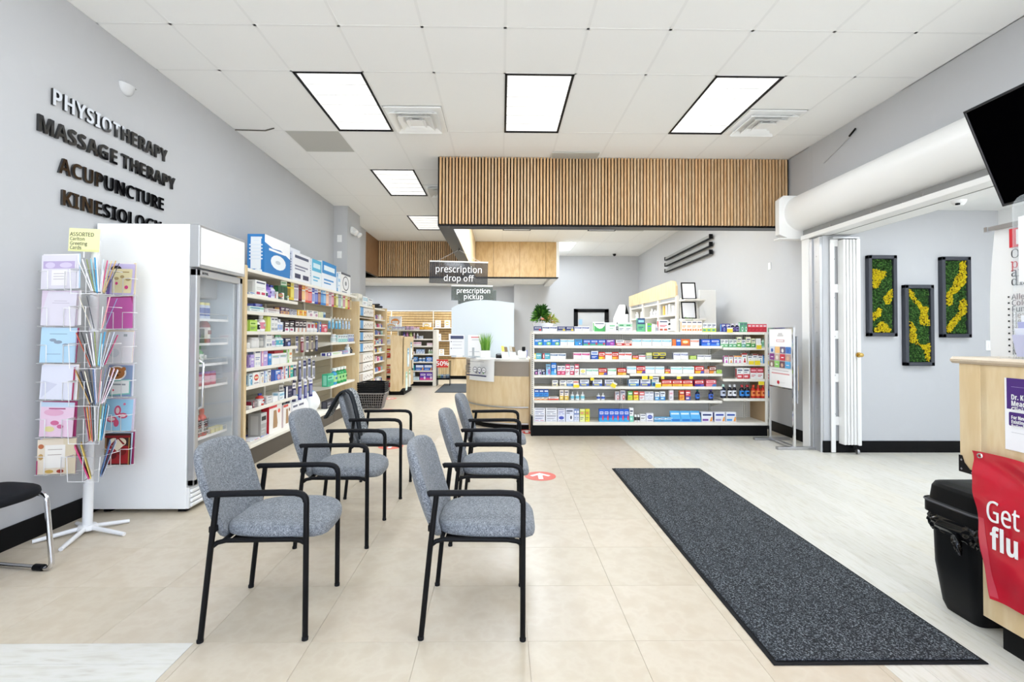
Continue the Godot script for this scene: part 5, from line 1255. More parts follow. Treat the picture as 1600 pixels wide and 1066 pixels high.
func drop_off() -> void:
	M.sign_white = mat("ffffff", 0.5)
	M.smoke = mat("343840", 0.06)
	M.smoke.transparency = BaseMaterial3D.TRANSPARENCY_ALPHA; M.smoke.albedo_color.a = 0.55
	M.smoke2 = mat("5c625e", 0.06)
	M.smoke2.transparency = BaseMaterial3D.TRANSPARENCY_ALPHA; M.smoke2.albedo_color.a = 0.7
	hung_sign("smoky sign reading prescription drop off, hung from the dark beam", P(-0.715, 2.385, 8.15), 0.975, 0.37, [["prescription", 0.79, 0.0, 0.055], ["drop off", 0.50, 0.0, -0.095]], -0.022, M.smoke, 2.8)
	hung_sign("smaller grey sign reading prescription pickup, behind the drop off sign", P(-0.62, 2.225, 10.3), 0.87, 0.31, [["prescription", 0.72, 0.03, 0.05], ["pickup", 0.42, 0.03, -0.075]], -0.01, M.smoke2, 2.8)
	single("hanging_sign", MB.new().ob(Vector3.ZERO, Vector3(0.85, 0.31, 0.006), Basis(), 0.001).tube([Vector3(0, 0.155, 0), Vector3(-0.16, 0.612, 0)], 0.003, 4), M.smoke2, "blank backed grey sign hanging just behind the pickup sign", "sign", P(-0.54, 2.19, 10.9), 0, "hanging pharmacy signs")
	var o := thing("drop_off_desk", "curved maple drop off desk with a grey laminate band and steel rails", "counter", P(0, 0, 0))
	var cv := func(u: float, off: float) -> Vector2:   # plan curve, left end to right end
		if u < 0.88:
			var t := PI / 2 * (1.0 - u / 0.88)
			return Vector2(0.30 - (0.85 + off) * sin(t), 7.9 - (0.92 + off) * cos(t))
		return Vector2(lerpf(0.30, 0.40, (u - 0.88) / 0.12), 6.98 - off)
	var skin := func(y0: float, y1: float, off: float) -> MB:
		return MB.new().sheet(func(u, v):
			var p: Vector2 = cv.call(u, off)
			return P(p.x, lerpf(y0, y1, v), p.y), 28, 1, 0.012)
	part("front_panel", skin.call(0.07, 0.76, 0.0), M.maple, o)
	part("laminate_band", skin.call(0.76, 0.972, 0.004), tri_mat(noise_tex(0.2, ["7c7166", "94887a", "9c9184"], [0.15, 0.45, 0.8], 256, 3), Vector3(4, 4, 4), 0.4), o)
	part("kick_plate", skin.call(0.0, 0.075, -0.03), M.black_base, o)
	for y in [0.32, 0.085]:
		var pts := []
		for i in 25:
			var p: Vector2 = cv.call(0.06 + 0.93 * i / 24.0, 0.022)
			pts.append(P(p.x, y, p.y))
		part("rail", MB.new().tube(pts, 0.012, 8), M.steel, o)
	var top := PackedVector2Array()
	for i in 29:
		var p: Vector2 = cv.call(i / 28.0, 0.02)
		top.append(p)
	top.append(Vector2(0.40, 8.3)); top.append(Vector2(-0.57, 8.3))
	part("countertop", MB.new().prism(top, Vector3.ZERO, Basis(Vector3.RIGHT, Vector3.FORWARD, Vector3.UP), 0.972, 1.0), mat("dcd8d0", 0.35), o)
	part("end_panel", MB.new().box(0.402, 0.438, 0.0, 1.01, 7.02, 7.9, 0.002), M.maple, o)
	# notice on its front
	var nt := thing("notice", "white notice with three round diagrams on the drop off desk", "poster", P(0, 0, 0))
	var np := MB.new().sheet(func(u, v):
		var p: Vector2 = cv.call(lerpf(0.27, 0.615, u), 0.02 + 0.012 * (1.0 - v))
		return P(p.x, lerpf(0.675, 1.005, v), p.y), 12, 4, 0.002)
	part("sheet", np, M.white, nt)
	var a0: Vector2 = cv.call(0.27, 0.045)
	var a1: Vector2 = cv.call(0.615, 0.045)
	var dx := (P(a1.x, 0, a1.y) - P(a0.x, 0, a0.y))
	var wl := dx.length()
	var bs := Basis(dx.normalized(), Vector3.UP, dx.normalized().cross(Vector3.UP))
	var pm := MB.new()
	var ops := [["8c8c98", rect(0.06, 0.86, 0.8, 0.875)], ["3a3a48", rect(0.06, 0.72, 0.18, 0.76)], ["6a6a78", rect(0.06, 0.56, 0.2, 0.59)], ["6a6a78", rect(0.06, 0.46, 0.2, 0.49)], ["6a6a78", rect(0.06, 0.36, 0.2, 0.39)], ["3a3c60", rect(0.02, 0.2, 0.9, 0.26)]]
	for k in 3:
		ops.append(["4a4c60", disc(0.40 + 0.2 * k, 0.5, 0.1, 0.13)])
		ops.append(["f2f2f4", disc(0.40 + 0.2 * k, 0.5, 0.08, 0.105)])
		ops.append(["4a4c60", rect(0.34 + 0.2 * k, 0.485, 0.46 + 0.2 * k, 0.51)])
		ops.append([["5a5a70", "4848a0", "5a9a50"][k], disc(0.46 + 0.16 * k, 0.36, 0.03, 0.035, 8)])
	ink(pm, "", wl * 0.9, 0.32, 0.0, ops)
	var pr := part("print", pm, M.print, nt)
	pr.transform = Transform3D(bs, (P(a0.x, 0.68, a0.y) + P(a1.x, 0.68, a1.y)) / 2 + bs.z * 0.068)
	# arched screen with papers
	var sc := thing("counter_screen", "tall arched pale frosted screen on the drop off desk", "screen", P(0, 1.0, 7.66))
	var ar := PackedVector2Array([Vector2(0.20, 0.0), Vector2(0.20, 0.855)])
	for i in 13:
		var t := i / 12.0
		ar.append(Vector2(lerpf(0.14, -0.78, t), 0.86 + 0.04 * sin(PI * t) - 0.09 * pow(t, 5.0)))
	ar.append(Vector2(-0.78, 0.0))
	var fro := mat("dfe8ee", 0.3)
	fro.transparency = BaseMaterial3D.TRANSPARENCY_ALPHA; fro.albedo_color.a = 0.86
	part("panel", MB.new().prism(ar, Vector3.ZERO, Basis(), -0.004, 0.004), fro, sc)
	part("foot", MB.new().box(-0.7, -0.6, 0, 0.03, -0.06, 0.06, 0.004).box(0.02, 0.12, 0, 0.03, -0.06, 0.06, 0.004), M.white, sc)
	var n1 := thing("notice", "white notice with a navy heading on the arched screen", "poster", P(-0.69, 1.03, 7.645))
	face_part("sheet", ["f4f4f6", ["3c4468", rect(0.06, 0.8, 0.94, 0.96)], ["b8bac4", rect(0.2, 0.66, 0.85, 0.68)], ["b8bac4", rect(0.2, 0.5, 0.8, 0.52)], ["b8bac4", rect(0.2, 0.34, 0.85, 0.36)], ["6a6c78", disc(0.11, 0.67, 0.04, 0.03, 8)], ["6a6c78", disc(0.11, 0.34, 0.04, 0.03, 8)]], 0.23, 0.32, M.print, n1, Transform3D())
	var n2 := thing("notice", "white notice with a red heading behind the potted grass", "poster", P(-0.42, 1.02, 7.645))
	face_part("sheet", ["f4f3f3", ["e08c90", rect(0.25, 0.86, 0.9, 0.92)], ["a8a8b0", rect(0.3, 0.76, 0.9, 0.78)], ["b8bac4", rect(0.12, 0.2, 0.9, 0.22)]], 0.2, 0.33, M.print, n2, Transform3D())
	# potted grass
	var pg := thing("potted_grass", "bright green grass in a square white pot on the drop off desk", "plant", P(-0.235, 1.0, 7.33))
	part("pot", MB.new().ob(Vector3(0, 0.06, 0), Vector3(0.15, 0.12, 0.15), Basis(), 0.01), M.white_gloss, pg)
	part("soil", MB.new().ob(Vector3(0, 0.119, 0), Vector3(0.13, 0.006, 0.13)), mat("4a3c2c", 0.9), pg)
	var gm := MB.new()
	for i in 170:
		var a := rng.randf() * TAU
		var r := sqrt(rng.randf()) * 0.06
		var base := Vector3(cos(a) * r, 0.12, sin(a) * r)
		var lean := Vector3(cos(a), 0, sin(a)) * rng.randf_range(0.0, 0.07)
		var hgt := rng.randf_range(0.14, 0.27)
		gm.paint(hexc(["7cb83c", "9cc860", "5c9a2c", "b4d478"][rng.randi() % 4]))
		gm.tube([base, base + lean * 0.35 + Vector3.UP * hgt * 0.6, base + lean + Vector3.UP * hgt], 0.0035, 3, 0.0006)
	var gr := part("grass", gm, vmat(0.6), pg)
	gr.set_meta("kind", "stuff")
	# small things on the desk
	var sh := thing("sign_holder", "thin clear sign holder at the left end of the drop off desk", "sign holder", P(-0.42, 1.0, 7.36))
	part("stand", MB.new().ob(Vector3(0, 0.08, 0), Vector3(0.05, 0.16, 0.004), Basis(Vector3.UP, 0.9), 0.001).ob(Vector3(0, 0.005, 0), Vector3(0.07, 0.01, 0.06), Basis(Vector3.UP, 0.9), 0.002), mat("b8bcc0", 0.2), sh)
	var pw := thing("paper_stack", "loose white papers lying along the drop off desk edge", "papers", P(-0.1, 1.0, 7.12))
	for k in 3: part("sheet", MB.new().ob(Vector3(-0.16 + 0.13 * k, 0.002 + 0.002 * k, -0.06 * (k % 2)), Vector3(0.21, 0.002, 0.16), Basis(Vector3.UP, 0.3 * k - 0.2)), M.white, pw)
	var kb := thing("card_reader", "dark card reader on the drop off desk beside the potted grass", "card reader", P(-0.02, 1.0, 7.4))
	part("body", MB.new().ob(Vector3(0, 0.03, 0), Vector3(0.12, 0.05, 0.1), Basis(Vector3.RIGHT, 0.3), 0.012), M.black_soft, kb)
	part("pad", MB.new().ob(Vector3(0, 0.058, 0.0), Vector3(0.08, 0.004, 0.06), Basis(Vector3.RIGHT, 0.3)), mat("6a6c70", 0.5), kb)
	for k in 2:
		var bh := thing("brochure_stand", ["white brochure stand with yellow and brown leaflets on the drop off desk", "white brochure stand leaning beside the white terminal"][k], "brochure stand", P(0.06 + 0.115 * k, 1.0, 7.12 + 0.03 * k), deg_to_rad(15))
		part("stand", MB.new().ob(Vector3(0, 0.06, -0.02), Vector3(0.1, 0.14, 0.006), Basis(Vector3.RIGHT, -0.5), 0.002).ob(Vector3(0, 0.006, 0), Vector3(0.1, 0.012, 0.1), Basis(), 0.003), M.white_gloss, bh)
		part("leaflet", MB.new().paint(hexc(["e8d860", "c8c4b8"][k])).ob(Vector3(-0.02, 0.15, -0.06), Vector3(0.04, 0.09, 0.004), Basis(Vector3.RIGHT, -0.5)).paint(hexc("7c6a50")).ob(Vector3(0.025, 0.14, -0.055), Vector3(0.045, 0.08, 0.004), Basis(Vector3.RIGHT, -0.5)), M.print, bh)
	var tm := thing("payment_terminal", "white payment terminal at the right end of the drop off desk", "terminal", P(0.31, 1.0, 7.16))
	part("body", MB.new().ob(Vector3(0, 0.065, 0), Vector3(0.13, 0.1, 0.11), Basis(Vector3.RIGHT, 0.25), 0.012), M.white_gloss, tm)
	part("display", MB.new().ob(Vector3(0.02, 0.15, 0.0), Vector3(0.05, 0.06, 0.03), Basis(), 0.004), M.black, tm)
	part("side_strip", MB.new().ob(Vector3(0.068, 0.08, 0.01), Vector3(0.008, 0.11, 0.09), Basis(), 0.002), mat("7c86c8", 0.5), tm)

func pharmacy_back() -> void:
	# shelving unit along the right wall with a curved maple header
	var o := thing("pharmacy_shelving", "white pharmacy shelving with a curved maple header behind the medicine rack", "shelving")
	var wm := mat("e9e6df", 0.5)
	part("header", MB.new().prism(PackedVector2Array([Vector2(0, 0), Vector2(3.1, 0), Vector2(3.1, 0.24), Vector2(0.22, 0.30), Vector2(0.08, 0.27), Vector2(0.0, 0.18)]), P(3.05, 2.03, 8.45), FACE_L * Basis(Vector3(-1, 0, 0), Vector3(0, 1, 0), Vector3(0, 0, -1)), -0.02, 0.02), M.maple, o)
	for d in [8.47, 9.45, 10.5, 11.5]:
		part("upright", MB.new().box(3.04, 3.09, 0, 2.05, d - 0.03, d + 0.03, 0.003), wm, o)
		if d < 8.5: continue
		part("divider", MB.new().box(3.09, 3.55, 0, 2.0, d - 0.012, d + 0.012), wm, o)
	part("back", MB.new().box(3.55, 3.57, 0, 2.0, 8.43, 11.55), wm, o)
	for y in [1.98, 1.73, 1.46, 1.24]:
		for k in 3:
			var d: float = [8.46, 9.46, 10.51][k]
			part("shelf", MB.new().box(3.06, 3.55, y - 0.03, y, d + 0.02, d + 0.97, 0.002), wm, o)
	var cols := ["f2f2f0", "e8e8e6", "dcdcda", "f0c060", "e4e8ec", "2c2c30", "ececec"]
	var nm := ["white", "pale grey", "light grey", "yellow", "bluish white", "black", "plain white"]
	var kk := 0
	for q in [[8.75, 1.76, "carton", 0.12, 0.16], [8.95, 1.76, "carton", 0.1, 0.2], [9.12, 1.76, "carton", 0.07, 0.19], [9.26, 1.76, "carton", 0.06, 0.18], [8.75, 1.49, "carton", 0.26, 0.19], [9.05, 1.49, "bottle", 0.12, 0.15], [9.22, 1.49, "bottle", 0.1, 0.16], [9.7, 1.76, "bottle", 0.12, 0.16], [9.9, 1.76, "bottle", 0.1, 0.14], [10.1, 1.76, "bottle", 0.11, 0.17], [9.7, 1.49, "bottle", 0.14, 0.14], [9.95, 1.49, "jar", 0.13, 0.12], [10.15, 1.49, "bottle", 0.1, 0.15], [10.7, 1.76, "carton", 0.2, 0.14], [10.95, 1.49, "carton", 0.24, 0.16], [11.2, 1.76, "bottle", 0.12, 0.15]]:
		var c := kk % 7
		product(q[2], "plain", q[3], q[4], 0.1, [cols[c], "dededc", "f4f4f4"], P(3.14, q[1] - 0.03, q[0]), -PI / 2, "%s %s, item %s on the white pharmacy shelving behind the rack" % [nm[c], "stock carton" if q[2] == "carton" else "stock bottle", ["one", "two", "three", "four", "five", "six", "seven", "eight", "nine", "ten", "eleven", "twelve", "thirteen", "fourteen", "fifteen", "sixteen"][kk]])
		kk += 1
	# shelf bay facing the room, with two framed sheets
	var b := thing("shelf_bay", "cream shelf bay with two shelves and a plain white side panel", "shelving", P(0, 0, 0))
	part("back_panel", MB.new().box(3.095, 3.42, 0, 2.0, 8.40, 8.42), wm, b)
	part("side_panel", MB.new().box(3.42, 3.71, 0, 2.14, 8.38, 8.42, 0.003), mat("f0efec", 0.5), b)
	part("upright", MB.new().box(3.34, 3.375, 0, 2.0, 8.375, 8.40), wm, b)
	var sl := MB.new()
	for i in 26: sl.box(3.353, 3.363, 1.38 + 0.025 * i, 1.394 + 0.025 * i, 8.371, 8.376)
	part("slot_row", sl, M.black_soft, b)
	for y in [1.965, 1.635]:
		part("shelf", MB.new().box(3.07, 3.42, y - 0.025, y, 8.12, 8.40, 0.003), wm, b)
		part("bracket", MB.new().prism(PackedVector2Array([Vector2(0, 0), Vector2(0.3, 0), Vector2(0, -0.12)]), P(3.41, y - 0.025, 8.40), FACE_L, 0, 0.01), wm, b)
		var pf := thing("picture_frame", ["upper", "lower"][0 if y > 1.9 else 1] + " black framed blank sheet leaning on the cream shelf bay", "picture frame", P(3.19, y, 8.24), 0, "black frames on the cream shelves")
		var tl := Basis(Vector3.RIGHT, -0.2) * Basis(Vector3(0, 0, 1), 0.0)
		part("frame", MB.new().ob(tl * Vector3(-0.115, 0.15, 0), Vector3(0.02, 0.3, 0.015), tl, 0.003).ob(tl * Vector3(0.115, 0.15, 0), Vector3(0.02, 0.3, 0.015), tl, 0.003).ob(tl * Vector3(0, 0.01, 0), Vector3(0.25, 0.02, 0.015), tl, 0.003).ob(tl * Vector3(0, 0.29, 0), Vector3(0.25, 0.02, 0.015), tl, 0.003), M.black, pf)
		part("sheet", MB.new().ob(tl * Vector3(0, 0.15, -0.002), Vector3(0.22, 0.28, 0.006), tl), mat("eeeef2", 0.25), pf)
	var pl := thing("small_plant", "small dark green plant on the lower ledge of the cream shelf bay", "plant", P(3.16, 1.42, 8.2))
	part("pot", MB.new().lathe(Vector3.ZERO, [Vector2(0, 0), Vector2(0.04, 0), Vector2(0.05, 0.07), Vector2(0.044, 0.07), Vector2(0, 0.06)], 12), M.white, pl)
	leaf_ball(pl, Vector3(0, 0.15, 0), 0.09, 90, ["4a7a2c", "6a9a3c", "3a5c22"], 0.07)
	part("ledge", MB.new().box(3.07, 3.42, 1.39, 1.415, 8.1, 8.40), wm, b)
	# white bags left of the shelving, dark phone
	var wb := thing("paper_bag", "pile of white pharmacy bags at the left end of the white shelving", "bag", P(2.55, 1.0, 10.4))
	part("bag", MB.new().prism(PackedVector2Array([Vector2(-0.14, 0), Vector2(0.14, 0), Vector2(0.14, 0.8), Vector2(0.07, 1.0), Vector2(-0.02, 1.0), Vector2(-0.14, 0.72)]), Vector3.ZERO, Basis(), -0.06, 0.06), M.white, wb)
	part("crease", MB.new().ob(Vector3(0.0, 0.72, 0.062), Vector3(0.28, 0.006, 0.004)).ob(Vector3(0.0, 0.52, 0.062), Vector3(0.28, 0.006, 0.004)), wm, wb)
	part("black_corner", MB.new().prism(PackedVector2Array([Vector2(0.08, 0.80), Vector2(0.16, 0.80), Vector2(0.1, 1.0)]), Vector3.ZERO, Basis(), 0.061, 0.066), M.black, wb)
	part("support", MB.new().box(-0.14, 0.14, -1.0, 0.0, -0.06, 0.06), wm, wb)
	var ph := thing("dispenser", "small black wall dispenser left of the white pharmacy bags", "dispenser", P(2.28, 1.52, 10.5))
	part("body", MB.new().ob(Vector3(0, 0.08, 0), Vector3(0.07, 0.16, 0.06), Basis(), 0.01), M.black, ph)
	part("post", MB.new().box(-0.015, 0.015, -1.52, 0.0, -0.02, 0.02), M.black, ph)
	# black framed opening on the back wall, dark door
	var wf := struct("window_2", MB.new().box(2.17, 2.29, 1.3, 2.13, 14.55, 14.6, 0.004).box(3.09, 3.21, 1.3, 2.13, 14.55, 14.6, 0.004).box(2.17, 3.21, 2.03, 2.13, 14.55, 14.6, 0.004).box(2.17, 3.21, 1.2, 1.3, 14.55, 14.6, 0.004), M.black_soft)
	part("pane", MB.new().box(2.29, 3.09, 1.3, 2.03, 14.575, 14.58), mat("d4d6d8", 0.1), wf)
	part("blue_note", MB.new().box(2.32, 2.42, 1.66, 1.82, 14.57, 14.574), mat("a8d0ec", 0.6), wf)
	var dr := struct("door_1", MB.new().box(0.20, 0.30, 0, 1.97, 14.3, 14.36, 0.004), M.black_soft)
	part("door_edge", MB.new().box(0.335, 0.36, 0, 2.16, 14.45, 14.6, 0.002), mat("3c3e42", 0.4), dr)
	part("door_handle", MB.new().tube([P(0.25, 1.05, 14.3), P(0.25, 1.05, 14.25), P(0.32, 1.05, 14.25)], 0.012, 6), M.steel, dr)

func leaf_ball(parent: Node3D, ce: Vector3, r: float, n: int, cols: Array, ln: float) -> void:
	var m := MB.new()
	for i in n:
		var dir := Vector3(rng.randf_range(-1, 1), rng.randf_range(-0.3, 1.2), rng.randf_range(-1, 1)).normalized()
		var s := ce + dir * r * rng.randf_range(0.1, 0.7)
		var side := dir.cross(Vector3(rng.randf() - 0.5, rng.randf() - 0.5, rng.randf() - 0.5)).normalized() * ln * 0.13
		m.paint(hexc(cols[rng.randi() % cols.size()]))
		var tip := s + dir * ln + Vector3(0, -0.1 * ln, 0)
		var mid := s + dir * ln * 0.5
		var nr := side.cross(dir).normalized()
		m.tri(s, mid + side, tip, nr, nr, nr); m.tri(s, tip, mid - side, nr, nr, nr)
	var o := part("foliage", m, M.leafy if M.has("leafy") else vmat(0.6), parent)
	o.set_meta("kind", "stuff")

func price_tag(x: float, y: float, d: float, w: float, h: float, tilt: float, col: String, label: String) -> void:
	var m := MB.new().paint(hexc("f6f2e4")).ob(Vector3(0, 0, 0), Vector3(w, h, 0.0015), Basis(Vector3(0, 0, 1), tilt))
	m.paint(hexc(col)).ob(Vector3(0, -0.12 * h, 0.001).rotated(Vector3(0, 0, 1), tilt), Vector3(w * 0.98, h * 0.7, 0.0012), Basis(Vector3(0, 0, 1), tilt))
	single("price_tag", m, M.print, label, "price tag", P(x, y, d), 0, "price tags on the medicine rack")

func medicine_rack() -> void:
	var o := thing("medicine_rack", "long cream shop rack of medicine shelves with a black base", "shelf rack")
	var cr: Material = M.cream
	var peg := mat("dedad0", 0.6)
	part("pegboard", MB.new().box(0.43, 3.60, 0.15, 1.39, 7.0, 7.02), peg, o)
	var hl := MB.new()
	var y := 0.2
	while y < 1.37:
		var x := 0.46
		while x < 3.56:
			hl.quad(P(x, y, 6.9995), P(x + 0.007, y, 6.9995), P(x + 0.007, y + 0.007, 6.9995), P(x, y + 0.007, 6.9995), Vector3(0, 0, 1))
			x += 0.0254
		y += 0.0254
	var hp := part("peg_holes", hl, mat("6c675c", 0.9), o)
	hp.set_meta("kind", "stuff")
	part("rear_panel", MB.new().box(0.43, 3.60, 0.0, 1.39, 7.02, 7.05), cr, o)
	for x in [0.435, 1.72, 3.0, 3.50]:
		part("upright", MB.new().box(x - 0.015, x + 0.015, 0.15, 1.4, 6.965, 7.0), cr, o)
		var sl := MB.new()
		for i in 46: sl.box(x - 0.004, x + 0.004, 0.18 + 0.026 * i, 0.194 + 0.026 * i, 6.962, 6.966)
		part("slot_row", sl, M.black_soft, o)
	part("end_bracket", MB.new().box(0.415, 0.45, 0.14, 1.385, 6.62, 7.02, 0.003), cr, o)
	var es := MB.new()
	for i in 46: es.box(0.42, 0.43, 0.18 + 0.026 * i, 0.194 + 0.026 * i, 6.616, 6.6205)
	part("slot_row", es, M.black_soft, o)
	part("end_panel", MB.new().box(3.585, 3.605, 0.14, 1.385, 6.60, 7.02, 0.003), mat("bfa27c", 0.5), o)
	part("end_post", MB.new().box(3.58, 3.61, 0.14, 1.39, 6.575, 6.60, 0.003), cr, o)
	var lip := func(x0: float, x1: float, yy: float, f: float) -> MB:
		return MB.new().box(x0, x1, yy - 0.03, yy - 0.004, f + 0.012, 7.0).box(x0, x1, yy - 0.037, yy, f, f + 0.014, 0.004)
	part("top_deck", lip.call(0.43, 3.60, MEDY[0], 6.60), cr, o)
	for i in range(1, 6): part("shelf", lip.call(0.445, 1.74 if i == 3 else 3.005, MEDY[i], 6.605), cr, o)
	part("shelf", lip.call(1.745, 3.005, MEDY[6], 6.6), cr, o)
	for i in range(7, 11): part("shelf", lip.call(3.01, 3.58, MEDY[i], 6.585), cr, o)
	for i in range(1, 6):
		part("shelf_bracket", MB.new().prism(PackedVector2Array([Vector2(0, 0), Vector2(0.36, 0), Vector2(0.36, -0.03), Vector2(0, -0.13)]), P(3.007, MEDY[i] - 0.006, 6.98), FACE_L, 0, 0.005), cr, o)
	part("base_deck", MB.new().box(0.43, 3.60, MEDY[11] - 0.04, MEDY[11], 6.56, 7.0, 0.004), cr, o)
	for q in [[0.43, 1.70], [1.704, 2.955], [2.959, 3.60]]:
		part("kick_plate", MB.new().box(q[0], q[1], 0.0, MEDY[11] - 0.041, 6.57, 6.59, 0.003), M.black_base, o)
	part("foot_bracket", MB.new().box(0.405, 0.43, 0.0, 0.26, 6.56, 6.75, 0.003), M.black, o)
	price_tag(3.092, 1.4285, 6.565, 0.078, 0.069, 0.00, "f4dc30", "yellow tag with white base on the top deck of the narrow bay")
	price_tag(3.487, 1.2090, 6.565, 0.069, 0.078, 0.00, "f4dc30", "yellow and white tag before the green cartons")
	price_tag(3.382, 0.9975, 6.565, 0.069, 0.069, 0.00, "f4dc30", "yellow tag before the lime figure carton")
	price_tag(3.465, 0.9970, 6.565, 0.078, 0.086, 0.00, "f4dc30", "large yellow tag before the green figure carton")
	price_tag(1.228, 0.7690, 6.575, 0.047, 0.056, 0.00, "f4dc30", "yellow tag hanging over the fifth shelf of the left bay")
	price_tag(1.014, 0.6740, 6.575, 0.078, 0.056, 0.00, "f4dc30", "yellow tag stuck on the salmon lined carton")
	price_tag(1.520, 0.6835, 6.575, 0.069, 0.073, -0.50, "f4dc30", "tilted white and yellow tag in the left bay")
	price_tag(1.939, 0.7920, 6.575, 0.078, 0.064, 0.00, "f4dc30", "wide yellow tag under the middle bay shelf")
	price_tag(2.024, 0.7900, 6.575, 0.048, 0.060, 0.00, "f4dc30", "narrow tag right of the wide yellow tag")
	price_tag(2.121, 0.6825, 6.575, 0.078, 0.069, 0.00, "f4dc30", "yellow tag before the cyan based carton")
	price_tag(2.182, 0.7885, 6.575, 0.044, 0.047, 0.00, "f4dc30", "narrow tag above the first red carton of the fifth shelf")
	price_tag(2.401, 0.7885, 6.575, 0.056, 0.047, 0.00, "f4dc30", "narrow tag above the second red carton of the fifth shelf")
	price_tag(2.568, 0.7895, 6.575, 0.052, 0.047, 0.00, "f4dc30", "narrow tag above the third red carton of the fifth shelf")
	price_tag(3.516, 0.7215, 6.565, 0.078, 0.069, 0.00, "f4dc30", "yellow tag above the red orange bottles")
	# plant in a white bowl on the top deck
	var pl := thing("potted_plant", "bushy green plant in a white bowl on the medicine rack's top left", "plant", P(0.585, MEDY[0], 6.86))
	part("bowl", MB.new().lathe(Vector3.ZERO, [Vector2(0, 0), Vector2(0.08, 0), Vector2(0.12, 0.04), Vector2(0.155, 0.115), Vector2(0.145, 0.115), Vector2(0.11, 0.05), Vector2(0, 0.04)], 20), M.white_gloss, pl)
	part("soil", MB.new().lathe(Vector3(0, 0.09, 0), [Vector2(0, 0.01), Vector2(0.13, 0.0)], 16), mat("3c3024", 0.9), pl)
	M.leafy = vmat(0.5)
	leaf_ball(pl, Vector3(-0.03, 0.19, 0), 0.13, 420, ["2c5a1c", "3f7a26", "5c9a30", "7ab040", "1f4416"], 0.085)
	leaf_ball(pl, Vector3(-0.02, 0.28, 0), 0.09, 180, ["2c5a1c", "3a6c22", "1f4416"], 0.085)
	leaf_ball(pl, Vector3(0.09, 0.14, 0.02), 0.1, 90, ["a8b04c", "8ca040", "c8a050"], 0.09)
	part("flower", MB.new().lathe(Vector3(-0.02, 0.17, 0.15), [Vector2(0, -0.015), Vector2(0.02, -0.01), Vector2(0.025, 0.008), Vector2(0, 0.02)], 8), mat("d88c6c", 0.6), pl)
	goods(["443;109;66;76;1;111.0;carton;logo;26306e,9a9ca4,cf2a2a;navy carton with white logo at the left end",
		"562;97;67;68;2;100.5;carton;thin;f4f3f0,26306e,8a94c0;low white cartons with a navy band",
		"767;110;66;77;2;114.0;carton;logo;26306e,9a9ca4,f2d530;navy cartons with a white logo",
		"998;99;68;69;2;102.5;carton;thin;f4f3f0,4a5290,9aa2cc;white cartons with a grey navy band",
		"1266;146;131;100;1;149.0;carton;swoosh;f4f3f0,4cb860,e8f4e8;white carton with a green swoosh",
		"1421;140;124;98;1;143.0;carton;left;f4f3f0,e6efe6,9ad0a4;white carton with pale green leaf print",
		"1568;25;124;15;1;26.0;bottle;plain;e6e4e4,5a5660,4a4650;thin grey bottle between green printed cartons",
		"1601;91;124;64;2;94.5;carton;band;f4f3f0,bfe4c6,3f9a5a;white and pale green cartons with dark print",
		"1857;102;184;71;1;104.0;carton;top;6cc48c,34507c,9ed8e8;green carton with a navy top panel",
		"1966;83;115;58;1;85.0;carton;left;7cc840,f2f2f0,4a90c8;lime green carton with a white side",
		"2106;36;98;22;1;37.0;bottle;plain;d8d8da,b8b8c0,f4f3f0;small grey bottle left of the red lettered carton",
		"2150;127;162;88;1;129.0;carton;lines;f4f3f0,d03038,d0603c;white carton with red lettering and red pictures",
		"2462;68;153;48;4;70.7;carton;lines;fdf3e6,f0a040,ee8838;white cartons with orange prints",
		"2750;60;118;45;3;62.7;carton;bottom;f4f3f0,c4d840,3a9aa0;white cartons with lime and teal bands",
		"3008;59;111;45;2;61.5;carton;pic;3a3a90,5aa0dc,c83c8a;dark blue cartons with pink tops",
		"3140;58;115;36;2;60.0;bottle;plain;2a2440,7a6ab0,e6dff0;dark bottles with pale violet caps",
		"3263;49;132;45;2;51.0;carton;pic;5aa87c,d8ece0,2f7a5c;sea green cartons with pale tops",
		"3369;51;109;45;5;52.6;carton;top;c8283a,e24a5a,f6d8dc;bright red cartons at the right end"], "medicine rack top deck", 1.4040, 6.632, "front")
	goods(["453;112;83;78;3;116.0;carton;pic;2a86d4,9fdc50,cfeaf8;blue cartons with a green base stripe",
		"804;94;83;65;2;97.0;carton;thin;f4f3f0,7cc4dc,bfe6f0;white cartons with aqua wave band",
		"1002;100;83;70;1;102.0;carton;pic;3aa0e0,2f5cc0,bfe4f4;cyan carton with blue dot",
		"1117;99;80;69;3;102.7;carton;logo;3c6cc8,58b890,c83c58;blue cartons with red lettering",
		"1429;116;80;81;1;118.0;carton;pic;7a58b4,d23ca8,a890d4;violet carton with a magenta disc",
		"1564;112;80;78;1;114.0;carton;bottom;f4f3f0,d43a3a,f6e8e4;white carton with a red lower half",
		"1682;94;68;66;1;96.0;carton;bottom;f4d8cc,e0502c,f8f0ea;small pale carton with an orange red base",
		"1781;132;91;92;4;136.7;carton;thin;f4f3f0,8ccdd8,c6e8ee;large white cartons with aqua band",
		"2335;50;89;45;1;51.0;carton;plain;ee7a30,f4f3f0,f4f3f0;narrow orange carton",
		"2389;61;89;45;1;62.0;carton;top;2060c4,3c7ce0,f4f3f0;narrow blue carton between orange ones",
		"2454;117;91;82;1;119.0;carton;oval;ee7030,f8c860,f6f0e6;bright orange carton with a pale centre",
		"2580;121;89;84;1;123.0;carton;thin;f4f3f0,f09070,f8c8b4;white carton with a coral band",
		"2734;123;91;86;2;127.0;carton;logo;1f58cc,3c80e8,9cc4f8;royal blue cartons with white lettering"], "medicine rack, second shelf", 1.2130, 6.632, "front")
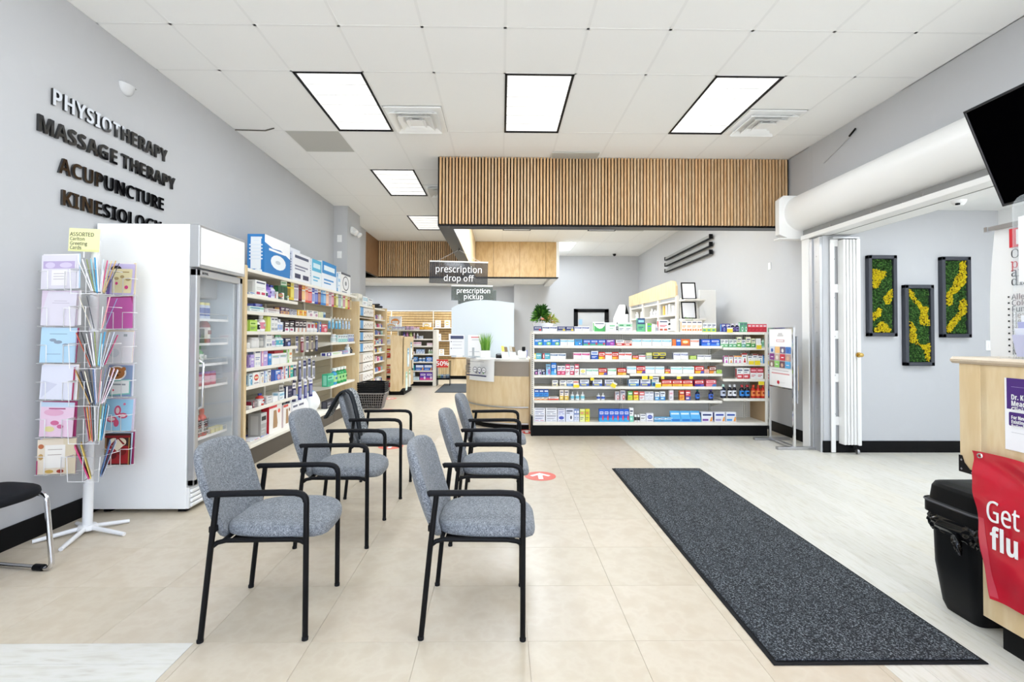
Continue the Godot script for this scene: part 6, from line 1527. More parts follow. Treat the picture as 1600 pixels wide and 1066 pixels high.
	goods(["2990;50;108;45;2;52.5;carton;bottom;eef0ea,6cbc7c,cfe8d0;white topped green cartons",
		"3104;50;108;45;2;52.5;carton;bottom;e9efe6,4cae70,d4ecd8;pale green cartons",
		"3212;60;140;45;1;61.0;carton;bottom;efecc8,5cb44c,d8eccc;taller green carton with a cream top",
		"3277;53;103;45;1;54.0;carton;bottom;e8ecea,3ea08c,cde8e0;teal and white carton",
		"3335;66;140;46;1;68.0;carton;bottom;f0ead0,3fa050,d4e8cc;tall cream and dark green carton",
		"3410;52;121;45;1;53.0;carton;bottom;e6e8c0,3a9a44,cfe6c8;narrow green carton with a yellow green top",
		"3469;70;121;49;1;72.0;carton;plain;ecebe8,c8c8c8,f4f3f0;plain white carton behind the price tag",
		"3553;57;129;35;1;58.0;bottle;plain;b8d8c4,7cbc94,5a6a60;pale green bottle with a dark cap"], "narrow right bay, second shelf", 1.1950, 6.612, "front")
	goods(["444;102;77;71;1;104.0;carton;left;58b4c4,f2d530,dff2f4;teal carton with a yellow end",
		"564;99;77;69;1;101.0;carton;left;4cacbc,cf2a2a,dff2f4;teal carton with a red end",
		"668;105;78;73;2;108.5;carton;thin;f4f3f0,5c7898,a4b4c8;white cartons with a slate band",
		"984;111;92;77;2;114.5;carton;thin;f4f3f0,d03c84,e88cb4;white cartons with magenta band",
		"1224;96;111;67;1;98.0;carton;top;2456b4,eef2fa,6c8cd0;tall blue carton with a white top",
		"1329;83;96;58;1;85.0;carton;pain;d83a2c,f2d530,e89030;red carton with yellow flame print on the left",
		"1418;90;92;63;1;92.0;carton;thin;f4f3f0,dc4038,f09088;white carton with a red band between red ones",
		"1512;84;96;59;1;86.0;carton;pain;d4382c,f0b838,e88030;second red carton with flame print beside white ones",
		"1601;87;92;61;2;90.0;carton;thin;f4f3f0,d8403c,ee9088;white and red banded cartons",
		"1791;76;49;53;1;78.0;carton;pain;d83c2c,f2d530,ee7a30;small red and yellow carton",
		"1876;90;59;63;1;92.0;carton;thin;f4f3f0,c83048,e890a0;small white carton with a crimson band",
		"1975;82;92;57;1;84.0;carton;top;b8bcc0,c8cc70,e6e6b0;grey carton with yellow green top",
		"2067;87;92;61;2;90.0;carton;top;22242a,e8d838,3c4c88;black cartons with yellow tops",
		"2350;98;94;68;2;101.5;carton;thin;f4f3f0,9498b8,c4c6dc;white cartons with a pale violet band",
		"2580;83;49;58;1;85.0;carton;oval;b8d860,e8e890,8cb840;small lime carton",
		"2676;92;63;64;2;95.5;carton;thin;f4f3f0,7c7c8c,b4b4c0;low white cartons with a grey line of print"], "medicine rack, third shelf", 1.0270, 6.632, "front")
	goods(["3035;56;103;45;1;57.0;carton;baby;f4f3f0,d04cc0,a03c5c;white carton with a magenta figure",
		"3100;56;103;45;1;57.0;carton;baby;f4f3f0,eca038,8a4a3c;white carton with an orange figure",
		"3168;52;103;45;2;54.0;carton;baby;f4f3f0,d870a8,f0a040;white cartons with pink figures and orange tops",
		"3279;67;138;47;1;69.0;carton;baby;f4f3f0,cc3030,b02c2c;taller white carton with a red figure",
		"3356;68;121;48;1;70.0;carton;baby;f4f3f0,e0dc40,6a5c54;white carton with a lime figure behind a tag",
		"3426;66;129;46;1;68.0;carton;baby;f4f3f0,a0c850,8c4038;white carton with a green figure behind a yellow tag",
		"3498;64;121;45;1;65.0;carton;baby;f4f3f0,70b8e0,7a3844;white carton with a light blue figure",
		"3567;48;116;45;1;49.0;carton;baby;5a9cd8,2c5ca8,3c4c60;blue carton at the right end"], "narrow right bay, third shelf", 0.9780, 6.612, "front")
	goods(["438;60;75;45;1;61.0;carton;pic;2c2c58,c04ca0,e0d0e8;small navy carton with a pink print",
		"504;42;71;45;1;43.0;carton;pic;d8dce8,8c3c90,2c2c58;small pale carton with a violet print",
		"551;47;75;45;1;48.0;carton;pic;20244c,8c94c0,d0d4e8;small dark navy carton",
		"611;60;142;45;1;61.0;carton;pic;8cc4e4,e07cb0,3c6cb4;light blue carton with a pink edge",
		"680;70;164;49;1;72.0;carton;logo;2478cc,58b4f0,d0e8fa;tall bright blue carton",
		"764;53;121;45;2;55.0;carton;bottom;f6eef0,d83468,f4b0c4;white topped crimson cartons",
		"877;56;143;45;1;57.0;carton;top;f4f3f0,d02c5c,f6e0e6;tall white carton with a crimson band",
		"938;56;123;45;1;57.0;carton;bottom;f2e8ea,cf2c54,f0c8d0;crimson carton with a pale lid",
		"1002;57;145;45;1;58.0;carton;top;f4f3f0,cc3450,f6e4e6;tall white carton with a dark red band",
		"1072;81;85;57;1;83.0;carton;oval;f4f3f0,ece060,f2eaa0;low white carton with a yellow oval",
		"1159;81;85;57;2;84.0;carton;thin;f4f3f0,8cc8a8,c0e4d0;low white cartons with a mint band",
		"1330;109;88;76;1;111.0;carton;pain;cf2a2a,f0b430,5c5cae;red carton with yellow and violet base",
		"1449;120;88;84;1;122.0;carton;thin;f4f3f0,8cd09c,c4e8cc;white carton with a green band",
		"1586;116;90;81;1;118.0;carton;pain;d0292a,f2b632,f4d470;red carton with a yellow base at the bay joint"], "medicine rack, left bay, fourth shelf", 0.8140, 6.632, "front")
	goods(["1711;129;94;90;1;131.0;carton;thin;f4f3f0,8cccdc,c4e8f0;white carton with a pale aqua band",
		"1845;117;94;82;1;119.0;carton;pain;d02a30,f4c030,6a4c9c;red carton with yellow and violet corners",
		"1967;126;94;88;2;130.5;carton;thin;f4f3f0,94d0dc,c8eaf0;white and aqua banded cartons",
		"2236;68;57;48;1;70.0;carton;pain;d8402c,f2d530,ee7a30;small red carton with a yellow base",
		"2310;158;91;100;2;163.5;carton;thin;f4f3f0,94d8d4,c4ecea;wide white cartons with a turquoise band",
		"2645;120;98;84;1;122.0;carton;pain;d22c2e,f2c034,4c58b0;red carton with blue and yellow corners",
		"2771;64;57;45;1;65.0;carton;oval;f0c8b4,e07868,f4e0c8;small salmon carton",
		"2840;94;96;66;1;96.0;carton;pain;8a3a20,e8902c,d8d0c0;brown and orange carton",
		"2940;71;48;50;1;73.0;carton;top;a8d048,c8e880,70a838;small lime green carton at the right end"], "medicine rack, middle bay, fourth shelf", 0.8370, 6.632, "front")
	goods(["3210;85;147;59;2;88.0;carton;bottom;f4f3f0,d04048,f4d4d4;tall white cartons with a red base label",
		"3394;87;147;61;2;90.0;carton;top;f4f3f0,cc2c40,f0b0b8;tall white cartons with a red top label"], "narrow right bay, fourth shelf", 0.7690, 6.612, "front")
	goods(["695;78;79;55;1;80.0;carton;bottom;f4f3f0,f0e6b4,5a5c80;small white carton with cream base",
		"798;90;79;63;1;92.0;carton;bottom;f2f0ee,ece4c0,6a6c88;white carton with a grey emblem",
		"893;86;79;60;1;88.0;carton;bottom;f4f3f0,4c88c8,9cc0e4;white carton with a blue base",
		"984;69;79;48;1;71.0;carton;band;f4f3f0,e0a8a0,d87c70;white carton with a salmon line behind a yellow tag",
		"1075;120;87;84;1;122.0;carton;bottom;eef0f4,4c70c0,e8e080;wide white carton with blue and yellow base",
		"1250;124;87;86;1;126.0;carton;bottom;eceef4,4468bc,e8e070;second wide white carton with blue base",
		"1414;120;87;84;1;122.0;carton;bottom;f0f0f6,7c84b8,e4dc80;white carton beside the tilted price tag",
		"1739;138;95;97;1;141.0;carton;bottom;e8eff4,3c7cc0,e6e690;white carton with a teal blue base",
		"1899;133;95;93;1;136.0;carton;bottom;eaecf2,4458b8,e6e088;white carton with an indigo base",
		"2055;93;129;65;1;95.0;carton;bottom;f4f3f0,38a0c4,3c4c9c;taller white carton with a cyan base",
		"2189;138;85;96;3;142.7;carton;pain;d42c28,f2bc38,f4cc58;red cartons with wide yellow bases",
		"2638;127;85;88;1;129.0;carton;pain;cc2830,3c3c98,6a60b8;red carton with a purple base",
		"2794;139;91;97;1;142.0;carton;pain;d8485c,e88c94,3c78bc;pink and red carton with a blue corner"], "medicine rack, fifth shelf", 0.6610, 6.632, "front")
	goods(["2991;75;185;47;1;77.0;bottle;plain;14203a,c8d0e4,b8dcd0;dark bottle with a pale mint cap",
		"3090;59;182;36;2;61.5;bottle;plain;1c1c24,eeeef2,e4e4e6;dark bottles sharing white labels",
		"3249;71;180;44;2;73.5;bottle;plain;12151e,3c8cd8,c83c40;black bottles with blue labels and red caps",
		"3407;66;180;41;3;69.0;bottle;plain;cc2c1c,f09050,e0583c;red orange bottles at the right end"], "narrow right bay, fifth shelf", 0.5050, 6.612, "front")
	goods(["449;61;37;120;3;63.3;carton;bottom;f6efe2,ee8c30,f8d8b0;flat orange and white cartons lying under blue ones",
		"453;62;98;45;3;64.7;carton;top;3c90dc,1f4ca8,eef4fa;blue cartons standing on the orange ones;45",
		"643;141;43;120;1;144.0;carton;bottom;f4ece4,e85c34,e03c34;flat white and red carton beside the blue ones",
		"799;52;135;45;1;53.0;carton;bottom;f4e8dc,e8c040,f2e6b0;tall cream carton with yellow base, left one",
		"863;56;135;45;1;57.0;carton;bottom;f2e8dc,e4bc3c,f2e4ac;tall cream carton with yellow base, right one",
		"947;51;113;40;1;52.0;dropper;plain;f4f3f0,7cc8dc,f2f2f4;white nozzle bottle with aqua label, first of three",
		"1014;53;113;42;1;54.0;dropper;plain;f4f3f0,80cce0,f2f2f4;white nozzle bottle with aqua label, second of three",
		"1083;56;113;44;1;57.0;dropper;plain;f4f3f0,84d0dc,f2f2f4;white nozzle bottle with aqua label, third of three",
		"1303;51;96;40;1;52.0;dropper;plain;f4f3f0,4464b8,f2f2f4;short white nozzle bottle with blue label, left",
		"1364;52;96;41;1;53.0;dropper;plain;f4f3f0,4868bc,f2f2f4;short white nozzle bottle with blue label, right",
		"1552;55;117;45;1;56.0;carton;pic;d8d4d6,d06c70,f0e8e8;grey carton with a small red figure",
		"1620;70;131;49;1;72.0;carton;pic;d2ccd0,c8504c,eee4e4;taller grey carton with a red figure",
		"1727;63;119;45;1;64.0;carton;top;d8dc3c,5cb070,eef4d8;yellow carton with a green top",
		"1803;67;122;47;1;69.0;carton;top;f0dc48,d8402c,f8e0d0;yellow carton with a red top",
		"1883;67;117;47;1;69.0;carton;top;eae8ea,d85858,f6dede;white carton with a red top panel",
		"1957;59;117;45;2;61.0;carton;lines;ecebee,c4c8d4,d8dae2;plain white cartons with faint pictures",
		"2096;60;111;45;1;61.0;carton;bottom;f4f3f0,4ca0dc,c4e2f4;white carton with a blue wedge base, left",
		"2169;65;116;45;1;66.0;carton;bottom;f2f6fa,3c8cd0,c8e4f6;white carton with a blue wedge base, right",
		"2292;56;135;45;1;57.0;carton;band;ece6e8,f0dce0,e0a0b0;tall pale pink white carton",
		"2432;65;132;46;1;67.0;carton;top;f0a83c,cc2c24,f4e0c8;red and yellow carton with cream side",
		"2513;69;132;48;1;71.0;carton;bottom;d84440,3c50a8,f0d8d0;red carton with a dark blue panel",
		"2652;60;148;37;1;61.0;bottle;plain;101c38,3c7ce0,2c6a5c;navy bottle with bright blue label and green cap",
		"2835;64;148;39;1;65.0;bottle;plain;14163a,4c70d0,3c2a6c;navy bottle with blue label and violet cap"], "medicine rack, sixth shelf", 0.4720, 6.632, "front")
	goods(["449;147;89;100;1;150.0;carton;lines;eeeef6,8c8cb4,e4c0cc;lower white kit carton of the first stack",
		"449;147;88;100;1;150.0;carton;lines;f2f2f8,5a5c94,c4c8dc;upper white kit carton of the first stack;91",
		"607;153;89;100;1;156.0;carton;lines;ececf2,9c9cb0,d0d4dc;lower white kit carton of the second stack",
		"607;153;88;100;1;156.0;carton;lines;f0f0f4,6a6c84,c0c4d0;upper white kit carton of the second stack;91",
		"769;99;89;69;1;101.0;carton;oval;e6e8f6,4c5cc0,4454b8;white carton with a blue blob print",
		"769;99;83;69;1;101.0;carton;lines;eaeaf6,5458a8,b8bce0;white carton on top of the blue blob one;91",
		"875;111;176;77;1;113.0;carton;pic;dfe3f0,f2f2f6,4a4c60;tall pale blue carton with a bottle print",
		"991;31;172;45;1;32.0;carton;top;dde2f2,7c94cc,f0f0f8;narrow pale blue carton, left of two",
		"1026;34;172;45;1;35.0;carton;top;dde0ee,8498c8,f0f0f8;narrow pale blue carton, right of two",
		"1070;67;169;47;1;69.0;carton;band;eef0a8,dcdc58,e89c80;pale yellow green carton",
		"1144;57;169;45;1;58.0;carton;band;e8e03c,d0c830,d88850;bright yellow carton",
		"1329;66;170;46;6;68.2;carton;logo;2c64d4,3cb0e4,e4485c;tall blue cartons standing in a row",
		"1744;52;185;45;1;53.0;carton;bottom;f4f3f0,7ccfb8,c4ece0;tall white carton with a mint base",
		"1810;35;93;35;1;36.0;jar;plain;f4f3f0,3a3c40,f0f0f0;small white jar with dark label, left",
		"1850;35;93;35;1;36.0;jar;plain;f0f0f0,404246,f0f0f0;small white jar with dark label, right",
		"1889;75;100;53;1;77.0;carton;lines;f2f2f2,3c3e44,d8dade;white carton with black print",
		"1972;96;112;67;1;98.0;carton;oval;eeeef6,4c58a8,8c98d0;white carton with a blue oval and blue side",
		"2081;80;60;56;3;83.3;carton;band;5cacdc,eaf4fa,3c7cb8;low light blue cartons",
		"2307;132;140;60;3;136.3;tray;plain;58b0e8,2c78c8,d8ecf8;light blue dispenser boxes with open fronts",
		"2723;154;133;100;1;157.0;carton;pads;e8e8ee,26306e,7c4c9c;large white and navy carton with orange streak, left",
		"2901;143;133;100;1;146.0;carton;pads;ebebf0,3444a0,a8a0c8;large white and navy carton with orange streak, middle",
		"3056;141;133;99;1;144.0;carton;pads;ebebee,2c50a8,58a0dc;large white and navy carton with orange streak, right"], "medicine rack, bottom shelf", 0.1830, 6.612, "front")

func left_shelves() -> void:
	var o := thing("wall_shelving", "long cream wall shelving full of pharmacy goods behind the drinks fridge", "shelf rack")
	var cr: Material = M.cream
	part("end_panel", MB.new().box(-3.085, -2.60, 0.0, 2.06, 4.985, 5.035, 0.006), M.maple, o)
	var bp := mat("b8b09c", 0.6)
	for b in [[5.04, 6.32], [6.33, 7.56], [7.57, 8.80]]:
		part("back_board", MB.new().box(-3.075, -3.06, 0.2, 2.03, b[0], b[1]), bp, o)
		for k in 18:
			part("back_slat", MB.new().box(-3.06, -3.05, 0.205 + 0.101 * k, 0.300 + 0.101 * k, b[0] + 0.015, b[1] - 0.015, 0.003), bp, o)
		part("upright", MB.new().box(-3.055, -3.03, 0.2, 2.03, b[1] - 0.02, b[1] + 0.02), cr, o)
	var lip := func(d0: float, d1: float, yy: float, f: float) -> MB:
		return MB.new().box(-3.05, f - 0.014, yy - 0.03, yy - 0.004, d0, d1).box(f - 0.016, f, yy - 0.037, yy, d0, d1, 0.004)
	part("top_deck", lip.call(5.035, 8.83, 2.036, -2.605), cr, o)
	for q in [[1.769, 0], [1.596, 1], [1.384, 1], [1.204, 0], [1.001, 0], [0.811, 0], [0.566, 0]]:
		part("shelf", lip.call(5.04, 6.325, q[0], -2.62), cr, o)
		if q[1] == 1: part("shelf", lip.call(6.33, 7.56, q[0], -2.62), cr, o)
	for yy in [1.225, 1.02, 0.55]:
		part("shelf", lip.call(7.57, 8.80, yy, -2.62), cr, o)
		part("shelf_bracket", MB.new().prism(PackedVector2Array([Vector2(0, 0), Vector2(0.42, 0), Vector2(0.42, -0.03), Vector2(0, -0.12)]), P(-3.05, yy - 0.006, 7.575), Basis(), 0, 0.006), cr, o)
	part("base_deck", MB.new().box(-3.05, -2.555, 0.18, 0.218, 5.035, 8.83, 0.004), cr, o)
	for b in [[5.04, 6.325], [6.33, 7.565], [7.57, 8.83]]:
		part("kick_plate", MB.new().box(-2.59, -2.57, 0, 0.18, b[0], b[1], 0.003), mat("4a4238", 0.45), o)
	# hooks with hanging packs
	var sets := [
		["top hook row of the left wall", 1.79, 6.02, 8.62, 24, [["4c9a5c", "e8f0e0"], ["f0cc30", "3a3020"], ["f2d840", "e8e0a0"], ["e8e4ea", "8c7c8c"], ["5c2030", "8c3c48"], ["f4f0e8", "f0a030"], ["e86a4c", "f8e0d0"], ["e04848", "f4f0ee"], ["f0f2f8", "3c58b8"], ["3a4cb0", "d8dcf0"], ["8a4a3c", "e8dcd0"], ["3c84cc", "a8d0f0"], ["3c88d0", "e8f0f8"], ["f0a878", "f4ece4"], ["e0d8dc", "a87888"], ["c85c7c", "f0e8ea"], ["e4c840", "5c5048"], ["c8d070", "f0f0e0"], ["d8dce0", "8890a0"], ["a8d0a0", "f0f4ee"], ["f0e0e0", "c06070"], ["d8d860", "f0ece0"], ["c84848", "e8e0c0"], ["e0d0a0", "a0907c"]], 0.20, 0.26],
		["second hook row of the left wall", 1.44, 7.62, 8.6, 7, [["3c9ad8", "a8d8f4"], ["58b4e0", "d0ecf8"], ["3ca4dc", "c0e4f4"], ["4cb0e0", "d8eef8"], ["c8dcf0", "8ca8d0"], ["a8c8e8", "e8f0f8"], ["d0e0f0", "a0b8d8"]], 0.1, 0.15],
		["third hook row of the left wall", 1.11, 6.42, 7.1, 5, [["e8e4e6", "2a2c58"], ["7c2430", "f0eef0"], ["f0ecea", "34304c"], ["ecdcc4", "302c48"], ["2c3058", "d8d8e0"]], 0.1, 0.24],
		["fourth hook row of the left wall", 0.72, 6.36, 7.0, 5, [["24264c", "e8e8f0"], ["2a2c54", "dcdce8"], ["f0f0f4", "2c2e5c"], ["e8e8f0", "34385c"], ["ecebee", "3c3c50"]], 0.11, 0.30],
		["fifth hook row of the left wall", 0.48, 5.98, 6.9, 6, [["1c1c24", "c8c4bc"], ["26284c", "e8d8c0"], ["2a2c58", "f0ece8"], ["3a3a90", "f2f0f0"], ["34388c", "f4f2f0"], ["30347c", "eeecee"]], 0.13, 0.27]]
	for s in sets:
		var n: int = s[4]
		for i in n:
			var d: float = lerpf(s[2], s[3], float(i) / (n - 1))
			part("hook", MB.new().tube([P(-3.05, s[1] + s[7] + 0.012, d), P(-2.66, s[1] + s[7] + 0.012, d), P(-2.645, s[1] + s[7] + 0.03, d)], 0.003, 4).ob(P(-2.642, s[1] + s[7] + 0.02, d), Vector3(0.004, 0.028, 0.03)), M.white, o)
			var c: Array = s[5][i]
			product("pack", "plain", s[6] * 0.5, s[7] * rng.randf_range(0.85, 1.0), 0.02, [c[0], c[1], hexc(c[0]).lerp(hexc(c[1]), 0.5).to_html(false)], P(-2.67, s[1] + s[7] * 0.0, d), PI / 2 + rng.randf_range(-0.5, -0.15), "%s hanging pack, %s from the left, %s" % [hue_word(c[0]), nth(i), s[0]], "", "packs on the " + s[0])
	# white bags on the bottom shelf
	for k in 3:
		product("sack", "plain", 0.36, 0.3, 0.24, ["f4f6f8", "9cc8ec", "f0f0f0"], P(-2.76, 0.219, 6.30 + 0.42 * k), PI / 2, "puffy white bag with blue tie, %s of three on the bottom left shelf" % ORD[k], "", "white bags on the bottom shelf")
	# big boxes on the top deck
	var big := [[5.44, 0.66, 0.43, 0.19, "wave", ["2f7fc4", "f2f6fa", "c8d0d8"], "large bright blue humidifier box at the near end of the top left deck", 0.0], [6.18, 0.56, 0.37, 0.16, "lines", ["f2f2f6", "8c8ca0", "3a3a58"], "white boxed appliance with dark heading beside the blue box", 0.0], [6.36, 0.5, 0.48, 0.14, "left", ["f0f2f8", "3c5cb0", "8c9cd0"], "taller white and blue box standing behind the white one", 0.19], [6.80, 0.36, 0.37, 0.14, "top", ["eaf2f6", "58b8dc", "d8f0f8"], "white box with a light blue top on the left deck", 0.0], [7.18, 0.62, 0.40, 0.16, "top", ["eef2f8", "2c8ccc", "e8f4fa"], "white box with a bright blue top on the left deck", 0.0], [7.83, 0.18, 0.3, 0.16, "left", ["e8f0f6", "4c9cd4", "a0c8e8"], "narrow blue striped box beside the fan box", 0.0], [8.03, 0.5, 0.34, 0.14, "fan", ["f0efee", "4a4c58", "8c8c94"], "white box printed with a round fan on the left deck", 0.0]]
	for q in big:
		var bx := product("carton", q[4], q[1], q[2], q[3], q[5], P(-2.63 - q[3] / 2 - q[7], 2.037, q[0] + q[1] / 2), PI / 2, q[6])
		bx.name = numbered("appliance_box")
		# print on the near end
		var m := MB.new()
		var tx: String = "e8f0f8" if q[4] == "wave" else "9098b0"
		var ops := [[tx, rect(0.2, 0.88, 0.85, 0.93)], [tx, rect(0.35, 0.82, 0.7, 0.85)]]
		for i in 5: ops.append([tx, rect(0.12, 0.34 + 0.09 * i, 0.9, 0.375 + 0.09 * i)])
		if q[4] == "wave": ops.append(["f0f6fa", disc(0.65, 0.05, 0.24, 0.05)])
		ink(m, "", q[3], q[2], 0.0, ops)
		var pr := part("end_print", m, M.print, bx)
		pr.transform = Transform3D(Basis(Vector3(0, 0, 1), Vector3(0, 1, 0), Vector3(-1, 0, 0)), Vector3(-q[1] / 2 - 0.001, 0, 0))
	goods(["5157;94;30;90;1;100.0;carton;band;f4f3f0,8cb0dc,4c70b8;flat white carton with blue print",
		"5264;237;170;160;1;250.0;carton;lines;f2f3f0,d6d8d4,c83c60;big white carton with a crimson word",
		"5523;46;90;90;1;49.0;bottle;plain;ecebe8,3c4c54,e0e0e0;small white bottle with a dark stripe",
		"5579;69;160;90;1;73.0;bottle;plain;7c58b8,a890d8,4c3c98;purple bottle",
		"5662;97;155;90;1;103.0;bottle;plain;e4e2f0,b8b4dc,3c48a0;white bottle with a blue cap",
		"5781;177;85;90;1;187.0;carton;oval;f2f2ec,d8605c,7cbc60;white carton with red and green print",
		"5986;102;60;90;1;108.0;carton;band;eeeee8,a8c8a0,7c9c74;small white green carton",
		"5798;82;160;50;3;86.3;carton;plain;1f4a2a,2c6a3a,2c6a3a;dark green tall cartons standing behind"], "left wall first bay, top shelf", 1.769, -2.637, "side")
	goods(["5157;297;55;140;1;313.0;carton;band;e8f2ee,8cc8b0,3c64b8;long flat aqua and blue carton",
		"5271;147;30;120;1;155.0;carton;band;3a4496,6a74c0,c8cce8;flat navy carton lying on the aqua one;57",
		"5529;319;50;130;1;336.0;carton;band;f0ece8,c8b8b8,6a4854;long flat white carton with dark lettering",
		"5873;113;85;90;2;119.5;carton;bottom;5a3a58,e0b070,8c6a88;plum cartons with small pictures",
		"6123;103;70;90;2;109.0;carton;pic;a8a8b4,d8d8dc,4c4c68;grey cartons with round prints",
		"6361;139;75;90;2;146.5;carton;left;f0b848,f2d850,d83c34;yellow cartons with red squares",
		"6676;188;85;90;2;198.0;carton;pic;f0ecea,d8a0b8,a090a0;white cartons with pale pink print",
		"7097;169;80;90;1;178.0;carton;plain;dfe4bc,c4d08c,eef0d8;pale green carton near the shelf end",
		"7301;179;90;90;1;189.0;pack;plain;a8d4e4,e8f2f6,3c6c9c;pale blue pouch at the shelf end"], "left wall, second shelf", 1.596, -2.637, "side")
	goods(["5157;160;120;90;1;169.0;carton;band;b0d84c,d4ec8c,6a9c30;bright lime carton",
		"5335;70;130;90;1;74.0;bottle;plain;eceae6,26262c,f0f0f0;white bottle with a black label",
		"5426;105;180;90;1;111.0;bottle;plain;f4f0ee,e0889c,f4f4f4;tall white bottle with a pink mark",
		"5552;65;170;90;1;69.0;carton;plain;d4e060,e8f0a0,a8c040;narrow yellow lime carton",
		"5637;76;165;90;2;80.5;carton;lines;eff0ee,b8bcc0,8c94a0;tall white cartons with grey print",
		"5814;73;150;90;2;77.0;bottle;plain;f0f0f4,a8bce4,e8e8ee;white bottles with pale blue labels",
		"5986;131;130;90;2;138.5;carton;bottom;3a2c34,eef0ee,c03c78;black and white cartons with magenta corner",
		"6292;114;150;90;3;120.7;carton;pain;382830,f0f0ee,d8a890;red white and black striped cartons",
		"6687;121;135;90;3;128.3;tube;plain;f4f2f2,b83c4c,eceaea;white and red tubes standing on caps",
		"7087;104;150;90;1;110.0;carton;left;4c78bc,f0c84c,dfe6f0;blue and yellow carton beside the tubes",
		"7213;224;120;90;1;236.0;carton;pic;d84c64,f0a0b0,e8d8dc;red and pink carton near the shelf end"], "left wall, third shelf", 1.384, -2.637, "side")
	goods(["5157;63;60;90;1;67.0;jar;plain;f2f0ea,eceae4,f4f4f2;small clear jar of white cotton",
		"5237;132;115;90;1;139.0;jar;plain;e0dedb,eae8e4,d8d6d2;large jar of cotton balls",
		"5390;100;110;90;1;106.0;jar;plain;a8a6a0,c4c2bc,b8b6b0;grey jar beside the cotton balls",
		"5514;146;165;90;1;154.0;carton;lines;f0efec,c8ccd0,8c949c;tall white carton with grey print",
		"5684;104;130;90;1;110.0;bottle;plain;f0eef4,b0a4d4,e4e4ea;white and violet bottle",
		"5814;81;140;90;2;86.0;bottle;plain;e8f4f4,5cb8c4,7cc890;aqua and white bottles",
		"6004;155;100;90;1;164.0;carton;pic;2c2c50,5c78c8,d8dcec;dark navy carton near the shelf end"], "left wall first bay, fourth shelf", 1.204, -2.637, "side")
	goods(["5157;101;135;90;1;107.0;carton;left;b8a4dc,6a4ca8,eee8f6;pale purple carton with a dark edge",
		"5271;126;185;90;1;133.0;carton;lines;f4f3f0,8c98bc,d8dce4;tall white carton with a blue line",
		"5419;140;175;90;1;148.0;carton;left;c0a8dc,e8a0bc,f0e8f4;lilac carton with a pink side",
		"5581;67;130;90;1;71.0;carton;band;3c94dc,78bcf0,d8ecfa;bright blue carton",
		"5668;184;125;90;2;194.5;carton;thin;f4f4f0,b4c4d8,94b48c;wide white cartons with a curved line",
		"5716;239;30;80;1;252.0;carton;plain;a82c34,c84450,c84450;dark red flat carton lying on the white ones;127",
		"6075;132;170;90;1;140.0;carton;left;eef0e4,8cc858,e89c60;tall white and lime carton at the end"], "left wall first bay, fifth shelf", 1.001, -2.637, "side")
	goods(["5157;69;120;90;1;73.0;carton;pic;d8ecf2,3c94c4,8cc8dc;white and teal blue carton",
		"5241;134;130;90;1;142.0;carton;oval;f4f2ee,d8443c,f0d8b0;white carton with a red oval",
		"5391;80;130;90;1;85.0;carton;pic;f2f0ec,e8c890,c4d0e4;white carton with beige picture",
		"5484;65;130;90;1;69.0;carton;left;dfe8f2,4c64b4,8cc0e4;white and indigo carton",
		"5563;78;140;90;1;83.0;carton;pic;f0eeec,8c5a44,c8d0e0;white carton with a brown figure",
		"5659;69;130;90;1;73.0;carton;plain;2c4ca0,4464bc,8098d8;plain royal blue carton",
		"5748;134;120;90;1;142.0;carton;pic;4c78cc,e89c98,a8c8ec;blue carton with a pink picture",
		"5902;62;115;90;1;66.0;carton;left;e8d8e4,c888b0,5c78c0;pale pink narrow carton",
		"5979;109;165;90;1;115.0;carton;left;e4ecec,d84c4c,3c5cb4;tall white carton with red lettering side",
		"6112;133;170;90;1;141.0;carton;left;3cb0a4,e84c40,f0d890;tall teal carton with a red side"], "left wall first bay, sixth shelf", 0.811, -2.637, "side")
	goods(["5164;62;30;90;1;66.0;carton;plain;eceae6,d8d6d2,f0f0f0;flat white box",
		"5244;97;75;90;1;103.0;carton;left;8c8486,8c2038,b8b0b0;grey box with a wine red end",
		"5368;55;60;90;1;58.0;carton;plain;efece8,d8d0c8,f0f0f0;small white box",
		"5435;82;130;90;1;87.0;bottle;plain;d84c44,e8e4e8,3c50b0;red toy bottle with a blue top",
		"5560;117;80;90;1;124.0;carton;lines;e8e6e4,9c9ca4,c8c8cc;pale box lying near the front",
		"5700;124;60;160;1;131.0;carton;plain;f2f2f2,dcdcdc,f0f0f0;wide white tray box",
		"5865;132;90;90;1;139.0;carton;band;eef4f6,a8d4e8,7cb0cc;white and pale blue box",
		"6039;176;140;90;1;186.0;carton;left;26284c,e8e6e8,8c8498;dark navy box at the shelf end"], "left wall first bay, seventh shelf", 0.566, -2.637, "side")
	goods(["5190;209;12;220;1;221.0;carton;pic;eaeaf0,d86058,4c64c0;flat brochures with red print lying in front",
		"5426;148;12;200;1;156.0;carton;band;4c64c8,6a80d8,d8e0f4;flat blue brochure",
		"5419;133;260;140;1;141.0;carton;top;a8a8a6,c4c4c2,1c1c1e;grey box with a black band at the back",
		"5606;327;310;90;1;345.0;carton;foot;cc1f2c,d83440,e8604c;tall red box with a white front",
		"5968;226;270;90;1;238.0;carton;foot;f2f0ee,d84c40,8c6a4c;white box with a brace picture",
		"6225;182;250;90;2;192.5;carton;lines;f0f0f2,5c6cb8,8cb4e0;white boxes with small blue print",
		"7463;207;110;90;2;218.5;carton;band;2c2c34,4c4c58,8c8c98;dark boxes beside the scarf chair",
		"7931;218;90;90;2;230.0;carton;pic;f2eff0,e05c8c,d8d4d8;white parcels with a pink mark"], "left wall, bottom shelf", 0.218, -2.637, "side")
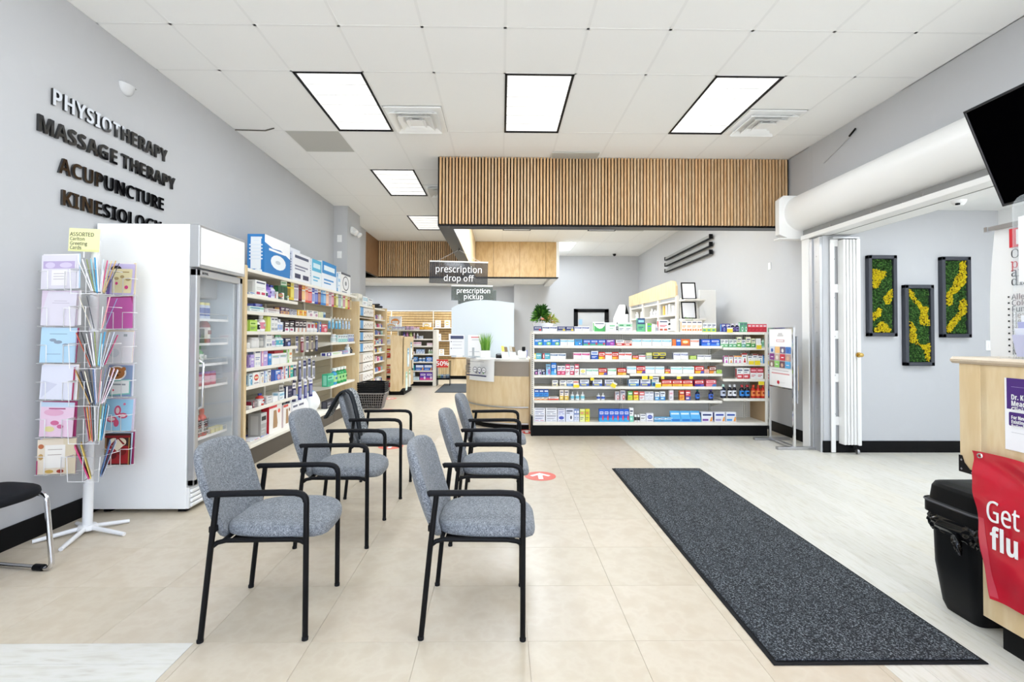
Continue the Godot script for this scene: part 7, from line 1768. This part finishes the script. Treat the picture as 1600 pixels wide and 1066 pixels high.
	goods(["7778;145;130;90;1;153.0;bottle;plain;e8ecec,c8d8d8,f4f4f4;white pump bottle",
		"7946;114;120;90;4;120.0;carton;bottom;e4eef0,7cc8c4,b0e0dc;pale aqua cartons in a row",
		"8462;104;130;90;3;110.3;carton;bottom;d8e0f0,6c78bc,a8c8e8;lilac blue cartons at the far end"], "left wall third bay, fourth shelf", 1.225, -2.637, "side")
	goods(["7408;741;50;90;1;780.0;carton;left;eef0ee,3c3c8c,9ccc6c;long flat white carton with green dots",
		"8221;228;60;90;1;241.0;carton;band;a8c0e4,d88ca8,6c88c8;pale blue and pink carton",
		"8497;120;160;90;1;127.0;bottle;plain;f0f2f4,d8e4ec,e8e8ec;tall white bottle with a white cap",
		"8642;107;100;90;1;113.0;bottle;plain;26282c,50545c,1c1c1c;short black bottle"], "left wall third bay, fifth shelf", 1.020, -2.637, "side")
	goods(["7490;246;190;90;1;259.0;carton;band;3cb488,8cdcc0,2c8c6c;sea green carton",
		"7793;175;260;90;1;185.0;bottle;plain;3c9ccc,b0e0a0,eaf2f0;blue bottle with a lime label",
		"7993;148;260;90;3;156.3;bottle;plain;2c9c54,a0d890,eef4ee;green bottles with white caps"], "left wall third bay, low shelf", 0.550, -2.637, "side")
	# second unit with maple ends
	var u := thing("maple_shelf_unit", "maple ended wall unit with angled dispensers beyond the cream shelving", "shelf rack")
	part("end_panel", MB.new().box(-3.08, -2.57, 0, 1.95, 8.86, 8.90, 0.005).box(-3.08, -2.57, 0, 1.95, 9.93, 9.955, 0.004).box(-3.08, -2.57, 0, 1.93, 10.98, 11.03, 0.005), M.maple, u)
	part("back_board", MB.new().box(-3.085, -3.07, 0, 1.93, 8.9, 11.0), M.maple, u)
	part("top_deck", MB.new().box(-3.07, -2.6, 1.87, 1.9, 8.9, 10.98, 0.003), cr, u)
	part("base_deck", MB.new().box(-3.07, -2.57, 0.12, 0.16, 8.9, 10.98, 0.003), cr, u)
	part("kick_plate", MB.new().box(-2.62, -2.6, 0, 0.12, 8.9, 10.98), M.black_base, u)
	var by := [1.70, 1.46, 1.24, 1.03, 0.83, 0.66, 0.47]
	for i in 7:
		part("dispenser_shelf", MB.new().ob(P(-2.82, by[i] - 0.01, 9.41), Vector3(0.45, 0.016, 1.02), Basis(Vector3(0, 0, 1), -0.12)), cr, u)
		var bx := product("carton", "dots", 0.92, 0.15, 0.17, ["f0ede8", "5aa0d8" if i < 4 else "c8b8a8", "b8aca4"], P(-2.66, by[i] + 0.0, 9.42), PI / 2, "long patterned white dispenser box with a picture end, %s tier from the top" % ORD[i], "", "angled dispenser boxes")
		bx.rotation.z = -0.0
	var sy := [1.672, 1.502, 1.346, 1.14, 0.97, 0.78, 0.56, 0.326]
	var pal := ["f2f0ee", "e8d0d8", "d84c44", "f0c84c", "5c78c0", "c8d8e8", "d84c8c", "8cc0b0", "f4f4f4", "a890c8", "3c4c90", "f0e0d0"]
	for i in 8:
		part("shelf", MB.new().box(-3.07, -2.60, sy[i] - 0.03, sy[i], 9.96, 10.98, 0.003), cr, u)
		for k in 6:
			var hgt := rng.randf_range(0.07, 0.12)
			product("carton" if (k + i) % 3 else "bottle", ["plain", "band", "top", "bottom"][(k * 3 + i) % 4], 0.12, hgt, 0.07, [pal[(k * 5 + i * 3) % 12], pal[(k * 7 + i + 4) % 12], pal[(k + i * 5 + 8) % 12]], P(-2.67, sy[i], 10.06 + 0.155 * k), PI / 2, "tiny %s package, %s on the %s shelf of the far maple wall unit" % [hue_word(pal[(k * 5 + i * 3) % 12]), ORD[k], ORD[i]], "", "tiny goods, %s shelf of the far maple unit" % ORD[i])
	for k in 3:
		product("carton", ["dots", "band", "lines"][k], 0.3, 0.2 - 0.02 * k, 0.2, [["ece8d8", "d8d4c4", "3a3630"], ["f0f2f4", "a8d0e0", "c8d8e0"], ["f2f2f0", "c8dcd8", "b0b8c0"]][k], P(-2.72, 1.901, 9.08 + 0.36 * k), PI / 2, "white tub of goods, %s of three on top of the far maple unit" % ORD[k], "box", "tubs on the far maple unit")
	single("folded_mat", MB.new().ob(Vector3(0, 0.03, 0), Vector3(0.3, 0.05, 0.62), Basis(Vector3.RIGHT, 0.06), 0.02).ob(Vector3(0, 0.07, 0.05), Vector3(0.26, 0.04, 0.4), Basis(Vector3.RIGHT, 0.1), 0.015), M.black_soft, "folded black padded item on top of the far maple unit", "mat", P(-2.75, 1.905, 10.45))
	# shopping baskets
	for k in 6:
		var bk := thing("shopping_basket", ["grey shopping basket at the bottom of the stack", "black shopping basket, lowest of the black ones in the stack", "black shopping basket, second black one up the stack", "black shopping basket, third black one up the stack", "black shopping basket, fourth black one up the stack", "black shopping basket on top of the stack"][k], "basket", P(-2.34, 0.035 * k + (0.012 if k > 0 else 0.0), 9.0), 0, "stack of shopping baskets")
		var bm := mat("8f8a86", 0.5) if k == 0 else mat("1d1d1f", 0.45)
		var h := 0.27
		var fr := MB.new()
		var wl := MB.new()
		var corner := func(sx: float, sz: float, t: float) -> Vector3: return Vector3(sx * lerpf(0.17, 0.235, t), 0.012 + h * t, sz * lerpf(0.11, 0.155, t))
		for q in [[-1, 1, 1, 1], [1, 1, 1, -1], [1, -1, -1, -1], [-1, -1, -1, 1]]:
			var nb := 10
			for i in nb + 1:
				var f: float = float(i) / nb
				var lo: Vector3 = corner.call(q[0], q[1], 0.0).lerp(corner.call(q[2], q[3], 0.0), f)
				var hi: Vector3 = corner.call(q[0], q[1], 1.0).lerp(corner.call(q[2], q[3], 1.0), f)
				wl.tube([lo, hi], 0.006, 4)
			for j in 7:
				wl.tube([corner.call(q[0], q[1], j / 6.0), corner.call(q[2], q[3], j / 6.0)], 0.006, 4)
			fr.ob((corner.call(q[0], q[1], 1.0) + corner.call(q[2], q[3], 1.0)) / 2, Vector3(0.50 if q[1] == q[3] else 0.03, 0.026, 0.03 if q[1] == q[3] else 0.34), Basis(), 0.005)
		part("wall_grid", wl, bm, bk)
		part("rim", fr, bm, bk)
		part("floor", MB.new().box(-0.175, 0.175, 0.0, 0.014, -0.115, 0.115, 0.004), bm, bk)
		part("handle", MB.new().tube([Vector3(-0.2, 0.29, -0.13), Vector3(-0.15, 0.30, -0.14), Vector3(0.15, 0.30, -0.14), Vector3(0.2, 0.29, -0.13)], 0.007, 6), M.black, bk)

func rear_store() -> void:
	var o := thing("rear_shelf_unit", "cream rear aisle shelf unit with a black base facing the viewer", "shelf rack")
	var cr: Material = M.cream
	part("back_board", MB.new().box(-2.73, -1.80, 0.1, 1.44, 13.3, 13.32), mat("8c8474", 0.6), o)
	part("side_panel", MB.new().box(-1.80, -1.70, 0, 1.47, 12.9, 13.35, 0.004).box(-2.74, -2.71, 0, 1.45, 12.92, 13.3, 0.003), cr, o)
	part("top_deck", MB.new().box(-3.0, -1.70, 1.44, 1.475, 12.88, 13.4, 0.003), cr, o)
	for y in [1.235, 1.05, 0.84, 0.63, 0.40]:
		part("shelf", MB.new().box(-2.71, -1.80, y - 0.035, y, 12.93, 13.3, 0.003), cr, o)
	part("base_deck", MB.new().box(-2.71, -1.80, 0.105, 0.145, 12.9, 13.3, 0.003), cr, o)
	part("kick_plate", MB.new().box(-2.73, -1.80, 0, 0.105, 12.92, 12.95), M.black_base, o)
	# slatwall behind
	var s := thing("slat_wall", "maple slat wall display along the rear wall", "slat wall")
	for k in 19:
		part("slat", MB.new().box(-4.6, -0.5, 0.62 + 0.075 * k, 0.682 + 0.075 * k, 14.85, 14.88, 0.004), M.maple_dark, s)
	part("backing", MB.new().box(-4.6, -0.5, 0.3, 2.05, 14.89, 14.95), M.brown_wood, s)
	part("lower_panel", MB.new().box(-4.6, -0.5, 0.1, 0.61, 14.84, 14.88, 0.003), M.maple, s)
	part("kick_plate", MB.new().box(-4.6, -0.5, 0, 0.1, 14.86, 14.9), M.black_base, s)
	part("top_rail", MB.new().box(-4.6, -0.5, 2.05, 2.075, 14.84, 14.95), cr, s)
	for x in [-3.33, -2.06]: part("joint_strip", MB.new().box(x - 0.012, x + 0.012, 0.6, 2.05, 14.84, 14.86), cr, s)
	for q in [[-2.05, -1.35, 1.555], [-2.0, -1.35, 1.17], [-2.0, -1.35, 0.73]]:
		part("glass_shelf", MB.new().box(q[0], q[1], q[2] - 0.02, q[2], 14.6, 14.85, 0.002), cr, s)
	var tb := [[-3.42, 1.476, 0.28, 0.17, "f0b040", "white box with an orange fruit print on the rear unit's left", 13.1], [-2.86, 1.476, 0.32, 0.36, "e8903c", "tall white box with two orange discs above the rear unit", 13.25], [-2.02, 1.476, 0.22, 0.2, "d8c070", "white box with a faint print above the rear unit's right end", 13.3], [-1.90, 1.556, 0.16, 0.22, "d8c8a0", "left white card on the upper slat wall shelf", 14.72], [-1.62, 1.556, 0.16, 0.22, "e0b040", "right white card on the upper slat wall shelf", 14.72], [-1.93, 1.171, 0.24, 0.2, "a8a8a4", "white box on the middle slat wall shelf", 14.72], [-1.5, 1.171, 0.14, 0.2, "d0d0cc", "white box half hidden by the arched screen", 14.72], [-1.95, 0.731, 0.13, 0.2, "d89078", "left white box on the lower slat wall shelf", 14.72], [-1.79, 0.731, 0.14, 0.18, "f0c890", "right white box on the lower slat wall shelf", 14.72]]
	for q in tb:
		if q[0] < -3.2: q[0] = -2.93
		product("carton", "oval", q[2], q[3], 0.1, ["f4f2ee", q[4], "f4f2ee"], P(q[0] + (0.12 if q[6] < 13.2 and q[3] > 0.3 else 0.0), q[1], q[6]), 0, q[5])
	# aisle end unit with curved maple panel
	var e := thing("aisle_end_unit", "maple panelled end of a low aisle unit with hanging strips", "shelf rack")
	var pan := PackedVector2Array([Vector2(0, 0), Vector2(0.21, 0.0), Vector2(0.27, 0.08), Vector2(0.29, 0.2), Vector2(0.29, 1.235), Vector2(0, 1.25)])
	part("end_panel", MB.new().prism(pan, P(-2.46, 0.085, 10.9), Basis(), -0.03, 0.0), M.maple, e)
	part("front_panel", MB.new().box(-2.19, -2.13, 0.16, 1.3, 10.9, 11.9, 0.003), M.maple, e)
	part("kick_plate", MB.new().box(-2.5, -2.17, 0, 0.085, 10.95, 11.9), M.black_base, e)
	part("shelf_body", MB.new().box(-2.72, -2.46, 0.1, 0.13, 11.3, 12.2).box(-2.72, -2.46, 0.42, 0.45, 11.3, 12.2).box(-2.72, -2.46, 0.78, 0.81, 11.3, 12.2).box(-2.72, -2.46, 1.1, 1.13, 11.3, 12.2).box(-2.5, -2.46, 0, 1.3, 11.3, 12.2).box(-2.74, -2.46, 0, 0.09, 11.3, 12.2), cr, e)
	for q in [[1.131, "d8dce8", "blue and white pack on the aisle end unit"], [0.811, "d83c28", "red package on the aisle end unit"], [0.451, "e06048", "flat orange red package on the aisle end unit"], [0.131, "c83040", "red tub on the lowest aisle end shelf"]]:
		product("carton", "band", 0.17, 0.2, 0.1, [q[1], "f0e8d8", "f0c040"], P(-2.62, q[0], 11.4), 0, q[2])
	for k in 5:
		product("pack", "plain", 0.13, 0.42, 0.02, [["dff0e8", "a8d8c0", "e8f4ee"], ["c8e4f0", "88b8d8", "e8f0f8"], ["e8ece0", "98c088", "f4f4f0"], ["d8e8ec", "78a8b8", "f0f4f4"], ["3a3a38", "c8a060", "e8e0d0"]][k], P(-2.118, [0.1, 0.62, 0.14, 0.75, 0.5][k], 11.0 + 0.18 * k), PI / 2 - 0.1, "thin hanging blister strip, %s from the front of the aisle end unit" % ORD[k], "", "hanging strips on the aisle end")
	# wire stand with a sale sign
	var w := thing("wire_stand", "black wire stand with a small tray in the far aisle", "stand", P(-1.52, 0, 13.0))
	var wf := MB.new()
	for q in [[-0.17, -0.1], [0.17, -0.1], [-0.17, 0.12], [0.17, 0.12]]: wf.tube([Vector3(q[0], 0, q[1]), Vector3(q[0], 0.66, q[1])], 0.008, 5)
	for y in [0.2, 0.24, 0.64]: wf.tube([Vector3(-0.17, y, 0.12), Vector3(0.17, y, 0.12), Vector3(0.17, y, -0.1), Vector3(-0.17, y, -0.1), Vector3(-0.17, y, 0.12)], 0.007, 5)
	for i in 7: wf.tube([Vector3(-0.14 + 0.047 * i, 0.2, 0.12), Vector3(-0.14 + 0.047 * i, 0.5, 0.1)], 0.004, 4)
	part("frame", wf, M.black, w)
	part("tray", MB.new().box(-0.17, 0.17, 0.16, 0.2, -0.1, 0.12, 0.004), M.black, w)
	var sg := thing("sale_sign", "red sign with white lettering reading 50 percent on the wire stand", "sign", P(-1.54, 0.48, 12.86))
	part("panel", MB.new().ob(Vector3(0, 0.11, 0), Vector3(0.3, 0.21, 0.006), Basis(), 0.002), mat("d8302c", 0.5), sg)
	var t := part("lettering", words("50%", 0.17, 0.003), M.sign_white, sg)
	t.position = Vector3(0, 0.11, 0.006)
	for k in 4:
		product("pack", "plain", 0.1, 0.1, 0.02, [["d8e0a0", "e8f0f4", "8ca860"], ["8cb8e0", "f0f0f0", "4c78b0"], ["e8e8e4", "a8a8a0", "d0d0c8"], ["3c5c8c", "c8d8e8", "a0b0c0"]][k], P(-1.62 + 0.07 * k, 0.2, 12.98), 0.2, "small packet, %s from left in the wire stand tray" % ORD[k], "", "packets in the wire stand")
	for k in 3:
		product("carton", "plain", 0.16, 0.14 if k else 0.2, 0.1, [["5c3038", "c8a0a0", "8c4c54"], ["6a6258", "a89c8c", "8c8070"], ["4c4640", "948878", "7c7264"]][k], P(-0.97, [0.62, 0.3, 0.105][k], 14.6), 0.2, "dark item, %s from the top at the slat wall's desk end" % ORD[k], "", "")
	for k in 2:
		single("wall_ledge", MB.new().box(-0.1, 0.12, -0.02, 0.0, 0, 0.26, 0.002), cr, ["upper", "lower"][k] + " short ledge low on the slat wall beside the desk", "ledge", P(-0.97, [0.62, 0.3][k], 14.84))
	goods(["-3013;116;91;81;1;118.0;carton;pic;f2f0ea,f0c848,e8e0d0;white carton with a yellow print",
		"-2862;98;83;68;3;101.3;carton;band;eef0f4,a8bce0,e4a0b0;white and pale blue cartons",
		"-2541;106;91;74;2;110.0;carton;left;c8a0c8,5c4c78,f0e0ec;mauve cartons",
		"-2305;65;74;46;2;68.0;carton;top;f0e8ec,d87ca0,f4f0f0;pink and white cartons",
		"-2153;109;74;76;3;112.7;carton;oval;f0b040,f4d860,e87c30;yellow and orange cartons"], "rear unit top", 1.475, 12.950, "front")
	goods(["-2607;66;179;41;1;68.0;bottle;plain;6a54a8,a890d0,4c3c88;purple bottle",
		"-2522;65;179;40;1;67.0;bottle;plain;c878b0,e0a8cc,a05890;pink bottle",
		"-2430;74;179;46;1;76.0;bottle;plain;b8cc6c,dce4a8,8ca04c;lime bottle",
		"-2328;49;162;30;1;50.0;bottle;plain;dcc8d0,c08898,f0f0f0;thin pale pink bottle",
		"-2244;58;145;36;1;59.0;bottle;plain;eceaf0,b8c0d8,f0f0f0;white bottle",
		"-2168;99;78;69;1;101.0;carton;band;d8dce4,98a4bc,eef0f4;low grey carton"], "rear unit, first shelf", 1.235, 12.950, "front")
	goods(["-2589;71;76;49;3;73.3;carton;thin;f2e4ea,e08cb0,f0c0d0;pink and white cartons",
		"-2352;114;101;80;2;118.0;carton;thin;f4e6ec,dc84a8,f0c4d4;pink lined white cartons",
		"-1964;149;76;100;1;152.0;carton;thin;f2e6ea,d8a0b4,f0d0dc;pale cartons at the end"], "rear unit, second shelf", 1.050, 12.950, "front")
	goods(["-2587;98;59;68;3;101.3;carton;thin;f2e8ec,e0a4b8,f0d4dc;low pink cartons",
		"-2250;73;118;51;3;76.0;carton;top;dfe8f6,4c88cc,f0f4fa;blue and white cartons",
		"-1929;57;118;35;2;59.0;bottle;plain;e4ece4,a8c898,f0f0f0;pale green bottles"], "rear unit, third shelf", 0.840, 12.950, "front")
	goods(["-2586;73;117;45;3;76.0;bottle;plain;2c2226,8c3c34,1c1c1c;dark bottles with red labels",
		"-2324;116;125;81;1;118.0;carton;oval;4c90d4,dce8f4,2c64b0;blue package with white oval",
		"-2189;89;100;89;2;92.5;jar;plain;dfe4ec,4c84c4,c8d0dc;white and blue jars",
		"-1987;175;125;100;1;178.0;carton;oval;3c78cc,d8e4f6,2454a0;wide blue package"], "rear unit, fourth shelf", 0.630, 12.950, "front")
	goods(["-2567;138;135;97;2;143.0;carton;oval;3cb0b8,a8e4e4,2c8c98;turquoise packages",
		"-2264;221;152;100;2;228.0;carton;pads;2c5cb4,dfe8f6,8cb0e4;blue packages with orange streak"], "rear unit, fifth shelf", 0.400, 12.950, "front")
	goods(["-2515;114;86;80;3;118.0;carton;lines;e4f0f6,58a8c8,8ccce0;lower white and teal packages",
		"-2515;114;101;80;2;118.0;carton;lines;e6f0f6,4ca0c4,8ccce0;upper white and teal packages;103",
		"-2144;163;205;100;2;168.5;carton;logo;6a3cb0,d84c98,f0e4f4;tall violet packages"], "rear unit, bottom shelf", 0.145, 12.950, "front")
